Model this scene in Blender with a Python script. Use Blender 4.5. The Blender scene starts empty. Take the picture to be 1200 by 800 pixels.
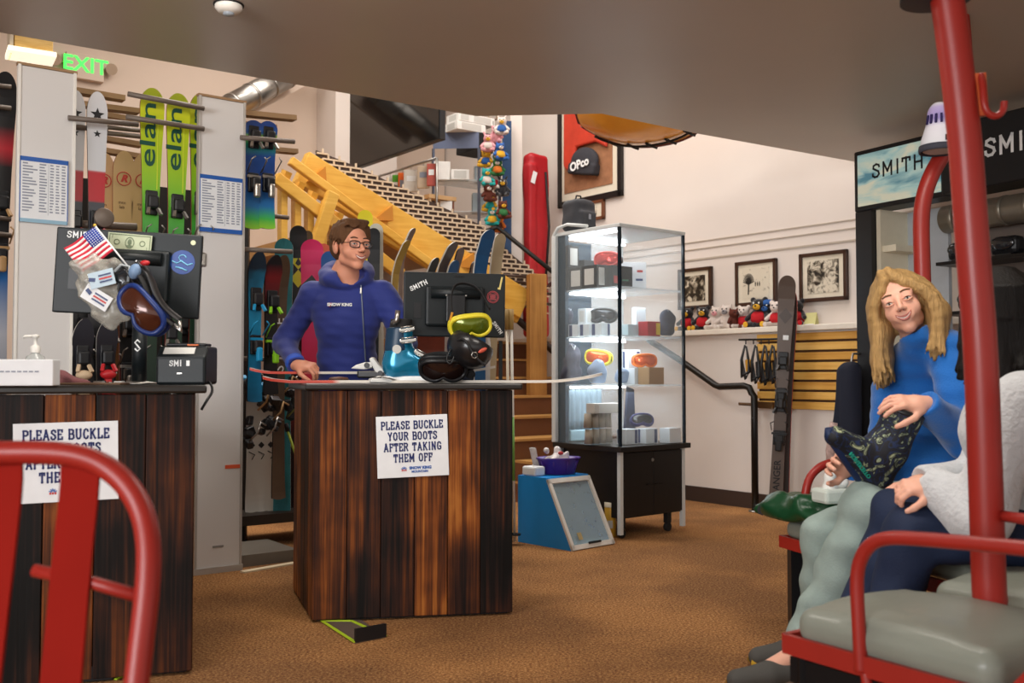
import bpy, bmesh, math, random
import numpy as np
from mathutils import Vector, Matrix, Euler
random.seed(7); rng = np.random.RandomState(5)
S = bpy.context.scene
COL = S.collection
PI = math.pi
# ------------------------------------------------------------------ camera
FPX = 1150.0; EYE = 1.06; PITCH = math.atan(40/FPX)
cd = bpy.data.cameras.new('camera'); cam = bpy.data.objects.new('camera', cd); COL.objects.link(cam)
cam.location = (0, 0, EYE); cam.rotation_euler = (PI/2 + PITCH, 0, 0)
cd.sensor_width = 36; cd.lens = 36*FPX/1200; cd.clip_start = .05; cd.clip_end = 100
cd.dof.use_dof = True; cd.dof.focus_distance = 5.0; cd.dof.aperture_fstop = 3.4
S.camera = cam
S.view_settings.view_transform = 'Standard'; S.view_settings.look = 'None'
S.view_settings.gamma = 1; S.view_settings.use_curve_mapping = False
S.view_settings.exposure = 0.42
# ------------------------------------------------------------------ world and large lights
def lin(c):
    if isinstance(c, str): c = [int(c[i:i+2], 16) for i in (0, 2, 4)]
    c = [v/255 for v in c]
    return tuple(v/12.92 if v <= .04045 else ((v+.055)/1.055)**2.4 for v in c)
W = bpy.data.worlds.new('world'); S.world = W; W.use_nodes = True
W.node_tree.nodes['Background'].inputs[0].default_value = (1, .95, .90, 1)
W.node_tree.nodes['Background'].inputs[1].default_value = .80
def area(name, loc, target, size, energy, color=(1, .93, .84), sy=None):
    l = bpy.data.lights.new(name, 'AREA'); l.energy = energy; l.color = color; l.size = size
    if sy: l.shape = 'RECTANGLE'; l.size_y = sy
    o = bpy.data.objects.new(name, l); COL.objects.link(o); o.location = loc
    o.rotation_euler = (Vector(target)-Vector(loc)).to_track_quat('-Z', 'Y').to_euler()
    return o
area('hall_light', (-1.2, 8.4, 5.2), (-1.2, 8.0, 0), 3.0, 85, (1, .95, .89), 2.0)
area('hall_light_far', (1.2, 6.9, 5.2), (1.0, 7.2, 0), 1.6, 62, (1, .95, .91), 1.2)
area('rack_light', (-1.9, 6.6, 5.0), (-1.7, 6.0, 1.0), 1.6, 66, (1, .94, .87), 1.0)
area('front_fill', (-3.2, -2.2, 2.0), (0.1, 5, .9), 3.2, 210, (.97, .98, 1.0), 2.0)  # added soft fill from behind the camera, stands in for windows
area('room_fill', (0.9, 2.9, 2.57), (0.9, 3.1, 0), 1.2, 20, (1, .93, .84), .6)  # added unseen fill under the low ceiling to brighten the near room
area('desk_fill', (-1.0, 3.3, 2.57), (-.9, 4.0, .3), 1.0, 22, (1, .93, .84), .5)  # added unseen fill that brightens the counters
# ------------------------------------------------------------------ pixel to place
def ray(u, v):
    a = (u-600)/FPX; b = (400-v)/FPX; c, s = math.cos(PITCH), math.sin(PITCH)
    return Vector((a, c-b*s, s+b*c))
CAMP = Vector((0, 0, EYE))
def P(u, v, Y):
    r = ray(u, v); return CAMP + r*(Y/r.y)
def PZ(u, v, z):
    r = ray(u, v); return CAMP + r*((z-EYE)/r.z)
def hit(u, v, P0, D):
    r = ray(u, v); s = (r.x*P0[1]-r.y*P0[0])/(r.y*D[0]-r.x*D[1])
    k = (P0[1]+s*D[1])/r.y
    return s, EYE+k*r.z
# ------------------------------------------------------------------ materials
MATS = {}
def nodes(m):
    m.use_nodes = True; return m.node_tree.nodes, m.node_tree.links, m.node_tree.nodes['Principled BSDF']
def mat(name, col, rough=.55, metal=0, spec=.4, var=0, scale=20, bump=0, bscale=None, emit=0, alpha=1, trans=0, coat=0, stretch=None, sheen=0, sss=0):
    if name in MATS: return MATS[name]
    m = bpy.data.materials.new(name); N, L, B = nodes(m); c = lin(col)
    B.inputs['Base Color'].default_value = (*c, 1); B.inputs['Roughness'].default_value = rough
    B.inputs['Metallic'].default_value = metal; B.inputs['Specular IOR Level'].default_value = spec
    if coat: B.inputs['Coat Weight'].default_value = coat; B.inputs['Coat Roughness'].default_value = .12
    if sheen: B.inputs['Sheen Weight'].default_value = sheen
    if sss:
        B.inputs['Subsurface Weight'].default_value = sss; B.inputs['Subsurface Radius'].default_value = (.012, .004, .002)
        B.inputs['Subsurface Scale'].default_value = 1.0
    if trans: B.inputs['Transmission Weight'].default_value = trans
    if alpha < 1: B.inputs['Alpha'].default_value = alpha
    if emit: B.inputs['Emission Color'].default_value = (*c, 1); B.inputs['Emission Strength'].default_value = emit
    tc = N.new('ShaderNodeTexCoord'); src = tc.outputs['Object']
    if stretch:
        mp = N.new('ShaderNodeMapping'); mp.inputs['Scale'].default_value = stretch; L.new(src, mp.inputs[0]); src = mp.outputs[0]
    nz = N.new('ShaderNodeTexNoise'); nz.inputs['Scale'].default_value = scale; nz.inputs['Detail'].default_value = 5
    L.new(src, nz.inputs['Vector'])
    mx = N.new('ShaderNodeMix'); mx.data_type = 'RGBA'
    v = var or .06
    mx.inputs[6].default_value = (*[x*(1-v) for x in c], 1); mx.inputs[7].default_value = (*[min(1, x*(1+v)) for x in c], 1)
    L.new(nz.outputs['Fac'], mx.inputs[0]); L.new(mx.outputs[2], B.inputs['Base Color'])
    if bump:
        bp = N.new('ShaderNodeBump'); bp.inputs['Strength'].default_value = bump; bp.inputs['Distance'].default_value = .01
        n2 = N.new('ShaderNodeTexNoise'); n2.inputs['Scale'].default_value = bscale or scale*3; n2.inputs['Detail'].default_value = 4
        L.new(src, n2.inputs['Vector']); L.new(n2.outputs['Fac'], bp.inputs['Height']); L.new(bp.outputs[0], B.inputs['Normal'])
    MATS[name] = m; return m
def ramp_mat(name, stops, axis='Z', lo=0, hi=1, rough=.35, noise=0, spec=.4):
    """colour changes with the object's own coordinate: printed graphics of skis and boards"""
    if name in MATS: return MATS[name]
    m = bpy.data.materials.new(name); N, L, B = nodes(m)
    B.inputs['Roughness'].default_value = rough; B.inputs['Specular IOR Level'].default_value = spec
    tc = N.new('ShaderNodeTexCoord'); sp = N.new('ShaderNodeSeparateXYZ'); L.new(tc.outputs['Object'], sp.inputs[0])
    src = sp.outputs[axis]
    if noise:
        nz = N.new('ShaderNodeTexNoise'); nz.inputs['Scale'].default_value = 9; L.new(tc.outputs['Object'], nz.inputs['Vector'])
        ma = N.new('ShaderNodeMath'); ma.operation = 'MULTIPLY_ADD'; L.new(nz.outputs['Fac'], ma.inputs[0]); ma.inputs[1].default_value = noise; L.new(src, ma.inputs[2]); src = ma.outputs[0]
    mr = N.new('ShaderNodeMapRange'); mr.inputs[1].default_value = lo; mr.inputs[2].default_value = hi; L.new(src, mr.inputs[0])
    cr = N.new('ShaderNodeValToRGB'); L.new(mr.outputs[0], cr.inputs[0]); e = cr.color_ramp.elements
    e[0].position = stops[0][0]; e[0].color = (*lin(stops[0][1]), 1); e[1].position = stops[-1][0]; e[1].color = (*lin(stops[-1][1]), 1)
    for p, c in stops[1:-1]:
        x = e.new(p); x.color = (*lin(c), 1)
    L.new(cr.outputs[0], B.inputs['Base Color']); MATS[name] = m; return m
def wood_mat(name, cols, grain=(30, 30, 1.2), rough=.6, bump=.25, spec=.3, fine=.3):
    """long grain along the object's z; every board (mesh island) gets its own tone"""
    if name in MATS: return MATS[name]
    m = bpy.data.materials.new(name); N, L, B = nodes(m)
    B.inputs['Roughness'].default_value = rough; B.inputs['Specular IOR Level'].default_value = spec
    tc = N.new('ShaderNodeTexCoord'); g = N.new('ShaderNodeNewGeometry')
    mp = N.new('ShaderNodeMapping'); mp.inputs['Scale'].default_value = grain
    cb = N.new('ShaderNodeCombineXYZ'); mu = N.new('ShaderNodeMath'); mu.operation = 'MULTIPLY'; mu.inputs[1].default_value = 37.0
    L.new(g.outputs['Random Per Island'], mu.inputs[0])
    for i in range(3): L.new(mu.outputs[0], cb.inputs[i])
    va = N.new('ShaderNodeVectorMath'); va.operation = 'ADD'; L.new(tc.outputs['Object'], va.inputs[0]); L.new(cb.outputs[0], va.inputs[1])
    L.new(va.outputs[0], mp.inputs[0])
    n1 = N.new('ShaderNodeTexNoise'); n1.inputs['Scale'].default_value = 1.0; n1.inputs['Detail'].default_value = 8; n1.inputs['Distortion'].default_value = .6
    L.new(mp.outputs[0], n1.inputs['Vector'])
    n2 = N.new('ShaderNodeTexNoise'); n2.inputs['Scale'].default_value = 2.6; n2.inputs['Detail'].default_value = 3; L.new(va.outputs[0], n2.inputs['Vector'])
    a = N.new('ShaderNodeMath'); a.operation = 'MULTIPLY_ADD'; a.inputs[1].default_value = .55; L.new(n1.outputs['Fac'], a.inputs[0])
    b = N.new('ShaderNodeMath'); b.operation = 'MULTIPLY'; b.inputs[1].default_value = .55; L.new(n2.outputs['Fac'], b.inputs[0]); L.new(b.outputs[0], a.inputs[2])
    c = N.new('ShaderNodeMath'); c.operation = 'MULTIPLY_ADD'; c.inputs[1].default_value = .30; L.new(g.outputs['Random Per Island'], c.inputs[0])
    L.new(a.outputs[0], c.inputs[2])
    mp3 = N.new('ShaderNodeMapping'); mp3.inputs['Scale'].default_value = tuple(q*5 if q > 5 else q*1.6 for q in grain); L.new(va.outputs[0], mp3.inputs[0])
    n3 = N.new('ShaderNodeTexNoise'); n3.inputs['Scale'].default_value = 1.0; n3.inputs['Detail'].default_value = 4; L.new(mp3.outputs[0], n3.inputs['Vector'])
    c3 = N.new('ShaderNodeMath'); c3.operation = 'MULTIPLY_ADD'; c3.inputs[1].default_value = .5*fine; L.new(n3.outputs['Fac'], c3.inputs[0]); L.new(c.outputs[0], c3.inputs[2]); c = c3
    d = N.new('ShaderNodeMapRange'); d.inputs[1].default_value = .42+.25*fine+(0 if fine < .5 else .05); d.inputs[2].default_value = .98+.25*fine-(0 if fine < .5 else .06); L.new(c.outputs[0], d.inputs[0])
    cr = N.new('ShaderNodeValToRGB'); L.new(d.outputs[0], cr.inputs[0]); e = cr.color_ramp.elements
    e[0].color = (*lin(cols[0]), 1); e[1].color = (*lin(cols[-1]), 1)
    for i, q in enumerate(cols[1:-1]):
        x = e.new((i+1)/(len(cols)-1)); x.color = (*lin(q), 1)
    L.new(cr.outputs[0], B.inputs['Base Color'])
    if bump:
        bp = N.new('ShaderNodeBump'); bp.inputs['Strength'].default_value = bump; bp.inputs['Distance'].default_value = .005
        L.new(n1.outputs['Fac'], bp.inputs['Height']); L.new(bp.outputs[0], B.inputs['Normal'])
    MATS[name] = m; return m
# ------------------------------------------------------------------ mesh building
class MB:
    def __init__(s): s.v = []; s.f = []; s.m = []; s.sm = []; s.M = Matrix.Identity(4)
    def add(s, vs, fs, mi=0, smooth=False):
        o = len(s.v); s.v += [tuple(s.M @ Vector(p)) for p in vs]
        for f in fs: s.f.append([o+i for i in f]); s.m.append(mi); s.sm.append(smooth)
        return s
    def box(s, c, d, rot=None, mi=0, bev=0, top=1.0):
        x, y, z = [q/2 for q in d]; R = Euler(rot).to_matrix() if rot else None
        if bev:
            bm = bmesh.new(); bmesh.ops.create_cube(bm, size=1)
            for w in bm.verts:
                k = top if w.co.z > 0 else 1
                w.co = Vector((w.co.x*d[0]*k, w.co.y*d[1]*k, w.co.z*d[2]))
            bmesh.ops.bevel(bm, geom=bm.edges[:], offset=min(bev, .49*min(d)), segments=2, profile=.5, affect='EDGES')
            vs = [w.co.copy() for w in bm.verts]; bm.verts.index_update(); fs = [[w.index for w in f.verts] for f in bm.faces]; bm.free()
        else:
            vs = [Vector((a*x*(top if k > 0 else 1), b*y*(top if k > 0 else 1), k*z)) for a, b, k in ((-1,-1,-1),(1,-1,-1),(1,1,-1),(-1,1,-1),(-1,-1,1),(1,-1,1),(1,1,1),(-1,1,1))]
            fs = [(0,3,2,1),(4,5,6,7),(0,1,5,4),(1,2,6,5),(2,3,7,6),(3,0,4,7)]
        if R: vs = [R @ q for q in vs]
        return s.add([q+Vector(c) for q in vs], fs, mi)
    def bb(s, a, b, mi=0, bev=0):
        return s.box([(a[i]+b[i])/2 for i in range(3)], [abs(b[i]-a[i]) for i in range(3)], mi=mi, bev=bev)
    def bar(s, a, b, w, t, mi=0, up=(0, 0, 1), bev=0):
        a, b = Vector(a), Vector(b); d = b-a; L = d.length; d.normalize(); u = Vector(up)
        sx = d.cross(u); sx = sx.normalized() if sx.length > 1e-4 else Vector((1, 0, 0)); uu = sx.cross(d)
        M0 = s.M; R = Matrix((sx, d, uu)).transposed().to_4x4(); s.M = M0 @ Matrix.Translation((a+b)/2) @ R
        s.box((0, 0, 0), (w, L, t), mi=mi, bev=bev); s.M = M0; return s
    def tube(s, pts, r, seg=12, mi=0, closed=False, cap=True, flat=1.0):
        pts = [Vector(p) for p in pts]; n = len(pts); rs = r if isinstance(r, (list, tuple)) else [r]*n
        T = []
        for i in range(n):
            if closed: t = pts[(i+1) % n]-pts[i-1]
            else: t = pts[min(i+1, n-1)]-pts[max(i-1, 0)]
            T.append(t.normalized() if t.length > 1e-9 else Vector((0, 0, 1)))
        ref = Vector((0, 0, 1)) if abs(T[0].z) < .9 else Vector((1, 0, 0)); u = T[0].cross(ref).normalized()
        vs = []; fs = []
        for i in range(n):
            u = (u-T[i]*u.dot(T[i])); u = u.normalized() if u.length > 1e-6 else T[i].orthogonal().normalized(); w = T[i].cross(u)
            for k in range(seg):
                a = 2*PI*k/seg; vs.append(pts[i]+u*(rs[i]*math.cos(a))+w*(rs[i]*flat*math.sin(a)))
        for i in range(n if closed else n-1):
            j = (i+1) % n
            for k in range(seg): fs.append((i*seg+k, i*seg+(k+1) % seg, j*seg+(k+1) % seg, j*seg+k))
        s.add(vs, fs, mi, True)
        if cap and not closed:
            o = len(s.v)-len(vs)
            s.f.append([o+k for k in reversed(range(seg))]); s.m.append(mi); s.sm.append(False)
            s.f.append([o+(n-1)*seg+k for k in range(seg)]); s.m.append(mi); s.sm.append(False)
        return s
    def cyl(s, a, b, r, r2=None, seg=20, mi=0): return s.tube([a, b], [r, r if r2 is None else r2], seg, mi)
    def lathe(s, prof, c=(0, 0, 0), seg=24, mi=0, cap=True):
        vs = []; fs = []; n = len(prof)
        for r, z in prof:
            for k in range(seg): a = 2*PI*k/seg; vs.append((c[0]+r*math.cos(a), c[1]+r*math.sin(a), c[2]+z))
        for i in range(n-1):
            for k in range(seg): fs.append((i*seg+k, i*seg+(k+1) % seg, (i+1)*seg+(k+1) % seg, (i+1)*seg+k))
        s.add(vs, fs, mi, True)
        o = len(s.v)-len(vs)
        if cap:
            s.f.append([o+k for k in reversed(range(seg))]); s.m.append(mi); s.sm.append(False)
            s.f.append([o+(n-1)*seg+k for k in range(seg)]); s.m.append(mi); s.sm.append(False)
        return s
    def ell(s, c, r, rot=None, seg=16, ring=10, mi=0):
        R = Euler(rot).to_matrix() if rot else Matrix.Identity(3); vs = []; fs = []
        for i in range(ring+1):
            th = PI*i/ring
            for k in range(seg):
                a = 2*PI*k/seg; vs.append(R @ Vector((r[0]*math.sin(th)*math.cos(a), r[1]*math.sin(th)*math.sin(a), -r[2]*math.cos(th)))+Vector(c))
        for i in range(ring):
            for k in range(seg): fs.append((i*seg+k, i*seg+(k+1) % seg, (i+1)*seg+(k+1) % seg, (i+1)*seg+k))
        return s.add(vs, fs, mi, True)
    def prism(s, out, y0, y1, mi=0, axis='y', smooth=False, side_mi=None):
        """outline in (x,z) pushed along y (axis y) or outline (x,y) along z, or (y,z) along x"""
        def mk(p, d): return (p[0], d, p[1]) if axis == 'y' else ((p[0], p[1], d) if axis == 'z' else (d, p[0], p[1]))
        n = len(out); vs = [mk(p, y0) for p in out]+[mk(p, y1) for p in out]
        s.add(vs, [list(range(n)), list(reversed(range(n, 2*n)))], mi)
        o = len(s.v)-2*n
        for k in range(n):
            s.f.append([o+(k+1) % n, o+k, o+n+k, o+n+(k+1) % n]); s.m.append(mi if side_mi is None else side_mi); s.sm.append(smooth)
        return s
    def grid(s, fn, nu, nv, mi=0, smooth=True, thick=0):
        vs = [fn(i/nu, j/nv) for j in range(nv+1) for i in range(nu+1)]
        fs = [(j*(nu+1)+i, j*(nu+1)+i+1, (j+1)*(nu+1)+i+1, (j+1)*(nu+1)+i) for j in range(nv) for i in range(nu)]
        return s.add(vs, fs, mi, smooth)
    def build(s, name, mats, parent=None, world=False, bevel=0, fix=True, sub=0, solid=0):
        me = bpy.data.meshes.new(name); vs = s.v
        if world and parent is not None:
            I = rootm(parent).inverted(); vs = [tuple(I @ Vector(p)) for p in vs]
        me.from_pydata(vs, [], s.f)
        for m in (mats if isinstance(mats, (list, tuple)) else [mats]): me.materials.append(m)
        me.polygons.foreach_set('material_index', s.m); me.polygons.foreach_set('use_smooth', s.sm)
        if fix:
            bm = bmesh.new(); bm.from_mesh(me); bmesh.ops.recalc_face_normals(bm, faces=bm.faces[:]); bm.to_mesh(me); bm.free()
        me.update()
        o = bpy.data.objects.new(name, me); COL.objects.link(o)
        if parent is not None: o.parent = parent
        if bevel:
            b = o.modifiers.new('bevel', 'BEVEL'); b.width = bevel; b.segments = 2; b.limit_method = 'ANGLE'; b.angle_limit = .7
        if solid:
            q = o.modifiers.new('solidify', 'SOLIDIFY'); q.thickness = solid; q.offset = 0
        if sub:
            q = o.modifiers.new('subsurf', 'SUBSURF'); q.levels = sub; q.render_levels = sub
        return o
ROOTM = {}
def rootm(o):
    while o.name not in ROOTM: o = o.parent
    return ROOTM[o.name]
def tag(o, label=None, cat=None, group=None, kind=None):
    if label: o['label'] = label
    if cat: o['category'] = cat
    if group: o['group'] = group
    if kind: o['kind'] = kind
    return o
def thing(name, label, cat, loc=(0, 0, 0), rz=0, group=None, rot=None):
    o = bpy.data.objects.new(name, None); COL.objects.link(o); o.location = loc
    o.rotation_euler = rot if rot else (0, 0, rz)
    o.empty_display_size = .05
    ROOTM[o.name] = Matrix.Translation(loc) @ Euler(o.rotation_euler).to_matrix().to_4x4()
    return tag(o, label, cat, group)
def place(o, loc, rz=None, rot=None):
    o.location = loc
    if rz is not None: o.rotation_euler = (0, 0, rz)
    if rot is not None: o.rotation_euler = rot
    return o
def struct(o): o['kind'] = 'structure'; return o
def kids(o): return [c for c in bpy.data.objects if c.parent == o]
def dup(root, loc, rz=None, label=None, rot=None, remat=None, group=None):
    def cp(o, par):
        c = o.copy(); COL.objects.link(c); c.parent = par
        if remat and c.type == 'MESH' and any(sl.material and sl.material.name in remat for sl in c.material_slots):
            c.data = c.data.copy()
            for i, mm in enumerate(c.data.materials):
                if mm and mm.name in remat: c.data.materials[i] = remat[mm.name]
        for k in kids(o): cp(k, c)
        return c
    r = cp(root, None); place(r, loc, rz, rot)
    if label: r['label'] = label
    if group: r['group'] = group
    return r
def text_obj(body, size, m, parent, loc=(0, 0, 0), rot=(PI/2, 0, 0), name='lettering', bold=0, align='CENTER', ext=.0015, sx=1.0, shear=0):
    cu = bpy.data.curves.new(name, 'FONT'); cu.body = body; cu.size = size; cu.offset = bold; cu.extrude = ext; cu.align_x = align; cu.align_y = 'CENTER'; cu.shear = shear
    cu.resolution_u = 3
    t = bpy.data.objects.new('tmp', cu); COL.objects.link(t); bpy.context.view_layer.update()
    me = bpy.data.meshes.new_from_object(t.evaluated_get(bpy.context.evaluated_depsgraph_get()))
    COL.objects.unlink(t); bpy.data.objects.remove(t); bpy.data.curves.remove(cu)
    me.transform(Matrix.Translation(loc) @ Euler(rot).to_matrix().to_4x4() @ Matrix.Diagonal((sx, 1, 1, 1)))
    me.materials.clear(); me.materials.append(m); me.name = name
    o = bpy.data.objects.new(name, me); COL.objects.link(o)
    if parent is not None: o.parent = parent
    return o
# slab-serif letters drawn with strokes for the counter signs
SLAB = {
 'P': (.62, [[(.1,0),(.1,1)],[(.1,.97),(.42,.97),(.58,.86),(.58,.62),(.42,.5),(.1,.5)]], [(.1,0,.12),(.06,1,.08)]),
 'L': (.58, [[(.12,0),(.12,1)],[(.12,.04),(.55,.04),(.55,.26)]], [(.12,0,.12),(.12,1,.12)]),
 'E': (.60, [[(.12,0),(.12,1)],[(.12,.04),(.56,.04),(.56,.24)],[(.12,.96),(.55,.96),(.55,.76)],[(.12,.52),(.42,.52)]], [(.1,0,.1),(.1,1,.1)]),
 'A': (.74, [[(.1,0),(.37,1),(.64,0)],[(.2,.33),(.54,.33)]], [(.1,0,.11),(.64,0,.11),(.3,1,.08)]),
 'S': (.58, [[(.54,.76),(.5,.9),(.32,.97),(.12,.88),(.1,.68),(.3,.54),(.48,.42),(.53,.22),(.4,.05),(.2,.03),(.07,.14),(.06,.28)]], []),
 'B': (.64, [[(.1,0),(.1,1)],[(.1,.97),(.42,.97),(.55,.86),(.55,.64),(.4,.53),(.1,.53)],[(.4,.53),(.6,.42),(.6,.14),(.44,.03),(.1,.03)]], [(.06,0,.08),(.06,1,.08)]),
 'U': (.72, [[(.13,1),(.13,.25),(.24,.06),(.36,.03),(.48,.06),(.59,.25),(.59,1)]], [(.13,1,.12),(.59,1,.12)]),
 'C': (.64, [[(.57,.76),(.5,.92),(.34,.98),(.16,.88),(.08,.5),(.16,.12),(.34,.02),(.5,.08),(.58,.26)]], []),
 'K': (.72, [[(.12,0),(.12,1)],[(.58,1),(.14,.42)],[(.28,.6),(.62,0)]], [(.12,0,.12),(.12,1,.12),(.58,1,.1),(.62,0,.1)]),
 'Y': (.70, [[(.1,1),(.35,.45),(.6,1)],[(.35,.45),(.35,0)]], [(.1,1,.1),(.6,1,.1),(.35,0,.13)]),
 'O': (.70, [[(.35,.98),(.54,.88),(.62,.5),(.54,.12),(.35,.02),(.16,.12),(.08,.5),(.16,.88),(.35,.98)]], []),
 'R': (.70, [[(.1,0),(.1,1)],[(.1,.97),(.42,.97),(.56,.86),(.56,.64),(.42,.52),(.1,.52)],[(.38,.52),(.6,.02)]], [(.1,0,.12),(.06,1,.08),(.62,0,.08)]),
 'T': (.64, [[(.32,0),(.32,1)],[(.06,.74),(.06,.96),(.58,.96),(.58,.74)]], [(.32,0,.13)]),
 'F': (.58, [[(.12,0),(.12,1)],[(.12,.96),(.54,.96),(.54,.74)],[(.12,.52),(.42,.52)]], [(.12,0,.12),(.1,1,.1)]),
 'I': (.32, [[(.16,0),(.16,1)]], [(.16,0,.12),(.16,1,.12)]),
 'N': (.74, [[(.14,0),(.14,1),(.6,0),(.6,1)]], [(.14,0,.11),(.12,1,.1),(.6,1,.11)]),
 'G': (.70, [[(.6,.76),(.52,.92),(.34,.98),(.16,.88),(.08,.5),(.16,.12),(.34,.02),(.52,.08),(.6,.2),(.6,.44),(.4,.44)]], [(.6,.46,.08)]),
 'H': (.76, [[(.14,0),(.14,1)],[(.62,0),(.62,1)],[(.14,.5),(.62,.5)]], [(.14,0,.11),(.14,1,.11),(.62,0,.11),(.62,1,.11)]),
 'M': (.86, [[(.14,0),(.14,1),(.43,.3),(.72,1),(.72,0)]], [(.14,0,.11),(.1,1,.09),(.76,1,.09),(.72,0,.11)]),
 ' ': (.36, [], [])}
def slab_text(mb, txt, cx, z, h, y, t=.15, mi=0, gap=.17, wf=.80):
    Wt = sum(SLAB[c][0]+gap for c in txt)-gap; x = cx-Wt*h*wf/2
    for c in txt:
        w, st, se = SLAB[c]
        for pl in st:
            for (x0, z0), (x1, z1) in zip(pl, pl[1:]):
                a = Vector((x+x0*h*wf, y, z+z0*h)); b = Vector((x+x1*h*wf, y, z+z1*h)); d = (b-a).normalized()*t*h*.42
                mb.bar(a-d, b+d, .001, t*h, mi=mi, up=Vector((d.z, 0, -d.x)))
        for sx, sz, hw in se:
            zz = z+(sz*h if 0 < sz < 1 else (.055*h if sz == 0 else h*.945))
            mb.box((x+sx*h*wf, y, zz), (hw*1.9*h, .001, .11*h), mi=mi)
        x += (w+gap)*h*wf
def sans(mb, txt, cx, z, h, y, t=.17, mi=0, gap=.14, wf=1.0):
    Wt = sum(SLAB[c][0]+gap for c in txt)-gap; x = cx-Wt*h*wf/2
    for c in txt:
        w, st, se = SLAB[c]
        for pl in st:
            for (x0, z0), (x1, z1) in zip(pl, pl[1:]):
                a = Vector((x+x0*h*wf, y, z+z0*h)); q = Vector((x+x1*h*wf, y, z+z1*h)); d = (q-a).normalized()*t*h*.4
                mb.bar(a-d, q+d, .001, t*h, mi=mi, up=Vector((d.z, 0, -d.x)))
        x += (w+gap)*h*wf
def smooth(pts, it=2):
    for _ in range(it):
        q = [pts[0]]
        for a, c in zip(pts, pts[1:]): q += [a.lerp(c, .25), a.lerp(c, .75)]
        pts = q+[pts[-1]]
    return pts
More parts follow.
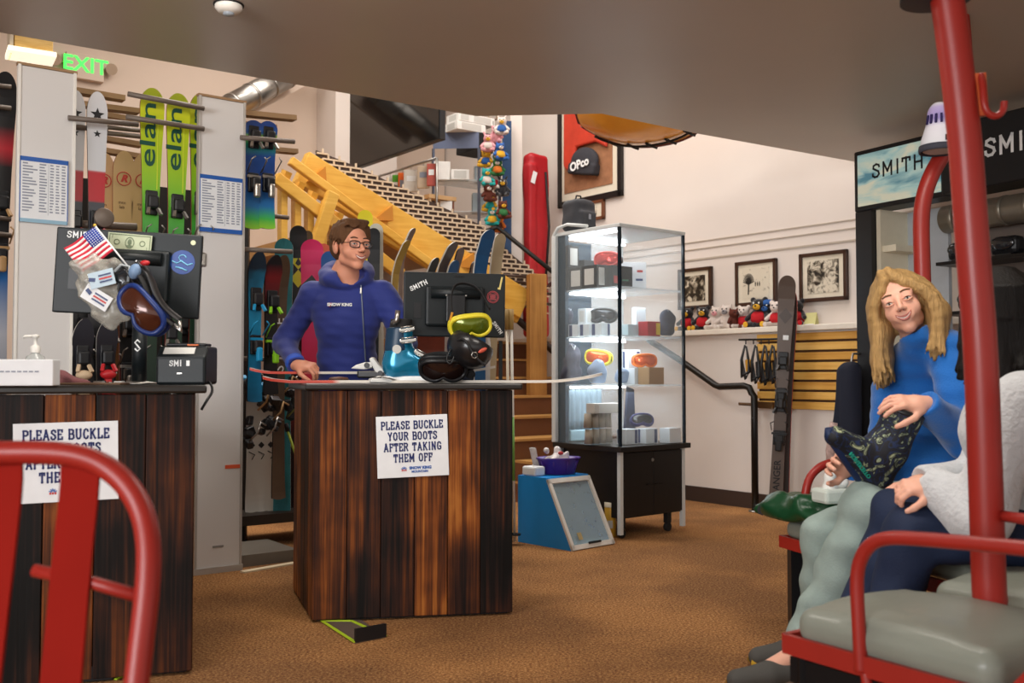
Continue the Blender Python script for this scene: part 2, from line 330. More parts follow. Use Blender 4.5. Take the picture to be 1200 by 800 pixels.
# ------------------------------------------------------------------ smooth solids (signed distance field, surface nets)
class SDF:
    def __init__(s, lo, hi, h):
        s.h = h; s.lo = np.array(lo, float); n = np.ceil((np.array(hi)-s.lo)/h).astype(int)+1; s.n = n
        s.F = np.full(n, 9.0, np.float32); s.M = Matrix.Identity(4); s.ax = [s.lo[i]+np.arange(n[i])*h for i in range(3)]
    def _win(s, lo, hi, k):
        a = np.maximum(np.floor((np.array(lo)-k-s.lo)/s.h).astype(int)-2, 0); b = np.minimum(np.ceil((np.array(hi)+k-s.lo)/s.h).astype(int)+3, s.n)
        if (b <= a).any(): return None
        sl = tuple(slice(a[i], b[i]) for i in range(3))
        X, Y, Z = np.meshgrid(s.ax[0][sl[0]], s.ax[1][sl[1]], s.ax[2][sl[2]], indexing='ij', sparse=True)
        return sl, X, Y, Z
    def _mix(s, sl, d, k, op):
        A = s.F[sl]
        if op == 'add':
            if k > 0:
                hh = np.maximum(k-np.abs(A-d), 0)/k; s.F[sl] = np.minimum(A, d)-hh*hh*k*.25
            else: s.F[sl] = np.minimum(A, d)
        else:
            d = -d
            if k > 0:
                hh = np.maximum(k-np.abs(A-d), 0)/k; s.F[sl] = np.maximum(A, d)+hh*hh*k*.25
            else: s.F[sl] = np.maximum(A, d)
    def cone(s, a, b, ra, rb=None, k=.02, op='add'):
        if rb is None: rb = ra
        a = np.array(s.M @ Vector(a)); b = np.array(s.M @ Vector(b)); r = max(ra, rb)
        w = s._win(np.minimum(a, b)-r-.01, np.maximum(a, b)+r+.01, k)
        if w is None: return s
        sl, X, Y, Z = w; d = b-a; L2 = max(d.dot(d), 1e-9)
        t = np.clip(((X-a[0])*d[0]+(Y-a[1])*d[1]+(Z-a[2])*d[2])/L2, 0, 1)
        D = np.sqrt((X-a[0]-t*d[0])**2+(Y-a[1]-t*d[1])**2+(Z-a[2]-t*d[2])**2)-(ra+t*(rb-ra))
        s._mix(sl, D.astype(np.float32), k, op); return s
    def path(s, pts, rs, k=.02, op='add'):
        for i in range(len(pts)-1): s.cone(pts[i], pts[i+1], rs[i], rs[i+1], k, op)
        return s
    def _loc(s, X, Y, Z, c, R):
        M = (s.M @ Matrix.Translation(c) @ R.to_4x4()); I = M.inverted()
        return [I[i][0]*X+I[i][1]*Y+I[i][2]*Z+I[i][3] for i in range(3)], M
    def ell(s, c, r, rot=(0, 0, 0), k=.02, op='add'):
        R = Euler(rot).to_matrix(); cw = np.array(s.M @ Vector(c)); m = max(r)+.01
        w = s._win(cw-m, cw+m, k)
        if w is None: return s
        sl, X, Y, Z = w; (x, y, z), _ = s._loc(X, Y, Z, c, R)
        k0 = np.sqrt((x/r[0])**2+(y/r[1])**2+(z/r[2])**2); k1 = np.sqrt((x/r[0]**2)**2+(y/r[1]**2)**2+(z/r[2]**2)**2)+1e-9
        s._mix(sl, (k0*(k0-1)/k1).astype(np.float32), k, op); return s
    def box(s, c, hd, r=.01, rot=(0, 0, 0), k=.02, op='add'):
        R = Euler(rot).to_matrix(); cw = np.array(s.M @ Vector(c)); m = math.sqrt(sum(q*q for q in hd))+.01
        w = s._win(cw-m, cw+m, k)
        if w is None: return s
        sl, X, Y, Z = w; (x, y, z), _ = s._loc(X, Y, Z, c, R)
        qx, qy, qz = np.abs(x)-hd[0]+r, np.abs(y)-hd[1]+r, np.abs(z)-hd[2]+r
        D = np.sqrt(np.maximum(qx, 0)**2+np.maximum(qy, 0)**2+np.maximum(qz, 0)**2)+np.minimum(np.maximum(qx, np.maximum(qy, qz)), 0)-r
        s._mix(sl, D.astype(np.float32), k, op); return s
    def half(s, p, n, k=0):
        """cut away what lies beyond point p in direction n"""
        p = s.M @ Vector(p); n = (s.M.to_3x3() @ Vector(n)).normalized()
        X, Y, Z = np.meshgrid(*s.ax, indexing='ij', sparse=True)
        s.F = np.maximum(s.F, ((X-p.x)*n.x+(Y-p.y)*n.y+(Z-p.z)*n.z).astype(np.float32)); return s
    def cuff(s, w, e, r):
        d = (Vector(w)-Vector(e)).normalized(); return s.cone(tuple(Vector(w)+d*(r+.006)), tuple(Vector(w)+d*(r+.05)), r, k=.004, op='sub')
    def noise(s, amp, freq, seed=0, z=(1, 1, 1)):
        r = np.random.RandomState(seed); X, Y, Z = np.meshgrid(*s.ax, indexing='ij', sparse=True); acc = 0
        for i in range(5):
            d = r.normal(size=3); d /= np.linalg.norm(d); f = freq*(.7+.8*r.rand())
            acc = acc+np.sin((X*d[0]*z[0]+Y*d[1]*z[1]+Z*d[2]*z[2])*f+r.rand()*6)
        s.F = s.F+(acc*amp/2.2).astype(np.float32); return s
    def sample(s, p):
        q = (np.array(p)-s.lo)/s.h; i = np.clip(np.floor(q).astype(int), 0, s.n-2); t = q-i; v = 0
        for a in (0, 1):
            for b in (0, 1):
                for c in (0, 1):
                    v += (t[0] if a else 1-t[0])*(t[1] if b else 1-t[1])*(t[2] if c else 1-t[2])*s.F[i[0]+a, i[1]+b, i[2]+c]
        return v
    def surf(s, p, d, off=0.0):
        """from p march along -d until the surface; both in the local frame M; returns a world point"""
        p = s.M @ Vector(p); d = (s.M.to_3x3() @ Vector(d)).normalized()
        q = p.copy()
        for i in range(60):
            v = s.sample(q)
            if v < .0004: break
            q = q-d*min(max(v*.8, .0005), .01)
        return q+d*off
    def nets(s):
        F = s.F; F[0] = F[-1] = 9; F[:, 0] = F[:, -1] = 9; F[:, :, 0] = F[:, :, -1] = 9
        B = F < 0; nx, ny, nz = s.n
        c = np.zeros((nx-1, ny-1, nz-1), np.uint8)
        for a in (0, 1):
            for b in (0, 1):
                for d in (0, 1): c += B[a:nx-1+a, b:ny-1+b, d:nz-1+d]
        I = np.argwhere((c > 0) & (c < 8)); idx = np.full(c.shape, -1, np.int32); idx[I[:, 0], I[:, 1], I[:, 2]] = np.arange(len(I))
        acc = np.zeros((len(I), 3)); cnt = np.zeros(len(I))
        cor = [(a, b, d) for a in (0, 1) for b in (0, 1) for d in (0, 1)]
        for p in cor:
            for ax in range(3):
                if p[ax] == 0:
                    q = list(p); q[ax] = 1
                    va = F[I[:, 0]+p[0], I[:, 1]+p[1], I[:, 2]+p[2]]; vb = F[I[:, 0]+q[0], I[:, 1]+q[1], I[:, 2]+q[2]]
                    m = (va < 0) != (vb < 0); t = np.where(m, va/np.where(m, va-vb, 1), 0)
                    pt = np.tile(np.array(p, float), (len(I), 1)); pt[:, ax] = t
                    acc[m] += pt[m]; cnt[m] += 1
        V = s.lo+(I+acc/np.maximum(cnt, 1)[:, None])*s.h
        faces = []
        for ax in range(3):
            o = [1, 1, 1]; o[ax] = 0
            sl0 = tuple(slice(o[i], s.n[i]-1) for i in range(3)); q = [0, 0, 0]; q[ax] = 1
            sl1 = tuple(slice(o[i]+q[i], s.n[i]-1+q[i]) for i in range(3))
            E = B[sl0] != B[sl1]; J = np.argwhere(E)+np.array(o)
            if len(J) == 0: continue
            u, w = [(1, 2), (2, 0), (0, 1)][ax]
            def cell(du, dw):
                K = J.copy(); K[:, u] -= du; K[:, w] -= dw; return idx[K[:, 0], K[:, 1], K[:, 2]]
            Q = np.stack([cell(1, 1), cell(0, 1), cell(0, 0), cell(1, 0)], 1)
            ins = B[J[:, 0], J[:, 1], J[:, 2]]; Q[~ins] = Q[~ins][:, ::-1]; faces.append(Q)
        return V, np.concatenate(faces)
    def mb(s, mi=0, into=None):
        V, Q = s.nets(); m = into or MB(); o = len(m.v)
        m.v += [tuple(p) for p in V.tolist()]; m.f += (Q+o).tolist(); m.m += [mi]*len(Q); m.sm += [True]*len(Q)
        return m
def Rz(a): return Matrix.Rotation(a, 4, 'Z')
def Tm(p): return Matrix.Translation(p)
def frame(o, x, y, z):
    M = Matrix((x, y, z)).transposed().to_4x4(); M.translation = Vector(o); return M
# ------------------------------------------------------------------ common materials
M_white = mat('white_plastic', 'E6E2DA', .45); M_black = mat('black_plastic', '16171A', .4); M_dark = mat('dark_rubber', '1C1B1C', .7)
M_paper = mat('white_paper', 'E4E6E8', .7); M_steel = mat('brushed_steel', 'A6A29C', .3, .9); M_blackmetal = mat('black_metal', '1B1815', .4, .3)
M_navy = mat('navy_ink', '1F2B66', .6); M_redink = mat('red_ink', 'C23A3A', .6); M_blueink = mat('blue_ink', '1B57A8', .5)
M_whiteink = mat('white_ink', 'EEF0F0', .6); M_grayink = mat('grey_ink', '8E93A0', .7)
M_red = mat('red_paint', '96231A', .42, 0, .4, var=.12, scale=6, coat=.1)
M_greyglass = mat('glossy_dark_glass', '0A0B0D', .08, 0, .6)
# ================================================================== THE ROOM
A2 = Vector((.8, .6)); B2 = Vector((-.6, .8)); D2 = Vector((.61, -.79)).normalized(); N2 = Vector((-D2.y, D2.x))   # N2 points into the picture wall
W0 = Vector((1.95, 7.84)); RZD = math.atan2(D2.y, D2.x); RZA = math.atan2(A2.y, A2.x)
M_wall = mat('cream_wall_paint', 'DAD0C8', .8, var=.03, scale=3, bump=.05, bscale=120)
M_wall2 = mat('tan_shaded_wall_paint', 'CBB8A8', .8, var=.04, scale=3, bump=.05, bscale=120)  # the back wall's shade is put into this darker tan
M_ceil = mat('taupe_ceiling_paint', 'BDB2A4', .4, spec=.5, var=.05, scale=2, bump=.04, bscale=90)
M_trimdark = mat('brown_rubber_base', '3A2A22', .6)
def carpet():
    m = bpy.data.materials.new('speckled_carpet'); N, L, B = nodes(m); B.inputs['Roughness'].default_value = .95; B.inputs['Specular IOR Level'].default_value = .1
    tc = N.new('ShaderNodeTexCoord'); a = N.new('ShaderNodeTexNoise'); a.inputs['Scale'].default_value = 95; a.inputs['Detail'].default_value = 6; a.inputs['Roughness'].default_value = .75
    b = N.new('ShaderNodeTexNoise'); b.inputs['Scale'].default_value = 1.3; b.inputs['Detail'].default_value = 4
    L.new(tc.outputs['Object'], a.inputs['Vector']); L.new(tc.outputs['Object'], b.inputs['Vector'])
    r = N.new('ShaderNodeValToRGB'); L.new(a.outputs['Fac'], r.inputs[0]); e = r.color_ramp.elements
    e[0].position = .38; e[0].color = (*lin('6A4630'), 1); e[1].position = .62; e[1].color = (*lin('D0A672'), 1)
    x = e.new(.5); x.color = (*lin('9E724A'), 1)
    r2 = N.new('ShaderNodeValToRGB'); L.new(b.outputs['Fac'], r2.inputs[0]); r2.color_ramp.elements[0].color = (*lin('CFC8C6'), 1); r2.color_ramp.elements[1].color = (*lin('FFF6EA'), 1)
    r2.color_ramp.elements[0].position = .4; r2.color_ramp.elements[1].position = .6
    mx = N.new('ShaderNodeMix'); mx.data_type = 'RGBA'; mx.blend_type = 'MULTIPLY'; mx.inputs[0].default_value = 1
    L.new(r.outputs[0], mx.inputs[6]); L.new(r2.outputs[0], mx.inputs[7]); L.new(mx.outputs[2], B.inputs['Base Color'])
    bp = N.new('ShaderNodeBump'); bp.inputs['Strength'].default_value = .6; bp.inputs['Distance'].default_value = .008; L.new(a.outputs['Fac'], bp.inputs['Height']); L.new(bp.outputs[0], B.inputs['Normal'])
    return m
m = MB(); m.bb((-9, -4, -.1), (9, 16, 0)); struct(m.build('floor', carpet()))
# low ceiling over the front of the shop, its far edge bends round the hall
E = [PZ(-330, -30, 2.6), PZ(0, 38, 2.6), PZ(558, 136, 2.6), PZ(705, 133, 2.6), PZ(820, 157, 2.6), PZ(1010, 191, 2.6)]
out = [(p.x, p.y) for p in E]
wr = W0 + D2*9
out += [(W0.x+D2.x*1.3+N2.x*.3, W0.y+D2.y*1.3+N2.y*.3), (wr.x+.4, wr.y+.4), (wr.x, -3.9), (-6.9, -3.9), (-6.9, E[0].y)]
m = MB(); m.prism(out, 2.6, 2.98, axis='z'); struct(m.build('ceiling', M_ceil))
m = MB(); m.bb((-8, 3.5, 5.6), (8, 14, 5.7)); struct(m.build('roof_ceiling', M_wall))
def wall(name, p, q, z0, z1, th, m_, side=1):
    """slab whose front face runs p to q; it thickens away from the camera"""
    p, q = Vector(p), Vector(q); d = (q-p).normalized(); n = Vector((-d.y, d.x))*side
    b = MB(); o = [(p.x, p.y), (q.x, q.y), ((q+n*th).x, (q+n*th).y), ((p+n*th).x, (p+n*th).y)]
    b.prism(o, z0, z1, axis='z'); return struct(b.build(name, m_))
back0 = Vector((-6.6, 7.395)); corner = Vector((-.97, 11.62))+N2*.2
wall('wall_back', back0, corner, 0, 5.6, .15, M_wall2)
W0u = W0 + N2*.22
wall('wall_right', W0u+D2*-5.1, W0u+D2*9, 1.40, 5.6, .15, M_wall)
wall('wall_right_lower', W0+D2*-5.2, W0+D2*9, 0, 1.40, .24, M_wall)
wall('wall_left', (-6.6, -3.9), (-6.6, 7.42), 0, 5.6, .15, M_wall)
pj = Vector((-2.15, 10.73))
wall('wall_pier', pj-B2*.45, pj-B2*.45+A2*.75, 0, 5.6, .45, M_wall)
b = MB(); p = W0-N2*.05; q = W0+N2*.22; L0, L1 = -5.0, 9
b.prism([(*(p+D2*L0),), (*(p+D2*L1),), (*(q+D2*L1),), (*(q+D2*L0),)], 1.40, 1.445, axis='z'); struct(b.build('trim_1', mat('white_gloss_trim', 'E3DACC', .45), bevel=.006))
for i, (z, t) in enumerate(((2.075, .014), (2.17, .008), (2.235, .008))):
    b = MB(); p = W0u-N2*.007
    b.prism([(*(p+D2*L0),), (*(p+D2*L1),), (*(W0u+D2*L1),), (*(W0u+D2*L0),)], z, z+t, axis='z'); struct(b.build('trim_%d' % (i+2), mat('grey_tan_trim', 'B3A697', .7)))  # plain grey-tan trim colour
b = MB(); p = W0-N2*.015
b.prism([(*(p+D2*-.8),), (*(p+D2*9),), (*(W0+D2*9),), (*(W0+D2*-.8),)], 0, .125, axis='z'); struct(b.build('baseboard_right', M_trimdark))
# stairs along the picture wall, their landing and the loft floor
M_step = mat('brown_stair_board', '6E4426', .6, var=.2, scale=8); M_nose = mat('pale_stair_nosing', 'B98B4E', .5, var=.15, scale=8)
b = MB()
for i in range(8):
    s1 = -1.0-.27*i; p = W0+D2*s1-N2*1.25; q = W0+D2*(-3.2)-N2*1.25; r_ = W0+D2*(-3.2)-N2*.02; t_ = W0+D2*s1-N2*.02
    b.prism([(*q,), (*p,), (*t_,), (*r_,)], .175*i, .175*(i+1)-.02, axis='z')
    b.prism([(*q,), (*(p+D2*.02),), (*(t_+D2*.02),), (*r_,)], .175*(i+1)-.02, .175*(i+1), mi=1, axis='z')
struct(b.build('staircase', [M_step, M_nose]))
b = MB(); c0 = W0+D2*-3.2; c1 = W0+D2*-3.9
b.prism([(*(c1-N2*2.6),), (*(c0-N2*1.25),), (*(c0-N2*.02),), (*(c1-N2*.02),)], 1.30, 1.42, axis='z'); struct(b.build('stair_landing', M_nose))
b = MB(); q0 = W0+D2*-.86-N2*.02; q1 = W0+D2*-1.0-N2*.02
b.prism([(*(q1-N2*.5),), (*(q0-N2*.5),), (*q0,), (*q1,)], 0, .19, axis='z'); struct(b.build('stair_step', mat('grey_carpet', '6E6152', .95, var=.2, scale=60)))
SP0 = Vector((-1.77, 8.0)); 
def stair(u, v, off=0):
    """pixel to a point in the upright plane of the timber stair (off = metres nearer the camera)"""
    o = SP0-Vector((B2.x, B2.y))*off; s, z = hit(u, v, o, A2); return Vector((o.x+A2.x*s, o.y+A2.y*s, z))
b = MB(); p = SP0+A2*.35+B2*.12; q = SP0+A2*2.1+B2*.12
b.prism([(*p,), (*q,), (*(q+B2*2.2),), (*(p+B2*2.6),)], 2.2, 2.32, axis='z'); struct(b.build('loft_floor', M_nose))
# ------------------------------------------------------------------ timber stair
M_pine = wood_mat('yellow_pine', ['B07C2A', 'CF9A3A', 'DBAA4A', 'E6B95C'], grain=(2.5, 9, 22), rough=.4, bump=.08, spec=.4)
M_pinedark = mat('amber_stained_pine', 'B5771F', .45, var=.2, scale=9)
t = thing('stair_stringer', 'long yellow pine stair beam sloping down behind the man in blue', 'stair beam', (SP0.x, SP0.y, 2.6), RZA)
def beam(u0, v0, u1, v1, w, h, off=0, name='beam', m_=None, par=None, lab=None):
    p, q = stair(u0, v0, off), stair(u1, v1, off); b = MB(); b.bar(p, q, w, h, up=(0, 0, 1), bev=.008); o = b.build(name, m_ or M_pine, par, world=True)
    if lab: o['label'] = lab
    return o
beam(352, 196, 612, 357, .10, .29, 0, 'side_board', par=t)
beam(322, 208, 470, 322, .07, .10, .25, 'lower_rail', par=t)
beam(340, 188, 560, 350, .06, .07, .14, 'bottom_flange', par=t)
for u, v in ((372, 205), (450, 250), (545, 305)):
    a, c, d = stair(u-13, v+8, .05), stair(u+4, v-8, .05), stair(u+5, v+10, .05); b = MB()
    o2 = Vector((-B2.x, -B2.y, 0))*.09
    b.add([a, c, d, a+o2*.1, c+o2, d+o2], [(0, 1, 2), (3, 5, 4), (0, 3, 4, 1), (1, 4, 5, 2), (2, 5, 3, 0)]); b.build('step_cleat', M_pinedark, t, world=True)
for i, u in enumerate((331, 347, 362, 377, 392, 408)):
    p = stair(u, 214+12*i, .2); q = stair(u, 345, .2); b = MB(); b.bar(q, p, .085, .055, up=A2.to_3d(), bev=.006); p2 = p+Vector((.04, -.01, .09)); b.bar(p, p2, .085, .055, up=A2.to_3d()); b.build('picket', M_pine, t, world=True)
beam(390, 226, 366, 300, .07, .10, .32, 'brace', par=t)
beam(428, 262, 560, 345, .07, .09, .1, 'under_beam', par=t)
beam(520, 300, 575, 345, .07, .09, .05, 'under_beam', par=t)
# end block beside the monitor
b = MB(); pts = [stair(u, v) for u, v in ((592, 330), (619, 352), (606, 378), (580, 362))]; o2 = Vector((B2.x, B2.y, 0))*.12
b.add(pts+[p+o2 for p in pts], [(0, 1, 2, 3), (7, 6, 5, 4), (0, 4, 5, 1), (1, 5, 6, 2), (2, 6, 7, 3), (3, 7, 4, 0)]); b.build('end_block', M_pine, t, world=True)
# lattice guard behind the beam
t = thing('lattice_guard', 'dark metal lattice panel with cream bars above the yellow stair beam', 'railing', (SP0.x, SP0.y, 2.7), RZA)
out = [(371, 176), (420, 196), (505, 236), (560, 262), (602, 300), (640, 330), (640, 372), (600, 352), (500, 290), (371, 200)]
o = SP0+B2*.1; lp = [hit(u, v, o, A2) for u, v in out]
b = MB(); b.M = frame((o.x, o.y, 0), (A2.x, A2.y, 0), (B2.x, B2.y, 0), (0, 0, 1)); b.prism(lp, 0, .02); b.build('backing', mat('dark_brown_metal', '3B2A22', .5), t, world=True)
M_creambar = mat('cream_metal_bar', 'CDB9A0', .5)
def inside(px, pz):
    c = False; n = len(lp)
    for i in range(n):
        x1, z1 = lp[i]; x2, z2 = lp[i-1]
        if (z1 > pz) != (z2 > pz) and px < (x2-x1)*(pz-z1)/(z2-z1)+x1: c = not c
    return c
b = MB(); b.M = frame((o.x, o.y, 0), (A2.x, A2.y, 0), (B2.x, B2.y, 0), (0, 0, 1)); x0 = min(p[0] for p in lp); x1 = max(p[0] for p in lp); z0 = min(p[1] for p in lp); z1 = max(p[1] for p in lp)
bh, bw = .042, .105; r_ = 0; z = z0
while z < z1:
    x = x0+(bw/2 if r_ % 2 else 0)
    while x < x1:
        if inside(x, z): b.box((x, -.006, z), (bw, .012, .013)); b.box((x, -.006, z+bh/2), (.014, .012, bh))
        x += bw
    z += bh; r_ += 1
b.build('lattice_bars', M_creambar, t, world=True)
# four dark rails at the low end of the guard
t = thing('guard_rails', 'set of dark horizontal rods between the stair beam and the wooden post', 'railing', tuple(stair(600, 350)), RZA)
for v0, v1, u0, u1 in ((322, 326, 590, 634), (329, 334, 596, 634), (338, 345, 596, 650), (352, 357, 610, 650)):
    b = MB(); b.cyl(stair(u0, v0, .02), stair(u1, v1, .02), .014, seg=8); b.build('rod', mat('dark_bronze', '4A3A32', .35, .5), t, world=True)
pp = PZ(629, 572, 0.0); b = MB(); b.bb((-.085, -.06, 0), (.085, .06, 2.02), bev=.008)
t = b.build('stair_post', wood_mat('brown_pine', ['6A4522', '8F6230', 'AD7C40', 'BF9050'], grain=(24, 24, 1.5), rough=.5, bump=.1), None); t.location = (pp.x, pp.y, 0); t.rotation_euler = (0, 0, .3)
tag(t, 'square brown wooden post standing between the desk and the glass display case', 'post')
def rail_thing(name, label, pts, r, m_, cat='handrail'):
    t = thing(name, label, cat, tuple(pts[-1])); b = MB(); b.tube(pts, r, 10); b.build('rail', m_, t, world=True); return t
t = rail_thing('stair_handrail', 'black metal handrail sloping in front of the red ski bag', [P(566, 272, 9.3), P(583, 266, 9.3), P(600, 280, 9.3), P(652, 322, 9.0)], .022, M_blackmetal)
b = MB(); b.cyl(P(578, 268, 9.3), P(578, 292, 9.3), .015, seg=8); b.build('bracket', M_blackmetal, t, world=True)
rail_thing('stair_handrail', 'dark brown handrail crossing behind the wooden post below the red bag', [P(597, 366, 9.7), P(622, 388, 9.6), P(668, 428, 9.3)], .035, mat('dark_brown_wood', '33231A', .5))
def wpt(u, v, off):
    o = W0-N2*off; s, z = hit(u, v, o, D2); return Vector((o.x+D2.x*s, o.y+D2.y*s, z))
a = wpt(885, 600, .14)
t = thing('wall_handrail', 'black tubular handrail with a post, left of the yellow slatted wall', 'handrail', (a.x, a.y, 0))
pts = [wpt(760, 398, .14), wpt(797, 422, .14), wpt(838, 451, .14), wpt(843, 453, .14), wpt(872, 452, .14), wpt(878, 454, .14), wpt(881, 461, .14), Vector((a.x, a.y, .9)), Vector((a.x, a.y, 0.012))]
b = MB(); b.tube(pts, .027, 12); b.build('rail', M_blackmetal, t, world=True)
b = MB(); b.cyl((a.x, a.y, 0), (a.x, a.y, .012), .05); b.build('foot_plate', M_steel, t, world=True)
# ------------------------------------------------------------------ slatwall
t = thing('slatwall_panel', 'yellow wooden slatted display panel on the wall behind the standing skis', 'slatwall', (W0.x, W0.y, 0), RZD)
s0, zt = hit(889, 388, W0, D2); s1 = hit(1075, 388, W0, D2)[0]; zb = hit(890, 479, W0, D2)[1]; zt = 1.395
n_ = 8; hh = (zt-zb)/n_; b = MB()
M_slat = wood_mat('yellow_oak_veneer', ['B07A30', 'CB9644', 'DDAE5C', 'E6BD70'], grain=(1.5, 20, 30), rough=.45, bump=.05)
for i in range(n_): b.bb((s0, -.025, zb+i*hh+.009), (s1, -.004, zb+(i+1)*hh-.009), bev=.003)
b.build('slats', M_slat, t)
b = MB(); b.bb((s0+.005, -.006, zb+.01), (s1, -.001, zt-.01)); b.build('groove_backing', mat('groove_brown', '4A3018', .7), t)
# ------------------------------------------------------------------ framed pictures
M_frame = mat('dark_walnut_frame', '3E261A', .35, var=.2, scale=20); M_mat = mat('cream_mat_board', 'DCD3C0', .8); M_blackframe = mat('black_frame', '1D1816', .35)
def photo_mat(name, seed, dark=.5):
    m = bpy.data.materials.new(name); N, L, B = nodes(m); B.inputs['Roughness'].default_value = .35
    tc = N.new('ShaderNodeTexCoord'); mp = N.new('ShaderNodeMapping'); mp.inputs['Location'].default_value = (seed, seed*2.3, seed*.7); L.new(tc.outputs['Object'], mp.inputs[0])
    n = N.new('ShaderNodeTexNoise'); n.inputs['Scale'].default_value = 17; n.inputs['Detail'].default_value = 8; n.inputs['Roughness'].default_value = .62; n.inputs['Distortion'].default_value = .8; L.new(mp.outputs[0], n.inputs['Vector'])
    r = N.new('ShaderNodeValToRGB'); L.new(n.outputs['Fac'], r.inputs[0]); e = r.color_ramp.elements
    e[0].position = dark-.06; e[0].color = (*lin('1C1814'), 1); e[1].position = dark+.1; e[1].color = (*lin('D6CDBA'), 1); x = e.new(dark+.015); x.color = (*lin('7C7364'), 1)
    L.new(r.outputs[0], B.inputs['Base Color']); return m
def picture(u0, u1, vt, vb, label, art, inner=.62, fr=.03, frm=None, group='framed black and white photographs', rot=0):
    sa = hit(u0, (vt+vb)/2, W0u, D2)[0]; sb = hit(u1, (vt+vb)/2, W0u, D2)[0]; uc = (u0+u1)/2; sc, z1 = hit(uc, vt, W0u, D2); _, z0 = hit(uc, vb, W0u, D2)
    sm = (sa+sb)/2; o = W0u+D2*sm; w = (sb-sa)/2; h = (z1-z0)/2
    t = thing('framed_picture', label, 'picture', (o.x, o.y, (z0+z1)/2), RZD, group)
    b = MB()
    for x0_, z0_, x1_, z1_ in ((-w, -h, -w+fr, h), (w-fr, -h, w, h), (-w, h-fr, w, h), (-w, -h, w, -h+fr)): b.bb((x0_, -.035, z0_), (x1_, -.001, z1_), bev=.004)
    b.build('frame', frm or M_frame, t)
    b = MB(); b.bb((-w+fr*.8, -.022, -h+fr*.8), (w-fr*.8, -.01, h-fr*.8)); b.build('mat_board', M_mat, t)
    if art is not None:
        b = MB(); b.bb((-w*inner, -.025, -h*inner), (w*inner, -.0225, h*inner)); b.build('photograph', art, t)
    return t, w, h
picture(797, 836, 314, 362, 'framed crowd photograph just right of the glass display case', photo_mat('print_crowd', 1, .52))
t, w, h = picture(864, 912, 305, 358, 'framed pale winter print of a leafless tree, the middle picture', photo_mat('print_snow', 4, .33), .66)
M_ink = mat('print_ink', '2A2622', .6)
b = MB(); b.bar((-w*.35, -.026, -h*.5), (-w*.33, -.026, h*.0), .012, .002, up=(0, 1, 0))
for k in range(14): a = PI*(.05+.9*k/13); b.bar((-w*.33, -.026, -h*.05), (-w*.33+math.cos(a)*w*.28, -.026, h*.02+math.sin(a)*h*.42), .006, .002, up=(0, 1, 0))
for k in range(3): b.ell((w*(.0+.1*k), -.026, -h*.05), (.006, .001, .02))
b.build('drawn_tree', M_ink, t)
picture(939, 995, 295, 353, 'framed street photograph above the slatted wall, furthest to the right', photo_mat('print_street', 9, .46), .66)
picture(680, 710, 236, 259, 'small brown framed certificate hanging below the big framed jersey', photo_mat('print_doc', 2, .36), .5, frm=mat('brown_frame', '6B4028', .4), group=None)
# big frame with the jersey
t, w, h = picture(656, 731, 78, 237, 'large black frame holding a red jacket and a dark knit hat', None, fr=.06, frm=M_blackframe, group=None)
b = MB(); b.bb((-w*.78, -.03, -h*.8), (w*.72, -.022, h*.9)); b.build('brown_ground', mat('autumn_print', '9A6A4A', .8, var=.5, scale=14), t)
zz = lambda f: -h+2*h*f
b = MB(); b.prism([(-w*.72, zz(.30)), (-w*.45, zz(.22)), (-w*.3, zz(.42)), (w*.3, zz(.42)), (w*.62, zz(.36)), (w*.6, zz(.95)), (-w*.7, zz(.95))], -.075, -.031); b.build('red_jacket', mat('red_nylon', 'C23A24', .5, var=.3, scale=7, bump=.4, bscale=9), t, bevel=.02)
b = MB(); b.prism([(-w*.3, zz(.74)), (-w*.02, zz(.62)), (w*.2, zz(.72)), (w*.22, zz(.95)), (-w*.35, zz(.95))], -.09, -.074); b.build('white_collar', mat('white_cloth', 'DAD6D2', .8), t, bevel=.01)
s = SDF((-w, -.2, -h), (w, 0, h), .012); s.M = Tm((-w*.02, -.07, zz(.30))) @ Matrix.Rotation(.2, 4, 'Y'); s.ell((0, 0, 0), (w*.42, .06, h*.2)); s.box((0, 0, -h*.12), (w*.42, .05, h*.08), .02)
s.mb().build('dark_hat', mat('dark_grey_knit', '34343A', .85, bump=.4, bscale=60), t)
text_obj('OPco', .12, M_whiteink, t, (-.02, -.135, zz(.27)), (PI/2, -.12, 0), 'lettering', bold=.004)
# big sledge-like tray hanging under the ceiling edge
M_gold = mat('golden_lacquered_wood', 'EBA23A', .25, var=.15, scale=4, coat=.5); M_bamboo = mat('red_brown_rim', '6A2420', .4)
def tray(i, j):
    u = 690+130*i; e = math.sin(PI*min(1, max(0, i))); v = 112+(30*e+18)*j+14*i
    p = P(u, v, 8.2-.9*i+.0); d = .55*(1-j)*e; return p+Vector((.35*d, .9*d, 0))
t = thing('wooden_toboggan', 'curved golden wooden sled bottom with a dark rim hanging below the ceiling edge', 'sled', tuple(P(750, 140, 7.8)))
def sled(u_, w_):
    # local: length along D2, slight bow
    L_ = 1.12; x = (u_-.5)*L_; wdt = .36*(1-abs(2*u_-1)**3)**.5 if 0 < u_ < 1 else .02
    y = (w_-.5)*2*wdt; z = -.15*(1-(2*u_-1)**2)+.10*(2*w_-1)**2*(wdt/.36)
    return Vector((x, y, z))
ang = math.atan2(-.55, .83); SM = Tm(P(752, 134, 7.8)) @ Rz(ang) @ Matrix.Rotation(-.38, 4, 'X')
b = MB(); b.M = SM; b.grid(sled, 36, 12); o = b.build('sled_body', M_gold, t, world=True, solid=.02)
b = MB(); b.M = SM; b.tube([sled(i/40, 0) for i in range(41)], .022, 8); b.tube([sled(i/40, 1) for i in range(41)], .022, 8); b.build('rim', M_bamboo, t, world=True)
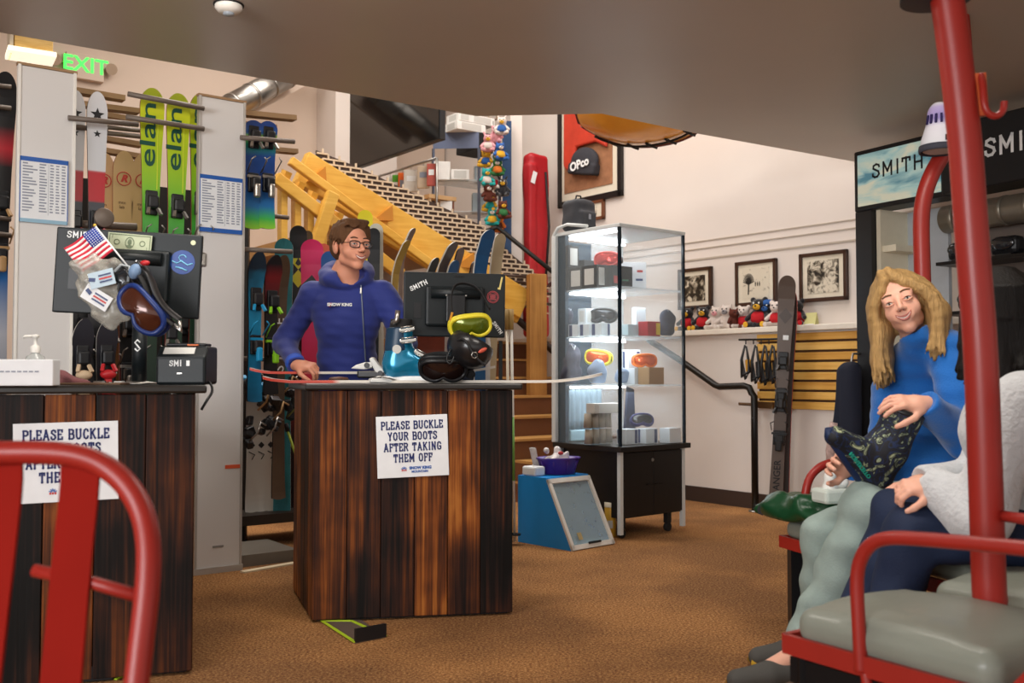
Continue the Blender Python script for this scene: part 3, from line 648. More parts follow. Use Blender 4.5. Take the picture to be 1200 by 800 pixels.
for w_ in (.84,):
    b = MB(); b.M = SM; b.tube([sled(.06+.88*i/30, w_)+Vector((0, 0, -.03)) for i in range(31)], .01, 6); b.build('lashing_cord', M_blackmetal, t, world=True)
for k in range(5):
    u_ = .2+.15*k; p = sled(u_, .84)+Vector((0, 0, -.035)); b = MB(); b.M = SM; b.tube([p+Vector((-.03, -.05, .0)), p, p+Vector((.035, .04, .0))], .011, 6); b.build('knot', M_blackmetal, t, world=True)
for dx in (-.35, .35):
    b = MB(); b.M = SM; b.cyl((dx, 0, -.1), (dx, .3, 2.1), .006, seg=6); b.build('hanging_wire', M_steel, t, world=True)
# ------------------------------------------------------------------ high duct, exit sign, box light, sensor
def cyl_thing(name, label, cat, a, b_, r, m_, rings=0):
    t = thing(name, label, cat, tuple(a)); q = MB(); q.cyl(a, b_, r, seg=28); q.build('pipe', m_, t, world=True)
    for k in range(rings):
        c = Vector(a).lerp(Vector(b_), (k+.5)/rings); d = (Vector(b_)-Vector(a)).normalized()*.015; q = MB(); q.cyl(c-d, c+d, r*1.04, seg=28); q.build('seam_ring', m_, t, world=True)
    return t
cyl_thing('air_duct', 'silver round duct running under the high roof behind the second column', 'duct', P(262, 130, 9.2), P(345, 84, 9.9), .12, M_steel, 4)
b = MB(); b.bar(P(285, 128, 9.6), P(372, 82, 10.4), .05, .16); struct(b.build('trim_5', M_wall2))
pe = P(98, 79, 9.3); ox = Vector((pe.x, pe.y)); s_, z_ = hit(98, 79, back0, A2); ox = back0+A2*s_
t = thing('exit_sign', 'lit green EXIT sign high on the tan wall', 'exit sign', (ox.x, ox.y, z_), RZA)
b = MB(); b.bb((-.17, -.07, -.13), (.17, -.001, .11), bev=.006); b.build('housing', M_wall2, t)
text_obj('EXIT', .20, mat('exit_green', '3CFF50', .5, emit=1.1), t, (0, -.073, -.0), (PI/2, 0, 0), 'lettering', bold=.002)
for sx in (-.27, .23):
    b = MB(); b.cyl((sx, -.10, .0), (sx, -.02, .02), .055, .035, 14); b.cyl((sx, -.04, .0), (sx*.6, -.03, .01), .012, seg=8); b.build('lamp_head', mat('beige_lamp', 'A8927C', .4), t)
t = thing('box_light', 'white and yellow box light hanging under the ceiling edge at the far left', 'light fixture', tuple(P(38, 58, 5.6)), .55)
b = MB(); b.box((0, 0, .02), (.20, .16, .10), bev=.006); b.build('wooden_housing', wood_mat('slat_gold', ['8A6A34', 'C79B50', 'E2BE78', 'E8CC90'], grain=(6, 6, 60), rough=.5), t)
b = MB(); b.box((-.01, -.02, -.045), (.25, .20, .03), bev=.004); b.build('lens', mat('lamp_lens', 'FFF4DC', .5, emit=.7), t)
b = MB(); b.box((-.115, 0, .02), (.02, .17, .16), bev=.004); b.build('end_plate', mat('pale_plate', 'CFC2AC', .5), t)
b = MB(); b.cyl((0, 0, .07), (0, .1, .55), .008, seg=6); b.build('hanger', M_blackmetal, t)
p = PZ(268, 5, 2.6)
t = thing('smoke_detector', 'white round smoke detector on the low ceiling', 'smoke detector', (p.x, p.y, 2.6))
b = MB(); b.lathe([(.052, 0), (.056, -.008), (.056, -.018), (.044, -.032), (.02, -.038), (.001, -.038)], cap=False); b.build('body', M_white, t)
b = MB(); b.lathe([(.024, -.034), (.022, -.045), (.001, -.047)], cap=False); b.build('sensor', mat('sensor_grey', '9AA3AD', .4), t)
b = MB(); b.lathe([(.062, -.0005), (.062, -.006), (.04, -.006)], cap=False); b.build('base_ring', M_dark, t)
# ------------------------------------------------------------------ white rack columns
M_col = mat('white_laminate', 'D6D3D0', .5, var=.02, scale=2); M_alu = mat('satin_aluminium_edge', 'B9B4AE', .4, .3)
c2 = Vector((-1.69, 5.25)); c2r = c2+A2*.262; c1r = c2+A2*-.62; c1 = c1r+A2*-.266; c0r = c1+A2*-.55
def column(p, wdt, label, side_mark):
    t = thing('rack_column', label, 'column', (p.x, p.y, 0), RZA)
    b = MB(); b.bb((.012, 0, .03), (wdt-.012, .026, 2.57)); b.build('panel', M_col, t)
    for x in (0, wdt-.014): b = MB(); b.bb((x, -.006, .02), (x+.014, .032, 2.575), bev=.002); b.build('edge_strip', M_white if side_mark == 0 else M_alu, t)
    b = MB(); b.bb((-.004, -.012, 0), (wdt+.004, .05, .032)); b.build('foot', M_alu, t)
    b = MB(); b.bb((-.004, -.004, 2.572), (wdt+.004, .034, 2.585)); b.build('cap', mat('tan_cap', '9A7A58', .5), t)
    return t
column(c1, .266, 'white rack column behind the left counter, near the pump bottle', 0)
t = column(c2, .262, 'white rack column standing free between the two plank counters', 1)
b = MB(); b.bb((.10, -.004, .135), (.16, 0, .145)); b.build('floor_vent', mat('vent_grey', '8A8884', .5), t)
b = MB(); b.bb((.165, -.003, .555), (.255, 0, .575)); b.build('red_sticker', mat('orange_red_sticker', 'E0603A', .5), t)
def price_chart(p, x0, x1, z0, z1, label, bars=True):
    t = thing('price_chart', label, 'poster', (p.x-B2.x*.001, p.y-B2.y*.001, 0), RZA)
    b = MB(); b.bb((x0, -.012, z0), (x1, -.007, z1)); b.build('sheet', M_paper, t)
    b = MB(); b.bb((x0, -.0135, z1-.022), (x1, -.0122, z1)); 
    if bars: b.bb((x0, -.0135, z0), (x1, -.0122, z0+.024))
    else: b.bb((x0, -.0135, z0), (x1, -.0122, z0+.018), mi=1)
    b.bb((x0, -.0135, z0), (x0+.004, -.0122, z1)); b.bb((x1-.004, -.0135, z0), (x1, -.0122, z1)); b.build('blue_border', [M_blueink, mat('pale_blue', '8FB4C8', .6)], t)
    b = MB(); r = random.Random(3); n = 17; wt = x1-x0
    for i in range(n):
        z = z1-.036-i*(z1-z0-.075)/n
        for (f0, f1) in ((.06, .36 if i % 4 else .2), (.40, .56), (.62, .70), (.74, .82), (.86, .95)):
            k = r.uniform(.65, 1); b.bb((x0+wt*f0, -.0135, z), (x0+wt*(f0+(f1-f0)*k), -.0122, z+.0065))
    b.bb((x0+wt*.585, -.0135, z0+.04), (x0+wt*.59, -.0122, z1-.03)); b.build('rows_of_print', M_grayink, t)
price_chart(c1, .012, .232, 1.805, 2.125, 'blue-bordered price chart taped to the column behind the left monitor', False)
price_chart(c2, .004, .244, 1.835, 2.145, 'blue-barred price chart taped to the free-standing white column')
# ================================================================== COUNTERS
M_char = wood_mat('charred_plank', ['080605', '140D0B', '2E1810', '4E2812', '7C4219', 'A4642A'], grain=(22, 22, 1.2), rough=.55, bump=.35, spec=.2, fine=.8)
M_top = mat('black_stained_top', '1E1A16', .35, var=.3, scale=14, spec=.5)
def counter(name, label, loc, rz, w, d, n, nside, splay=0):
    t = thing(name, label, 'counter', loc, rz)
    r = random.Random(n); b = MB(); pw = w/n
    for i in range(n): b.bb((i*pw+.0015, -.018+r.uniform(0, .003), .012), ((i+1)*pw-.0015, .002, .995), bev=.003)
    b.build('front_planks', M_char, t)
    for x0, x1 in ((-.0, .02), (w-.02, w)):
        b = MB(); sw = d/nside
        if x0 <= 0 and splay: b.M = Matrix(((1, -splay, 0, 0), (0, 1, 0, 0), (0, 0, 1, 0), (0, 0, 0, 1)))
        for i in range(nside): b.bb((x0-(.002 if x0 <= 0 else -.002), i*sw+.003, .012), (x1, (i+1)*sw-.0015, .995), bev=.003)
        b.build('side_planks', M_char, t)
    b = MB(); b.bb((.02, .02, .0), (w-.02, d-.02, .05)); b.build('plinth', M_dark, t)
    b = MB(); b.bb((.012, .003, .05), (w-.012, .018, .99)); b.build('gap_backing', M_dark, t)  # added backing that keeps light from showing through the plank gaps
    b = MB(); b.bb((.02, .25, .45), (w-.02, d-.02, .47)); b.build('inner_shelf', M_top, t)
    b = MB(); b.prism([(-.035, -.045), (w+.04, -.045), (w+.04, d+.03), (-.035-splay*d, d+.03)], .997, 1.026, axis='z'); b.build('counter_top', M_top, t, bevel=.008)
    return t
MC = (-.861, 4.262, 0); MR = math.radians(9.8)
desk = counter('plank_counter', 'dark charred plank counter with the man standing behind it, in the middle', MC, MR, .875, .64, 6, 5, .17)
LR = math.radians(18); lw = 1.48; lx, ly = -1.143-math.cos(LR)*lw, 3.545-math.sin(LR)*lw
ldesk = counter('plank_counter', 'dark charred plank counter at the left edge, behind the red lift chair', (lx, ly, 0), LR, lw, .64, 9, 4)
def sign(label, c, tilt, w, h, rz, par_y):
    t = thing('counter_sign', label, 'sign', c, rot=(0, tilt, rz))
    b = MB(); b.bb((-w/2, -.003, -h/2), (w/2, 0, h/2), bev=.001); b.build('board', M_paper, t)
    b = MB(); lh = h*.125
    for i, s_ in enumerate(('PLEASE BUCKLE', 'YOUR BOOTS', 'AFTER TAKING', 'THEM OFF')): slab_text(b, s_, 0, h*(.285-.178*i), lh, -.0042, .165)
    b.build('lettering', M_navy, t, fix=False)
    b = MB(); cx, cz = -w*.13, -h*.375
    for k in range(5): a = PI*(.12+.19*k); b.bar((cx+math.cos(a)*h*.015, -.0042, cz+math.sin(a)*h*.015), (cx+math.cos(a)*h*.05, -.0042, cz+math.sin(a)*h*.05), h*.012, .001, up=(0, 1, 0), mi=0)
    for k in (-1, 0, 1): b.box((cx+k*h*.03, -.0042, cz-h*.012), (h*.02, .001, h*.028), mi=1)
    b.build('emblem', [M_blueink, M_redink], t)
    text_obj('SNOW KING', h*.062, M_blueink, t, (w*.1, -.004, -h*.355), name='small_lettering', bold=.0009, ext=.0004)
    text_obj('MOUNTAIN', h*.05, M_blueink, t, (w*.09, -.004, -h*.415), name='small_lettering', bold=.0006, ext=.0004)
    return t
def on_front(u, v, origin, rz, off=.024):
    d = Vector((math.cos(rz), math.sin(rz))); n = Vector((-d.y, d.x)); o = Vector(origin[:2])-n*off
    s, z = hit(u, v, o, d); return (o.x+d.x*s, o.y+d.y*s, z)
sign('white PLEASE BUCKLE YOUR BOOTS sign on the middle counter', on_front(483.5, 522.5, MC, MR), -.035, .312, .268, MR, 0)
sign('white PLEASE BUCKLE YOUR BOOTS sign behind the red chair on the left counter', on_front(78, 541, (lx, ly), LR), -.02, .332, .272, LR, 0)
# ================================================================== SKIS
def ski_mesh(b, L, tail=.045, waist=.036, tip=.052, th=.012, bend=.07, rad=.12, tailbend=.01, twin=False, n=30, mis=(0, 1)):
    st = []
    fs_ = [0, .03*.2, .03*.5]+[.03+(1-rad/L-.03)*i/(n-12) for i in range(n-11)]+[1-rad/L*(1-math.sin(PI/2*k/8)) for k in range(1, 9)]
    fs_ = sorted(set(fs_)) if not twin else [rad/L*(1-math.cos(PI/2*k/8)) for k in range(9)]+[rad/L+(1-2*rad/L)*k/12 for k in range(1, 13)]+[1-rad/L*(1-math.sin(PI/2*k/8)) for k in range(1, 9)]
    n = len(fs_)-1
    for i in range(n+1):
        f = fs_[i]; z = L*f
        if f < .45: w = waist+(tail-waist)*((.45-f)/.45)**2
        else: w = waist+(tip-waist)*((f-.45)/.45)**2 if f < .9 else tip
        e = (L-z)/rad
        if e < 1: w = tip*math.sqrt(max(0, 1-(1-e)**2))+.001
        e = z/(rad if twin else .02)
        if e < 1: w = min(w, tail*math.sqrt(max(0, 1-(1-e)**2))+.012)
        y = 0; k = (z-(L-.28))/.28
        if k > 0: y = -bend*k*k
        k = (.12-z)/.12
        if k > 0: y -= tailbend*k*k
        st.append((w, y, z))
    o = len(b.v); vs = []
    for w, y, z in st: vs += [(-w, y-th/2, z), (w, y-th/2, z), (w, y+th/2, z), (-w, y+th/2, z)]
    fs = []; mm = []
    for i in range(n):
        a = i*4; c = a+4
        for k, mi in ((0, mis[0]), (1, mis[1]), (2, mis[0]), (3, mis[1])):
            fs.append((a+k, a+(k+1) % 4, c+(k+1) % 4, c+k)); mm.append(mi)
    fs += [(0, 3, 2, 1), (n*4, n*4+1, n*4+2, n*4+3)]; mm += [mis[1]]*2
    o2 = len(b.f); b.add(vs, fs, 0); b.m[o2:] = mm
    return st
def binding(par, z, m1, m2=None, s=1.0, name='binding'):
    b = MB(); y = -.006
    b.bb((-.036*s, y-.022, z-.13), (.036*s, y, z-.02), bev=.006); b.bb((-.03*s, y-.07, z-.12), (.03*s, y-.02, z-.05), bev=.012, mi=0)
    b.bb((-.02*s, y-.085, z-.17), (.02*s, y-.05, z-.09), bev=.01, mi=1)
    b.bb((-.036*s, y-.022, z+.12), (.036*s, y, z+.25), bev=.006); b.bb((-.034*s, y-.06, z+.15), (.034*s, y-.02, z+.22), bev=.012)
    for k in (-1, 1): b.bar((k*.026*s, y-.05, z+.15), (k*.040*s, y-.07, z+.115), .016, .014, mi=1)
    b.bb((-.045*s, y-.03, z-.05), (.045*s, y-.012, z-.035), mi=1)
    b.tube([(-.045*s, y-.02, z-.02), (-.052*s, y-.10, z+.04), (-.03*s, y-.11, z+.055)], .004, 6, mi=1); b.tube([(.045*s, y-.02, z-.02), (.052*s, y-.10, z+.04), (.03*s, y-.11, z+.055)], .004, 6, mi=1)
    return b.build(name, [m1, m2 or M_steel], par)
def ski(label, L, face, edge, group=None, bind=None, name='ski', **kw):
    t = thing(name, label, 'snowboard' if name == 'snowboard' else 'ski', (0, 0, 0), 0, group)
    b = MB(); ski_mesh(b, L, **kw); b.build('ski_body' if name == 'ski' else 'deck', [face, edge], t)
    if bind: binding(t, bind[0], bind[1], bind[2] if len(bind) > 2 else None, .85)
    return t
c2o = c2
def rk(u, v, off=0):
    """pixel to a point on the rack's upright plane (off = metres behind it)"""
    o = c2o+Vector((B2.x, B2.y))*off; s, z = hit(u, v, o, A2); return Vector((o.x+A2.x*s, o.y+A2.y*s, z))
def stand(t, u, vtop, off, L, lean=0, roll=0, rz=None):
    p = rk(u, vtop, off); t.location = (p.x, p.y, p.z-L); t.rotation_euler = (lean, roll, RZA if rz is None else rz); return t
M_skiedge = mat('red_brown_ski_edge', '8A2A1C', .4); M_whiteedge = mat('pale_ski_edge', 'C8C4BC', .4); M_blackedge = mat('black_ski_edge', '18171A', .4)
M_green = ramp_mat('lime_to_green', [(0, '0E1A14'), (.42, '12351F'), (.5, '0F6B3A'), (.62, '4FAE2E'), (.8, 'A8C818'), (.93, 'C3CC1E'), (.97, '8E9A14'), (1, '9AA41A')], 'Z', 0, 1.72)
M_deepgreen = mat('deep_green_print', '0B4A3A', .4)
g = ski('lime green ski with dark ELAN-style lettering, first of three between the columns', 1.72, M_green, M_skiedge, 'lime green skis', (.92, M_black, M_steel), tail=.05, waist=.040, tip=.062, rad=.10, bend=.004)
g['label'] = 'lime green ski with dark lettering, first of three between the columns'
text_obj('elan', .115, M_deepgreen, g, (-.018, -.0085, 1.47), (PI/2, -PI/2, 0), 'lettering', bold=.001, ext=.0008, sx=1.9)
b = MB(); b.bb((.028, -.0085, 1.18), (.032, -.0072, 1.55)); b.build('pin_stripe', mat('yellow_lime_print', 'D2DC3A', .4), g)
b = MB(); b.bb((-.03, -.0095, 1.10), (.022, -.007, 1.15)); b.build('price_tag', M_paper, g)
stand(g, 177, 101, .02, 1.72, -.02, .01)
q = dup(g, (0, 0, 0), label='lime green ski with dark lettering, middle of three between the columns'); stand(q, 206, 107, .02, 1.72, -.02, .015)
q = dup(g, (0, 0, 0), label='lime green ski half hidden by the free-standing white column'); stand(q, 233, 107, .065, 1.72, -.02, .015)
M_star = ramp_mat('grey_red_black_ski', [(0, '1A1A1C'), (.50, '24242A'), (.60, '3A3C44'), (.665, '3A3C44'), (.67, 'B01C28'), (.757, 'B01C28'), (.762, 'C9CBCE'), (1, 'CFCFD2')], 'Z', 0, 1.72)
g = ski('pale grey ski with black star and red block, right of two beside the left column', 1.72, M_star, M_blackedge, 'grey and red skis', (.85, M_black, M_redink), tail=.045, waist=.036, tip=.05, bend=.006)
def star(b, cx, cz, r, y):
    o = []
    for k in range(10): a = PI/2+k*PI/5; rr = r if k % 2 == 0 else r*.42; o.append((cx+rr*math.cos(a), cz+rr*math.sin(a)))
    b.prism(o, y-.001, y)
b = MB(); star(b, 0, 1.60, .036, -.0095); star(b, .0, 1.50, .02, -.008); b.build('star_print', M_blackedge, g)
stand(g, 116, 106, .05, 1.72, -.02, 0)
q = dup(g, (0, 0, 0), label='pale grey ski with star and red block, touching the left column'); stand(q, 90, 104, .09, 1.72, -.02, 0)
M_natural = ramp_mat('natural_wood_ski', [(0, '2A2420'), (.45, '8A5A30'), (.55, 'BF9258'), (.8, 'D3AE7C'), (1, 'C9A67E')], 'Z', 0, 1.6, noise=.12)
g = ski('wooden-looking ski with red R circle, behind the lime skis', 1.62, M_natural, M_skiedge, 'wooden-looking skis', (.75, M_black, M_dark), tail=.05, waist=.045, tip=.06, bend=.003)
b = MB(); b.tube([(.038*math.cos(2*PI*k/24), -.0085, 1.46+.038*math.sin(2*PI*k/24)) for k in range(24)], .0028, 6, closed=True); b.build('ring_print', M_redink, g)
text_obj('R', .055, M_redink, g, (0, -.0085, 1.46), name='lettering', bold=.003, ext=.0005, shear=.3)
text_obj('mtn\nlab', .026, mat('brown_ink', '6A4A34', .6), g, (-.005, -.007, 1.31), name='small_lettering', ext=.0004)
stand(g, 139, 176, .55, 1.62, 0, .02)
q = dup(g, (0, 0, 0), label='wooden-looking ski with red R circle, partly covered by the first lime ski'); stand(q, 161, 179, .55, 1.62, 0, .02)
q = dup(g, (0, 0, 0), label='amber ski between the grey ski and the wooden-looking skis'); stand(q, 122, 179, .62, 1.62, 0, 0)
# dark skis in the first bay, behind
M_dkski = ramp_mat('dark_ski', [(0, '16120F'), (.3, '1F1A18'), (.45, '6E1B1C'), (.5, '1B1A1C'), (.8, '26221F'), (1, '34302C')], 'Z', 0, 1.5)
M_dkgreen = ramp_mat('dark_green_ski', [(0, 'B7D030'), (.12, '5DB22E'), (.35, '0F5A34'), (.6, '132017'), (1, '1B1D1A')], 'Z', 0, 1.3)
g = ski('dark ski in the dim rack behind the left monitor, first from the left', 1.35, M_dkski, M_skiedge, 'dark skis in the lower rack behind the left monitor', (.78, M_black, M_steel), rad=.08, bend=.03)
stand(g, 98, 292, .12, 1.35)
for i, (u, v, o) in enumerate(((128, 300, .18), (150, 296, .25), (176, 292, .12), (214, 296, .15), (226, 300, .3))):
    q = dup(g, (0, 0, 0), label='dark ski in the dim rack behind the left monitor, %s from the left' % ('second', 'third', 'fourth', 'fifth', 'last')[i]); stand(q, u, v, o, 1.35)
g = ski('dark green ski with a bright lime tail beside the monitor pole', 1.3, M_dkgreen, M_skiedge, None, (.7, M_black, M_steel)); stand(g, 199, 300, .08, 1.3)
for u, o, lab, mm in ((96, .02, 'ski with a beige strap ring above the pink cloth', mat('beige_strap', 'C9B090', .6)), (124, .02, 'ski with a red and black binding left of the monitor pole', mat('bright_red_plastic', 'B8242A', .4))):
    g = ski(lab, 1.0, M_star, M_whiteedge, None, (.62, M_black, mm)); stand(g, u, 374, o, 1.0)
    b = MB(); b.ell((0, -.06, .72), (.04, .03, .025), mi=0); b.tube([(.042*math.cos(a/9*2*PI), -.07, .585+.045*math.sin(a/9*2*PI)) for a in range(9)], .008, 6, closed=True); b.bar((0, -.065, .62), (0, -.06, .70), .03, .02); b.build('boot_clamp', mm, g)
# rack rails
M_rail = mat('grey_brown_rack_rail', '6E6258', .45, .2); M_tanrail = mat('tan_rack_board', '9A7B58', .6, var=.15, scale=8)
rack = thing('ski_rack', 'tall ski rack of rails and shelves between and behind the white columns', 'rack', (c1r.x, c1r.y, 0), RZA)
def rrail(u0, v0, u1, v1, off, r=.014, tan=False):
    b = MB(); p, q = rk(u0, v0, off), rk(u1, v1, off)
    if tan: b.bar(p, q, .07, .028)
    else: b.tube([p, q], r, 8)
    b.build('shelf_board' if tan else 'rail', M_tanrail if tan else M_rail, rack, world=True)
for a in ((150, 110, 239, 127, -.07), (148, 137, 239, 151, -.05), (80, 138, 162, 146, -.02), (80, 148, 126, 152, .1)): rrail(*a)
for a in ((84, 106, 145, 116, .3), (84, 121, 162, 131, .5), (118, 134, 162, 142, .7), (118, 162, 165, 170, .8), (118, 176, 165, 184, .8), (284, 133, 345, 139, .1), (284, 146, 322, 150, .3), (300, 174, 347, 178, .7)): rrail(*a, .014, True)
for a in ((118, 148, 165, 153, .6), (118, 155, 165, 160, .6), (282, 161, 345, 166, -.02), (310, 252, 338, 255, .3), (284, 292, 342, 295, .05), (284, 420, 350, 422, .3)): rrail(*a)
for a in ((84, 262, 160, 266, .1), ): rrail(*a, .02)
# rack foot in the second bay and uprights
for u in (112, 160, 288):
    b = MB(); p = rk(u, 300, .9); b.bb((p.x-.02, p.y-.02, 0), (p.x+.02, p.y+.02, 2.3)); b.build('upright', mat('dark_upright', '2A2420', .5), rack, world=True)
b = MB(); p, q = rk(286, 612, .85), rk(356, 622, .85); b.bar((p.x-.6, p.y-.45, .17), (q.x+.7, q.y+.5, .17), .5, .06); b.build('bottom_shelf', mat('dark_shelf', '2B2119', .5), rack, world=True)
b = MB(); p, q = c1r+B2*1.3, c2r+A2*.42+B2*1.3; b.prism([(*p,), (*q,), (*(q+B2*.04),), (*(p+B2*.04),)], .2, 2.3, axis='z'); b.build('back_panel', mat('dark_back_panel', '1C1714', .7), rack, world=True)
b = MB(); b.lathe([(.045, -.02), (.05, 0), (.045, .02), (.001, .022)], seg=20); o = b.build('round_hook', M_rail, rack); p = rk(122, 255, -.02); o.matrix_parent_inverse = Matrix(); o.location = ROOTM[rack.name].inverted() @ p; o.rotation_euler = (PI/2, 0, 0); o.scale = (1, 1, .5)
b = MB(); s0_ = c2r; b.prism([(*(c2r+B2*.06),), (*(c2r+A2*.36+B2*.06),), (*(c2r+A2*.36+B2*.5),), (*(c2r+B2*.5),)], 0, .065, axis='z')
t = b.build('grey_plinth', mat('grey_plinth_paint', '6F685E', .5), None); tag(t, 'low grey plinth on the carpet right of the free-standing column', 'plinth')
b = MB(); p = G0 = PZ(284, 671, 0); q = PZ(352, 659, 0); d = (q-p).normalized(); b.bar(p+Vector((0, 0, .004)), q+d*.9+Vector((0, 0, .004)), .045, .008); struct(b.build('trim_6', mat('pale_threshold', 'D8C8A8', .5)))
# far-left rack, behind and beside the first column
g = ski('black and red ski at the far left edge beside the first column', 1.9, ramp_mat('black_red_ski', [(0, '1B1B1D'), (.3, 'B9BCC4'), (.45, '1A5FA0'), (.5, '1A1A1C'), (.75, '1A1A1C'), (.8, 'B02430'), (.86, '17171A'), (1, '17171A')], 'Z', 0, 1.9), M_blackedge, None, (1.05, M_black, mat('tan_strap', 'B08A5A', .6)), tip=.06)
stand(g, 4, 88, .35, 1.9)
q = dup(g, (0, 0, 0), label='black and red ski cut off by the left picture edge'); stand(q, -14, 90, .38, 1.9)
frk = thing('ski_rack', 'narrow dark ski rack at the far left edge', 'rack', tuple(rk(-10, 300, .3)), RZA)
for v in (100, 125, 255, 274): b = MB(); b.tube([rk(-60, v-8, .28), rk(13, v+2, .28)], .013, 8); b.build('rail', M_rail, frk, world=True)
b = MB(); p = c1+B2*.5; q = p-A2*1.3; b.prism([(*q,), (*p,), (*(p+B2*.04),), (*(q+B2*.04),)], .1, 2.35, axis='z'); b.build('back_panel', mat('charcoal_panel', '222024', .7), frk, world=True)
# second bay: short junior skis above, others below
M_gunmetal0 = mat('gunmetal_plastic', '2C2B2C', .35, .2); M_cyan0 = mat('cyan_plastic', '1E9BD0', .4)
M_junior = ramp_mat('junior_ski', [(0, 'A8D022'), (.13, '3FB04A'), (.25, '1B6AA8'), (.45, '123C86'), (.72, '16468E'), (.82, '1F8A6A'), (.9, '8CC824'), (.93, '2458A0'), (1, '1D3F86')], 'Z', 0, .62, noise=.05)
g = ski('short blue and green junior ski in the upper rack, beside the white column', .62, M_junior, M_blackedge, 'short blue and green junior skis', (.34, M_black, M_steel), tail=.05, waist=.045, tip=.055, bend=.02, rad=.05, th=.016)
stand(g, 296, 146, .12, .60)
q = dup(g, (0, 0, 0), label='short blue and green junior ski in the upper rack, nearer the man'); stand(q, 313, 147, .12, .60)
g = ski('light blue ski with a white label hanging under the junior skis', .85, ramp_mat('cyan_ski', [(0, '14384A'), (.4, '1C86B8'), (.75, '2A9CCB'), (1, '1E2A34')], 'Z', 0, .85, noise=.2), M_blackedge, None, (.4, M_gunmetal0, M_cyan0), th=.016); stand(g, 299, 296, .12, .85)
b = MB(); b.bb((-.02, -.012, .70), (.03, -.007, .76)); b.build('price_tag', M_paper, g)
g = ski('dark ski with an acid green binding bar, beside the light blue ski', .8, M_dkski, M_blackedge, None, (.35, M_black, mat('acid_green', '8ACB22', .4)), th=.016); stand(g, 318, 300, .14, .8)
g = ski('brown ski with vertical lettering between the dark ski and the teal board', 1.5, mat('brown_topsheet', '5A4634', .5, var=.2), M_blackedge, None); stand(g, 328, 300, .5, 1.5)
text_obj('STANCE', .09, M_whiteink, g, (0, -.008, .95), (PI/2, -PI/2, 0), 'lettering', ext=.0006)
def clump(u, v, off, seed, label, mats_, sc=1.0):
    r = random.Random(seed); p = rk(u, v, off); t = thing('ski_binding_set', label, 'ski binding', tuple(p), RZA, 'bindings in the lower rack')
    b = MB(); 
    for k in range(5): b.box((r.uniform(-.05, .05)*sc, r.uniform(-.05, .05), r.uniform(-.07, .07)*sc), (r.uniform(.03, .06)*sc, .05, r.uniform(.03, .07)*sc), (r.uniform(-.6, .6), r.uniform(-.6, .6), 0), bev=.008, mi=k % 2)
    b.build('housing', [mats_[0], mats_[1]], t)
    b = MB(); b.tube([(-.05*sc, -.05, -.05*sc), (-.02, -.10, 0), (.0, -.09, .06*sc), (.05*sc, -.05, .04*sc)], .006, 6); b.build('lever', mats_[2], t)
    return t
M_gunmetal = mat('gunmetal_plastic', '2C2B2C', .35, .2); M_olive = mat('olive_strap', '6A6A34', .6); M_tan2 = mat('tan_strap', 'B08A5A', .6); M_cyanp = mat('cyan_plastic', '1E9BD0', .4)
for i, (u, v, o, mm) in enumerate(((296, 446, .3, (M_gunmetal, M_cyanp, M_olive)), (308, 470, .3, (M_gunmetal, M_black, M_tan2)), (325, 482, .4, (M_gunmetal, M_black, M_tan2)), (342, 478, .5, (M_black, M_gunmetal, M_olive)), (318, 500, .35, (M_black, M_gunmetal, M_steel)), (298, 506, .3, (M_black, M_gunmetal, M_steel)), (336, 452, .6, (M_gunmetal, M_black, M_tan2)))):
    clump(u, v, o, i+3, 'dark ski binding in the dim rack, '+('topmost, with a cyan block', 'below the cyan one, with a tan lever', 'third down, with a tan lever', 'touching the middle counter, with an olive lever', 'lowest in the centre', 'lowest, beside the white column', 'upper right one, near the man\'s elbow')[i], mm)
M_wht = ramp_mat('white_ski_tail', [(0, 'CFCAC0'), (.8, 'BDB8B0'), (.9, '3A3430'), (1, '28231F')], 'Z', 0, .85)
g = ski('white ski tail with a small black emblem standing on the dark bottom shelf', .85, M_wht, M_blackedge, 'white skis on the bottom shelf', None, th=.014); 
b = MB(); b.box((0, -.008, .42), (.03, .001, .03), (0, .78, 0)); b.tube([(-.02, -.008, .38), (.02, -.008, .36), (.0, -.008, .33)], .003, 5); b.build('emblem', M_blackedge, g)
for i, u in enumerate((294, 305, 316)):
    q = g if i == 0 else dup(g, (0, 0, 0)); p = rk(u, 600, .75); place(q, (p.x, p.y, .2), RZA)
    q['label'] = ['white ski tail on the bottom shelf, nearest the white column', 'white ski tail on the bottom shelf, middle one', 'white ski tail on the bottom shelf beside the maroon ski'][i]
g = ski('maroon and teal mottled ski tail on the dark bottom shelf', .95, mat('maroon_mottle', '4A2A28', .5, var=.6, scale=9), M_blackedge, None); p = rk(328, 600, .8); place(g, (p.x, p.y, .2), RZA)
g = ski('black ski leaning in the lower rack beside the middle counter', 1.2, M_dkski, M_blackedge, None, (.8, M_black, M_steel)); p = rk(343, 600, .8); place(g, (p.x, p.y, .2), RZA)
t = thing('ski_pole', 'thin yellow green ski pole leaning in the lower rack', 'ski pole', tuple(rk(352, 545, .3))); b = MB(); b.tube([rk(337, 505, .5), rk(356, 560, .45)], .008, 8); b.build('shaft', mat('yellow_green', 'A6B83A', .4), t, world=True)
b = MB(); b.cyl(rk(337, 505, .5), rk(335, 496, .5), .014, seg=8); b.build('grip', M_black, t, world=True)
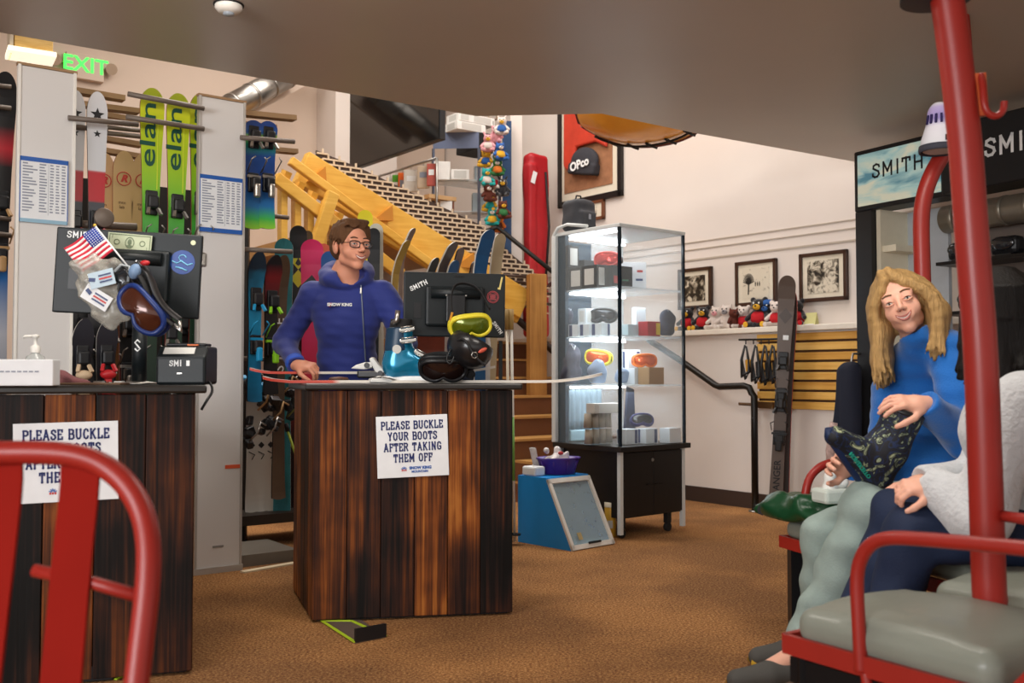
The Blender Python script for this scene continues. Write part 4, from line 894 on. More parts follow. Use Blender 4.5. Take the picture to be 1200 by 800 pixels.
# boards and skis standing behind the man
def board(label, u, vtop, Y, L, hw, face, edge, name='ski', roll=0, rz=.15, rad=None, bend=.03, lean=0, grp=None, z0=None):
    g = ski(label, L, face, edge, grp, None, name, tail=hw*.95, waist=hw*.85, tip=hw, rad=rad or hw*1.1, bend=bend, th=.012)
    p = P(u, vtop, Y); place(g, (p.x, p.y, p.z-L), None, (lean, roll, rz)); return g
M_teal = mat('teal_marbled_board', '2E7F8A', .4, var=.5, scale=7, stretch=(6, 1, 1.4))
board('teal marbled ski standing left of the man, beside the rack', 333, 280, 6.3, 1.75, .058, M_teal, M_whiteedge)
g = board('black ski with a yellow diamond left of the man', 350, 265, 6.5, 1.85, .056, mat('black_topsheet', '121214', .35), M_blackedge)
b = MB()
for k, mi in ((0, 0), (1, 0)): b.prism([(-.05, 1.62-k*.12), (0, 1.62-k*.12+.06), (.05, 1.62-k*.12), (0, 1.62-k*.12-.06)], -.0085, -.007)
b.build('yellow_diamond', mat('acid_yellow_print', 'C9D428', .4), g)
b = MB(); b.prism([(-.02, 1.60), (.0, 1.64), (.02, 1.60), (.0, 1.585)], -.0105, -.0086); b.build('diamond_centre', M_blackedge, g)
M_pink = ramp_mat('pink_ski', [(0, 'C41C30'), (.5, 'D8203A'), (.64, 'E02060'), (1, 'F01E6C')], 'Z', 0, 1.8)
g = board('bright pink ski with a black diamond, just left of the man', 366, 281, 6.4, 1.8, .072, M_pink, M_pink, roll=-.0, rad=.07)
b = MB(); b.prism([(-.07, 1.50), (-.0, 1.57), (.05, 1.50), (-.0, 1.43)], -.0085, -.007, mi=0); b.prism([(-.05, 1.5), (-.015, 1.525), (.01, 1.5), (-.015, 1.475)], -.0105, -.0086, mi=1); b.build('black_diamond', [M_blackedge, M_pink], g)
board('orange ski tip peeking out behind the pink ski', 379, 286, 6.7, 1.8, .055, mat('coral_topsheet', 'F08060', .4), M_whiteedge)
board('blue ski tip right of the pink ski beside the man\'s hood', 386, 295, 6.3, 1.75, .052, mat('royal_blue_topsheet', '14549C', .4), M_blackedge)
board('small brown ski tip between the black and pink skis', 361, 271, 7.0, 1.95, .035, mat('olive_brown_topsheet', '5A4A30', .5), M_blackedge)
board('bright yellow ski tip rising above the man\'s head', 428, 247, 6.6, 1.95, .05, mat('bright_yellow_topsheet', 'E8DC10', .4), mat('yellow_edge', 'C8B810', .4), rad=.05)
board('white ski tip right of the man\'s head', 447, 263, 6.4, 1.8, .045, mat('off_white_topsheet', 'D8D4C4', .4), M_blackedge, roll=-.02, bend=.04)
board('black ski tip between the man\'s head and the white ski', 438, 268, 6.3, 1.75, .04, mat('black_topsheet', '121214', .35), M_blackedge)
M_brn = mat('brown_grey_topsheet', '6E5A50', .45, var=.3)
board('slim brown and yellow ski tip right of the white ski', 457, 282, 6.5, 1.75, .03, mat('brown_yellow_topsheet', '9A7A2C', .45, var=.4, scale=14), M_whiteedge, roll=.03, rz=.9, bend=.12)
board('slim brown pointed ski tip right of the man, leaning to the right', 462, 266, 6.6, 1.85, .028, M_brn, M_whiteedge, roll=.05, rz=1.1, bend=.1)
board('dark brown ski tip above the middle monitor, curving left', 514, 285, 5.9, 1.7, .042, mat('dark_brown_topsheet', '4A3A2E', .4, var=.2), M_whiteedge, rz=1.0, bend=.13)
board('narrow brown ski tip leaning over the monitor\'s centre', 518, 288, 6.1, 1.7, .03, M_brn, M_blackedge, roll=.07, rz=.9, bend=.06)
board('tall blue ski tip above the right end of the middle monitor', 562, 271, 5.8, 1.75, .050, mat('slate_blue_topsheet', '24527E', .4, var=.15), M_whiteedge, rz=.75, bend=.10)
board('cream ski tip just right of the tall blue ski tip', 568, 273, 5.95, 1.75, .040, mat('cream_topsheet', 'B9A888', .4), M_whiteedge, roll=.05, rz=.6, bend=.05)
board('low dark ski tip at the left top corner of the middle monitor', 497, 303, 6.0, 1.65, .035, M_gunmetal, M_whiteedge, rz=1.0, bend=.1)
board('low blue ski tip above the centre of the middle monitor', 523, 306, 5.95, 1.65, .04, mat('slate_blue_topsheet', '24527E', .4), M_whiteedge, rz=.9, bend=.08)
board('small brown ski tip above the right half of the middle monitor', 540, 304, 6.05, 1.65, .035, M_brn, M_blackedge, roll=.06, rz=.9, bend=.04)
# white and brown things seen under the monitor (boards behind the counter)
for u, lab, c in ((522, 'white ski seen below the middle monitor, left of its stand', 'D0CCC6'), (560, 'white ski seen below the right half of the middle monitor', 'CDCBC8')):
    p = P(u, 440, 5.9); g = ski(lab, 1.35, mat('white_topsheet_'+c, c, .5), M_blackedge, None, None, tail=.07, waist=.07, tip=.075); place(g, (p.x, p.y, 0), .1)
p = P(505, 440, 5.8); g = ski('dark red-brown ski seen below the left half of the middle monitor', 1.4, mat('rust_topsheet', '6A2C18', .5, var=.4), M_blackedge, None, None, tail=.08, waist=.075, tip=.08); place(g, (p.x, p.y, 0), .1)
# ski poles near the wooden post
for i, (u, lab, c) in enumerate(((598, 'thin pale ski pole just right of the middle counter, left of two', 'D8CDB8'), (603, 'thin pale ski pole just right of the middle counter, with a green lower end', 'D4CFC4'))):
    p = P(u, 440, 6.2); t = thing('ski_pole', lab, 'ski pole', (p.x, p.y, 0)); b = MB(); b.cyl((0, 0, .02), (-.02, .0, 1.35), .009, .010, 10); b.build('shaft', mat('pole_'+c, c, .35), t)
    b = MB(); b.cyl((-.02, 0, 1.35), (-.022, 0, 1.48), .015, .018, 10); b.build('grip', mat('tan_grip', 'A0824A', .6), t)
    b = MB(); b.cyl((0, 0, .06), (0, 0, .07), .04, seg=14); b.build('basket', M_black, t)
    if i: b = MB(); b.cyl((-.006, 0, .40), (-.012, 0, .80), .0105, seg=10); b.build('green_section', mat('leaf_green', '6FA04A', .4), t)
# ================================================================== DISPLAY CASE
M_glass = mat('clear_display_glass', 'E8F4F8', .02, spec=.5, alpha=.10)
M_cabinet = mat('espresso_laminate', '1D1916', .4, var=.2, scale=30, stretch=(1, 1, .1)); M_shelfglass = mat('frosted_glass_shelf', 'E4EEF2', .15, alpha=.45)
M_case = mat('case_white_frame', 'D9DDDC', .35); M_edge = mat('blue_black_glass_edge', '16232E', .2)
CR = math.radians(39.7); CO = (.70, 6.37)
case = thing('glass_display_case', 'tall lit glass display case on a dark wheeled cabinet, left of the pictures', 'display case', (CO[0], CO[1], 0), CR)
CW, CD_ = .63, .60
b = MB(); b.bb((-.03, -.035, .565), (CW+.03, CD_+.02, .6), bev=.004); b.build('base_board', M_cabinet, case)
b = MB(); b.bb((.03, .02, .13), (CW-.01, CD_-.01, .564)); b.build('cabinet', M_cabinet, case)
for i in (0, 1):
    x0 = .035+i*(CW-.05)/2; b = MB(); b.bb((x0, .004, .14), (x0+(CW-.05)/2-.004, .019, .555), bev=.002); d_ = b.build('door', M_cabinet, case)
    b = MB(); b.bb((x0+(.215 if i == 0 else .01), -.006, .335), (x0+(.28 if i == 0 else .075), .003, .343)); b.build('handle', M_blackmetal, d_)
b = MB(); b.cyl((.31, -.002, .50), (.31, .004, .50), .011, seg=12); b.build('lock', M_steel, case)
for x, y in ((0, 0), (CW-.02, .0), (0, CD_-.03)):
    b = MB(); b.bb((x, y, .03), (x+.028, y+.028, .565)); b.build('corner_post', M_case, case)
for x, y in ((.06, .05), (CW-.12, .05), (.06, CD_-.06), (CW-.08, CD_-.06)):
    b = MB(); b.cyl((x, y-.012, .032), (x, y+.012, .032), .03, seg=16); b.bb((x-.02, y-.018, .06), (x+.02, y+.018, .13)); b.build('caster', M_dark, case)
b = MB(); b.bb((0, -.004, .6), (CW, .001, 2.03)); b.build('glass_pane', M_glass, case)
b = MB(); b.bb((-.004, 0, .6), (.001, CD_, 2.03)); b.build('glass_pane', M_glass, case)
b = MB(); b.bb((CW-.001, 0, .6), (CW+.004, CD_, 2.03)); b.build('glass_pane', M_glass, case)
for x, y in ((0, 0), (CW, 0)):
    b = MB(); b.bb((x-.009, y-.009, .6), (x+.009, y+.009, 2.035)); b.build('glass_edge', M_edge, case)
b = MB(); b.bb((-.03, CD_-.01, .6), (.0, CD_+.03, 2.03), bev=.004); b.build('back_post', M_case, case)
b = MB(); b.bb((0.0, CD_-.08, .6), (.03, CD_, 2.03)); b.build('hinge_post', mat('blue_grey_metal', '2C3E4C', .35, .3), case)
b = MB(); b.bb((CW-.02, CD_-.02, .6), (CW+.01, CD_+.01, 2.03)); b.build('back_post', M_case, case)
b = MB(); b.bb((-.012, -.012, 2.03), (CW+.012, CD_+.02, 2.055), bev=.004); b.build('top_panel', M_case, case)
b = MB(); b.tube([(-.015, CD_+.01, 1.95), (-.015, CD_+.02, 2.04), (-.02, CD_-.03, 2.085), (-.015, CD_-.12, 2.10), (.0, CD_-.3, 2.07)], .012, 8, mi=0); b.build('curved_trim', M_case, case)
b = MB(); b.bb((.03, CD_-.03, .62), (.30, CD_-.012, 2.0)); b.build('dark_backing', mat('dark_blue_tinted_backing', '2A3E4E', .25, alpha=.9), case)  # added dark sheet standing in for dark things seen through the case
b = MB(); b.bb((0.30, CD_-.004, .62), (CW-.02, CD_, 2.02)); b.build('back_glass', mat('pale_back_glass', 'C9D6DC', .1, alpha=.28), case)
M_led = mat('led_strip', 'F4FBFF', .4, emit=6)
SH = [.602, 1.0, 1.326, 1.647]
for z in SH[1:]:
    b = MB(); b.bb((.012, .012, z-.012), (CW-.012, CD_-.02, z)); s_ = b.build('glass_shelf', M_shelfglass, case)
for z in SH[1:]+[2.03]:
    b = MB(); b.bb((.05, CD_-.10, z-.026), (CW-.05, CD_-.07, z-.0125)); b.build('light_strip', M_led, case)
    b = MB(); b.bb((.03, .06, z-.024), (.045, CD_-.12, z-.0125)); b.build('light_strip', M_led, case)
CM = Tm((CO[0], CO[1], 0)) @ Rz(CR)
for z in (2.0, 1.61, 1.29, .965):
    l = bpy.data.lights.new('case_light', 'AREA'); l.energy = 2.0; l.color = (.86, .94, 1); l.size = .5; l.shape = 'RECTANGLE'; l.size_y = .35
    o = bpy.data.objects.new('case_light', l); COL.objects.link(o); o.location = CM @ Vector((.32, .3, z-.02)); o.rotation_euler = (0, 0, CR)
def inc(u, Y, i, dz=0): p = P(u, 440, Y); return (p.x, Y, SH[i]+dz+.001)
M_bbox = mat('black_carton', '17181B', .5); M_label = mat('silver_label', 'C9C8C2', .5); M_wbox = mat('white_carton', 'D9E0E4', .6); M_bbl = mat('slate_blue_print', '33436E', .5)
def carton(label, loc, w, d, h, m_, lab=None, rz=CR, cat='box', grp=None, stripe=None):
    t = thing('product_box', label, cat, loc, rz, grp); b = MB(); b.bb((-w/2, -d/2, 0), (w/2, d/2, h), bev=.002); b.build('carton', m_, t)
    if lab: b = MB(); b.bb((-w*.34, -d/2-.0015, h*.12), (w*.34, -d/2-.0002, h*.88)); b.bb((-d*0-w/2-.0012, -d*.3, h*.15), (-w/2-.0002, d*.3, h*.85)); b.build('label', lab, t)
    if stripe: b = MB(); b.bb((w*.2, -d/2-.0016, -.0+h*.05), (w*.42, -d/2-.0003, h*.95)); b.bb((-w/2-.0014, d*.1, h*.05), (-w/2-.0004, d*.4, h*.95)); b.build('blue_band', stripe, t)
    return t
bx = [(664, 6.84, 0), (681, 6.74, 0), (697, 6.62, 0), (664, 6.84, .158)]
BN = ['black box with a silver label, top shelf, bottom left', 'black box with a silver label, top shelf, bottom middle', 'black box with a silver label, top shelf, under the red goggles', 'black box with a silver label on top of another box, top shelf']
for (u, Y, dz), lb in zip(bx, BN): carton(lb, inc(u, Y, 3, dz), .10, .15, .155, M_bbox, M_label, CR+PI*0, grp='black boxes on the top shelf of the glass case')
t = carton('long black box with red and green marks on the top shelf', inc(724, 6.62, 3), .20, .09, .15, M_bbox, None, CR)
b = MB(); b.bb((-.08, -.0465, .03), (-.04, -.0452, .08)); b.build('red_mark', M_redink, t); b = MB(); b.bb((.0, -.0465, .05), (.06, -.0452, .06)); b.build('green_mark', mat('green_ink', '3A7A5A', .5), t)
carton('black box laid at the back of the top shelf', inc(690, 6.92, 3), .18, .10, .22, M_bbox, None, CR)
t = thing('info_card', 'white card with small red and blue marks standing on the top shelf of the case', 'card', inc(742, 6.8, 3), .1)
b = MB(); b.bb((-.095, -.002, 0), (.095, .002, .20), bev=.001); b.build('card', M_paper, t); b = MB(); b.bb((-.06, -.004, .13), (-.02, -.0022, .145)); b.bb((.03, -.004, .13), (.07, -.0022, .145)); b.build('red_print', M_redink, t)
b = MB(); b.bb((.02, -.004, .07), (.07, -.0022, .085)); b.build('blue_print', M_bbl, t)
# goggles
def goggle_pt(a, s=1.0, k=0):
    c, q = math.cos(a), math.sin(a); x = .088*math.copysign(abs(c)**.7, c); z = .046*math.copysign(abs(q)**.75, q)
    if q < 0: z += .020*math.exp(-(x/.02)**2)
    x *= s*(1-k); z *= s*(1-k); return Vector((x, 2.6*x*x/s-.014*(1-(1-k)**2)*s*k**0, z))
def goggles(label, loc, fm, lm, sm, s=1.0, rot=(0, 0, 0), strap=True, grp=None, strap_len=1.0):
    t = thing('ski_goggles', label, 'goggles', loc, 0, grp, rot=rot); n = 40
    b = MB(); pts = [goggle_pt(2*PI*i/n, s) for i in range(n)]; b.tube(pts, .009*s, 8, closed=True)
    back = [p*1.04+Vector((0, .030*s, 0)) for p in pts]; o = len(b.v); b.add(pts+back, [(i, (i+1) % n, n+(i+1) % n, n+i) for i in range(n)], 0, True); b.tube(back, .007*s, 6, closed=True)
    b.build('frame', fm, t, fix=True)
    b = MB(); vs = []; R_ = 6
    for r in range(R_+1):
        k = r/R_
        for i in range(n): p = goggle_pt(2*PI*i/n, s); q = Vector((p.x*(1-k), 0, p.z*(1-k))); q.y = 2.6*q.x*q.x/s-.013*s*(1-(1-k)**2); vs.append(q)
    b.add(vs, [(r*n+i, r*n+(i+1) % n, (r+1)*n+(i+1) % n, (r+1)*n+i) for r in range(R_) for i in range(n)], 0, True); b.build('lens', lm, t, solid=.002)
    if strap:
        b = MB(); m_ = 24; vs = []
        for i in range(m_+1):
            a = PI*i/m_; x = .092*s*math.cos(a); y = .035*s+.15*s*strap_len*math.sin(a)**.8 if 0 < i < m_ else .03*s
            vs += [Vector((x, y, -.017*s)), Vector((x, y, .017*s))]
        b.add(vs, [(2*i, 2*i+2, 2*i+3, 2*i+1) for i in range(m_)], 0, True); b.build('strap', sm, t, solid=.003)
    return t
M_lred = mat('red_mirror_lens', 'D8241C', .12, .5, coat=.6); M_lor = mat('orange_mirror_lens', 'E8601A', .12, .5, coat=.6); M_lblk = mat('smoke_lens', '23262B', .1, .2, coat=.6)
M_lbrown = mat('copper_brown_lens', '4A2418', .12, .3, coat=.6); M_lgreen = mat('green_gold_lens', '5E6A14', .15, .4, coat=.5)
M_fred = mat('scarlet_frame', 'D83A2E', .35); M_fblue = mat('cobalt_frame', '17306E', .35); M_fyel = mat('acid_yellow_frame', 'D8C832', .35); M_fpur = mat('indigo_frame', '28285E', .4)
goggles('red ski goggles on top of the black boxes in the glass case', inc(710, 6.62, 3, .20), M_fred, M_lred, M_dark, .98, (0, 0, -.5))
goggles('black ski goggles on the second shelf of the glass case', inc(706, 6.74, 2, .145), M_black, M_lblk, M_dark, 1.0, (0, 0, -.3), strap_len=.6)
goggles('orange and yellow ski goggles on the third shelf, left of the glass corner', inc(699, 6.8, 1, .185), M_fyel, M_lor, M_dark, 1.05, (0, .1, -.5), strap_len=.6)
goggles('orange ski goggles on a brown carton on the third shelf', inc(757, 6.72, 1, .162), mat('orange_frame', 'F07A1A', .35), M_lor, M_fpur, .92, (0, 0, .2), strap_len=.6)
goggles('dark indigo goggles lying on the white boxes at the bottom of the case', inc(753, 6.72, 0, .16), M_fpur, M_lblk, M_fpur, .85, (-.4, 0, .1), strap_len=.4)
for k, u in enumerate((664, 677, 690, 704)):
    carton('white and slate box in the row on the second shelf, %s' % ['far left', 'second from the left', 'third from the left', 'under the black goggles'][k], inc(u, 6.86-.10*k*.8, 2), .085, .10, .085, M_wbox, None, CR, grp='white boxes on the second shelf', stripe=M_bbl)
carton('white box standing on the row of boxes on the second shelf', inc(687, 6.80, 2, .087), .08, .08, .11, M_wbox, M_label, CR)
carton('pale frosted box right of the glass corner on the second shelf', inc(738, 6.68, 2), .12, .09, .08, mat('frosted_carton', 'B9CCD0', .4), None, CR)
t = carton('red and yellow box on the second shelf of the glass case', inc(761, 6.68, 2), .125, .09, .10, mat('crimson_carton', 'A8202A', .4), None, CR)
b = MB(); b.bb((.02, -.0465, .01), (.06, -.0452, .09)); b.build('yellow_band', mat('yellow_carton', 'E0C020', .4), t)
carton('tall white card box behind the red and yellow box', inc(749, 6.88, 2), .10, .04, .21, M_wbox, None, CR)
M_sack = mat('grey_microfibre', '4B4E5C', .9, var=.35, scale=10, bump=.4, bscale=20); M_sack2 = mat('pale_blue_microfibre', '8FA2BC', .85, var=.35, scale=8, bump=.4, bscale=20)
def sack(label, loc, w, d, h, m_, seed, rz=CR):
    t = thing('cloth_pouch', label, 'pouch', loc, rz); s = SDF((-w, -d, 0), (w, d, h*1.25), .009)
    s.box((0, 0, h*.42), (w*.45, d*.4, h*.4), .04); s.ell((0, 0, h*.75), (w*.3, d*.25, h*.25), k=.04); s.noise(.007, 60, seed); s.half((0, 0, .001), (0, 0, -1)); s.mb().build('pouch_body', m_, t)
    b = MB(); b.tube([(-w*.12, -d*.2, h*.95), (0, -d*.3, h*.82), (w*.14, -d*.2, h*.93)], .003, 5); b.build('drawstring', M_whiteink, t); return t
sack('grey cloth pouch at the left end of the second shelf, above the boxes', inc(666, 6.86, 2, .087), .09, .08, .12, M_sack, 1)
sack('grey cloth pouch at the right end of the second shelf', inc(782, 6.76, 2), .13, .10, .19, M_sack, 2)
sack('dark blue-grey goggle pouch at the left end of the third shelf', inc(669, 6.82, 1), .15, .12, .29, M_sack, 3)
sack('pale blue goggle pouch propped on the third shelf left of the glass corner', inc(700, 6.64, 1), .15, .10, .17, M_sack2, 4)
sack('pale blue goggle pouch on the third shelf behind the glass corner', inc(729, 6.70, 1), .12, .08, .12, M_sack2, 5)
carton('brown paper carton under the orange goggles on the third shelf', inc(763, 6.66, 1), .15, .10, .115, mat('kraft_card', 'A98458', .7), None, CR)
carton('white carton left of the brown one on the third shelf', inc(741, 6.70, 1), .06, .10, .11, M_wbox, None, CR)
carton('white carton at the back of the third shelf', inc(740, 6.90, 1), .12, .06, .24, M_wbox, None, CR, stripe=M_bbl)
t = thing('glove_card', 'tall dark and pale striped textile hanging at the bottom left of the case', 'textile', inc(686, 6.92, 0), CR)
b = MB(); b.grid(lambda u_, w_: Vector((-.16+.32*u_, .006*math.sin(u_*40), .08+.28*w_)), 60, 4); b.build('ribbed_cloth', mat('grey_blue_ribbed', '8296A2', .8, var=.4, scale=30, stretch=(4, 1, .2)), t, solid=.01)
b = MB(); b.bb((-.16, -.02, .0), (.16, .03, .08), bev=.01); b.build('packed_base', mat('pale_cyan_pack', '9FC0CC', .4, var=.2), t)
b = MB(); b.cyl((-.17, 0, .365), (.17, 0, .365), .005, seg=8); b.build('hanging_rod', M_steel, t)
t = thing('charging_case', 'dark navy board standing behind the glass corner at the bottom of the case', 'board', inc(737, 6.94, 0), CR)
b = MB(); b.prism([(-.06, 0), (.06, 0), (.045, .36), (-.02, .38)], -.01, .01); b.build('board', mat('navy_board', '2A3246', .5), t, bevel=.004)
for k, (u, dz, lb) in enumerate(((702, 0, 'beige rolled item pack at the bottom of the case, lower'), (701, .105, 'beige rolled item pack at the bottom of the case, middle of the stack'))):
    t = thing('roll_pack', lb, 'pack', inc(u, 6.60, 0, dz), CR, 'stacked beige packs')
    for j in range(4): b = MB(); b.cyl((-.10+.062*j, -.0, .003), (-.097+.062*j, 0, .10), .029, .025, 12); b.build('roll', mat('beige_roll', 'A79C8C', .7, var=.3, scale=12), t)
carton('shallow pale box on top of the beige packs', inc(708, 6.60, 0, .207), .26, .08, .065, mat('pale_grey_card', 'BDB8B0', .6), None, CR)
for k, u in enumerate((735, 758, 785)):
    carton('white and slate box at the bottom front, %s' % ['beside the glass corner', 'under the indigo goggles', 'nearest the right edge'][k], inc(u, 6.60+.07*k, 0), .115, .09, .10, M_wbox, None, CR, grp='white boxes on the bottom of the case', stripe=M_bbl if k != 2 else None)
# backpack and small pieces on the case
t = thing('backpack', 'dark grey backpack standing on the left end of the glass case', 'backpack', (CM @ Vector((.11, .50, 2.056))), CR)
s = SDF((-.2, -.16, 0), (.2, .16, .32), .009); s.box((0, 0, .115), (.10, .085, .115), .045); s.box((0, -.08, .08), (.075, .03, .06), .02, k=.02); s.noise(.003, 50, 3); s.half((0, 0, .001), (0, 0, -1)); s.mb().build('pack_body', mat('charcoal_nylon', '3A3B40', .75, bump=.2, bscale=40), t)
b = MB(); b.tube([(-.03, 0, .225), (-.02, 0, .26), (.02, 0, .26), (.03, 0, .225)], .006, 6); b.build('haul_loop', M_dark, t)
b = MB(); b.box((0, -.113, .10), (.02, .004, .035)); b.build('patch', mat('pale_patch', '8C8E96', .6), t)
t = thing('laptop_tray', 'flat black tray lying on top of the glass case behind the backpack', 'tray', (CM @ Vector((.34, .42, 2.056))), CR)
b = MB(); b.bb((-.13, -.10, 0), (.13, .10, .014), bev=.005); b.build('tray_base', M_black, t); b = MB(); b.tube([(-.12, -.09, .018), (.12, -.09, .018), (.12, .09, .018), (-.12, .09, .018)], .005, 6, closed=True); b.build('rim', M_black, t)
# ------------------------------------------------------------------ blue slanted bin and what is on it
BR = math.radians(43); M_bluepaint = mat('bright_blue_laminate', '1E8EDC', .4, var=.04)
bc = PZ(669.6, 645.8, 0)
t = thing('blue_slant_bin', 'bright blue box with a slanted white-framed glass front on the carpet', 'bin', (bc.x, bc.y, 0), BR); bw_, bd_, bh_, bt_ = .385, .47, .41, .255
for x0, x1 in ((0, .014), (bw_-.014, bw_)):
    b = MB(); b.prism([(0.0, 0), (bd_, 0), (bd_, bh_), (bd_-bt_, bh_)], x0, x1, axis='x'); b.build('side_panel', M_bluepaint, t)
b = MB(); b.bb((.014, bd_-.014, 0), (bw_-.014, bd_, bh_)); b.build('back_panel', M_bluepaint, t)
b = MB(); b.bb((.0, bd_-bt_, bh_), (bw_, bd_, bh_+.014)); b.build('top_panel', M_bluepaint, t)
b = MB(); b.bb((.014, .01, 0), (bw_-.014, bd_-.014, .02)); b.build('floor_panel', mat('pale_blue_inside', '9FC3D8', .5), t)
ya = bd_-bt_; sl = lambda f: Vector((0, ya*f, bh_*f))
fr_ = t
b = MB(); n_ = Vector((0, -bh_, ya)).normalized()*.018
def sbar(x0, f0, x1, f1, w): b.bar(Vector((x0, 0, 0))+sl(f0)+n_*.4, Vector((x1, 0, 0))+sl(f1)+n_*.4, w, .018, up=n_)
sbar(.012, 0, .012, 1, .024); sbar(bw_-.012, 0, bw_-.012, 1, .024); sbar(0, .03, bw_, .03, .03); sbar(0, .97, bw_, .97, .03); b.build('glass_frame', M_white, t)
b = MB(); b.add([Vector((.02, 0, 0))+sl(.05), Vector((bw_-.02, 0, 0))+sl(.05), Vector((bw_-.02, 0, 0))+sl(.95), Vector((.02, 0, 0))+sl(.95)], [(0, 1, 2, 3)]); b.build('glass', mat('bin_glass', 'C6DCE0', .05, alpha=.35), t, solid=.004)
b = MB(); q = sl(.06)+n_*1.2; b.bar(Vector((.15, 0, 0))+q, Vector((.26, 0, 0))+q, .012, .008, up=n_); b.build('pull', M_black, t)
b = MB(); q = sl(.12)+n_*.9; b.bar(Vector((.10, 0, 0))+q, Vector((.10, 0, 0))+sl(.22)+n_*.9, .035, .002, up=n_); b.build('sticker', mat('worn_sticker', 'B4A070', .6), t)
BM = Tm((bc.x, bc.y, 0)) @ Rz(BR)
bk = BM @ Vector((.24, bd_-.125, bh_+.015))
t = thing('plastic_basket', 'purple plastic basket on top of the blue box', 'basket', tuple(bk), BR-.4)
M_purple = mat('purple_plastic', '4B2A8C', .35, coat=.2)
b = MB(); b.lathe([(.001, 0), (.105, 0), (.112, .004), (.142, .095), (.152, .10), (.152, .108), (.138, .104), (.106, .008), (.001, .008)], seg=36, cap=False); b.M = Matrix.Identity(4); o = b.build('basket_shell', M_purple, t); o.scale = (1, .72, 1)
for k in range(9):
    a = 2*PI*k/9; b = MB(); b.tube([(.115*math.cos(a), .083*math.sin(a), .02), (.139*math.cos(a), .100*math.sin(a), .085)], .005, 6); b.build('rib', M_purple, t)
t2 = thing('plastic_bag', 'crumpled clear plastic bag with red print in the purple basket', 'plastic bag', (bk.x, bk.y, bk.z+.012), .3)
s = SDF((-.14, -.1, 0), (.14, .1, .22), .008); s.ell((-.02, 0, .06), (.08, .055, .055)); s.cone((-.02, 0, .09), (.0, 0, .15), .03, .018); s.cone((-.06, 0, .08), (-.085, .0, .15), .02, .012); s.cone((.03, 0, .07), (.07, .01, .11), .025, .012); s.noise(.009, 75, 4); s.mb().build('bag_body', mat('milky_plastic', 'D8D2D0', .25, var=.1, coat=.4, bump=.6, bscale=60), t2)
b = MB(); b.ell((-.0, -.05, .125), (.018, .01, .012)); b.build('red_print', M_redink, t2)
t2 = thing('bottle_bag', 'tall thin white plastic sheet sticking out of the basket on the left', 'plastic sheet', tuple(BM @ Vector((.12, bd_-.06, bh_+.015))), BR)
b = MB(); b.grid(lambda u_, w_: Vector((-.025+.05*u_-.05*w_, .01*math.sin(4*u_), .17*w_)), 8, 6); b.build('sheet', mat('milky_plastic', 'D8D2D0', .25), t2, solid=.002); b = MB(); b.tube([(-.075, 0, .17), (-.05, .008, .172), (-.025, 0, .17)], .003, 6); b.build('rolled_edge', M_whiteink, t2)
t = thing('tissue_pack', 'small white paper pack on the blue box, left of the purple basket', 'paper pack', tuple(BM @ Vector((.055, bd_-.09, bh_+.0145))), BR)
b = MB(); b.bb((-.05, -.06, 0), (.045, .06, .06), bev=.012); b.build('pack', M_paper, t); b = MB(); b.tube([(-.03, -.03, .06), (-.01, 0, .066), (.02, .03, .061)], .004, 6); b.build('fold', M_white, t)
yc = PZ(712, 632, 0)
t = thing('snack_canister', 'yellow cylindrical canister on the carpet between the blue box and the display case', 'canister', (yc.x+.03, yc.y+.12, 0))
b = MB(); b.lathe([(.036, 0), (.038, .004), (.038, .19), (.036, .195)], seg=20); b.build('tube', mat('mustard_tube', 'D9A83A', .4), t); b = MB(); b.lathe([(.039, .195), (.039, .225), (.001, .227)], seg=20, cap=False); b.build('lid', mat('cream_lid', 'D8CCB4', .4), t)
b = MB(); b.bb((-.02, -.0405, .06), (.012, -.0375, .11)); b.build('label', M_label, t)
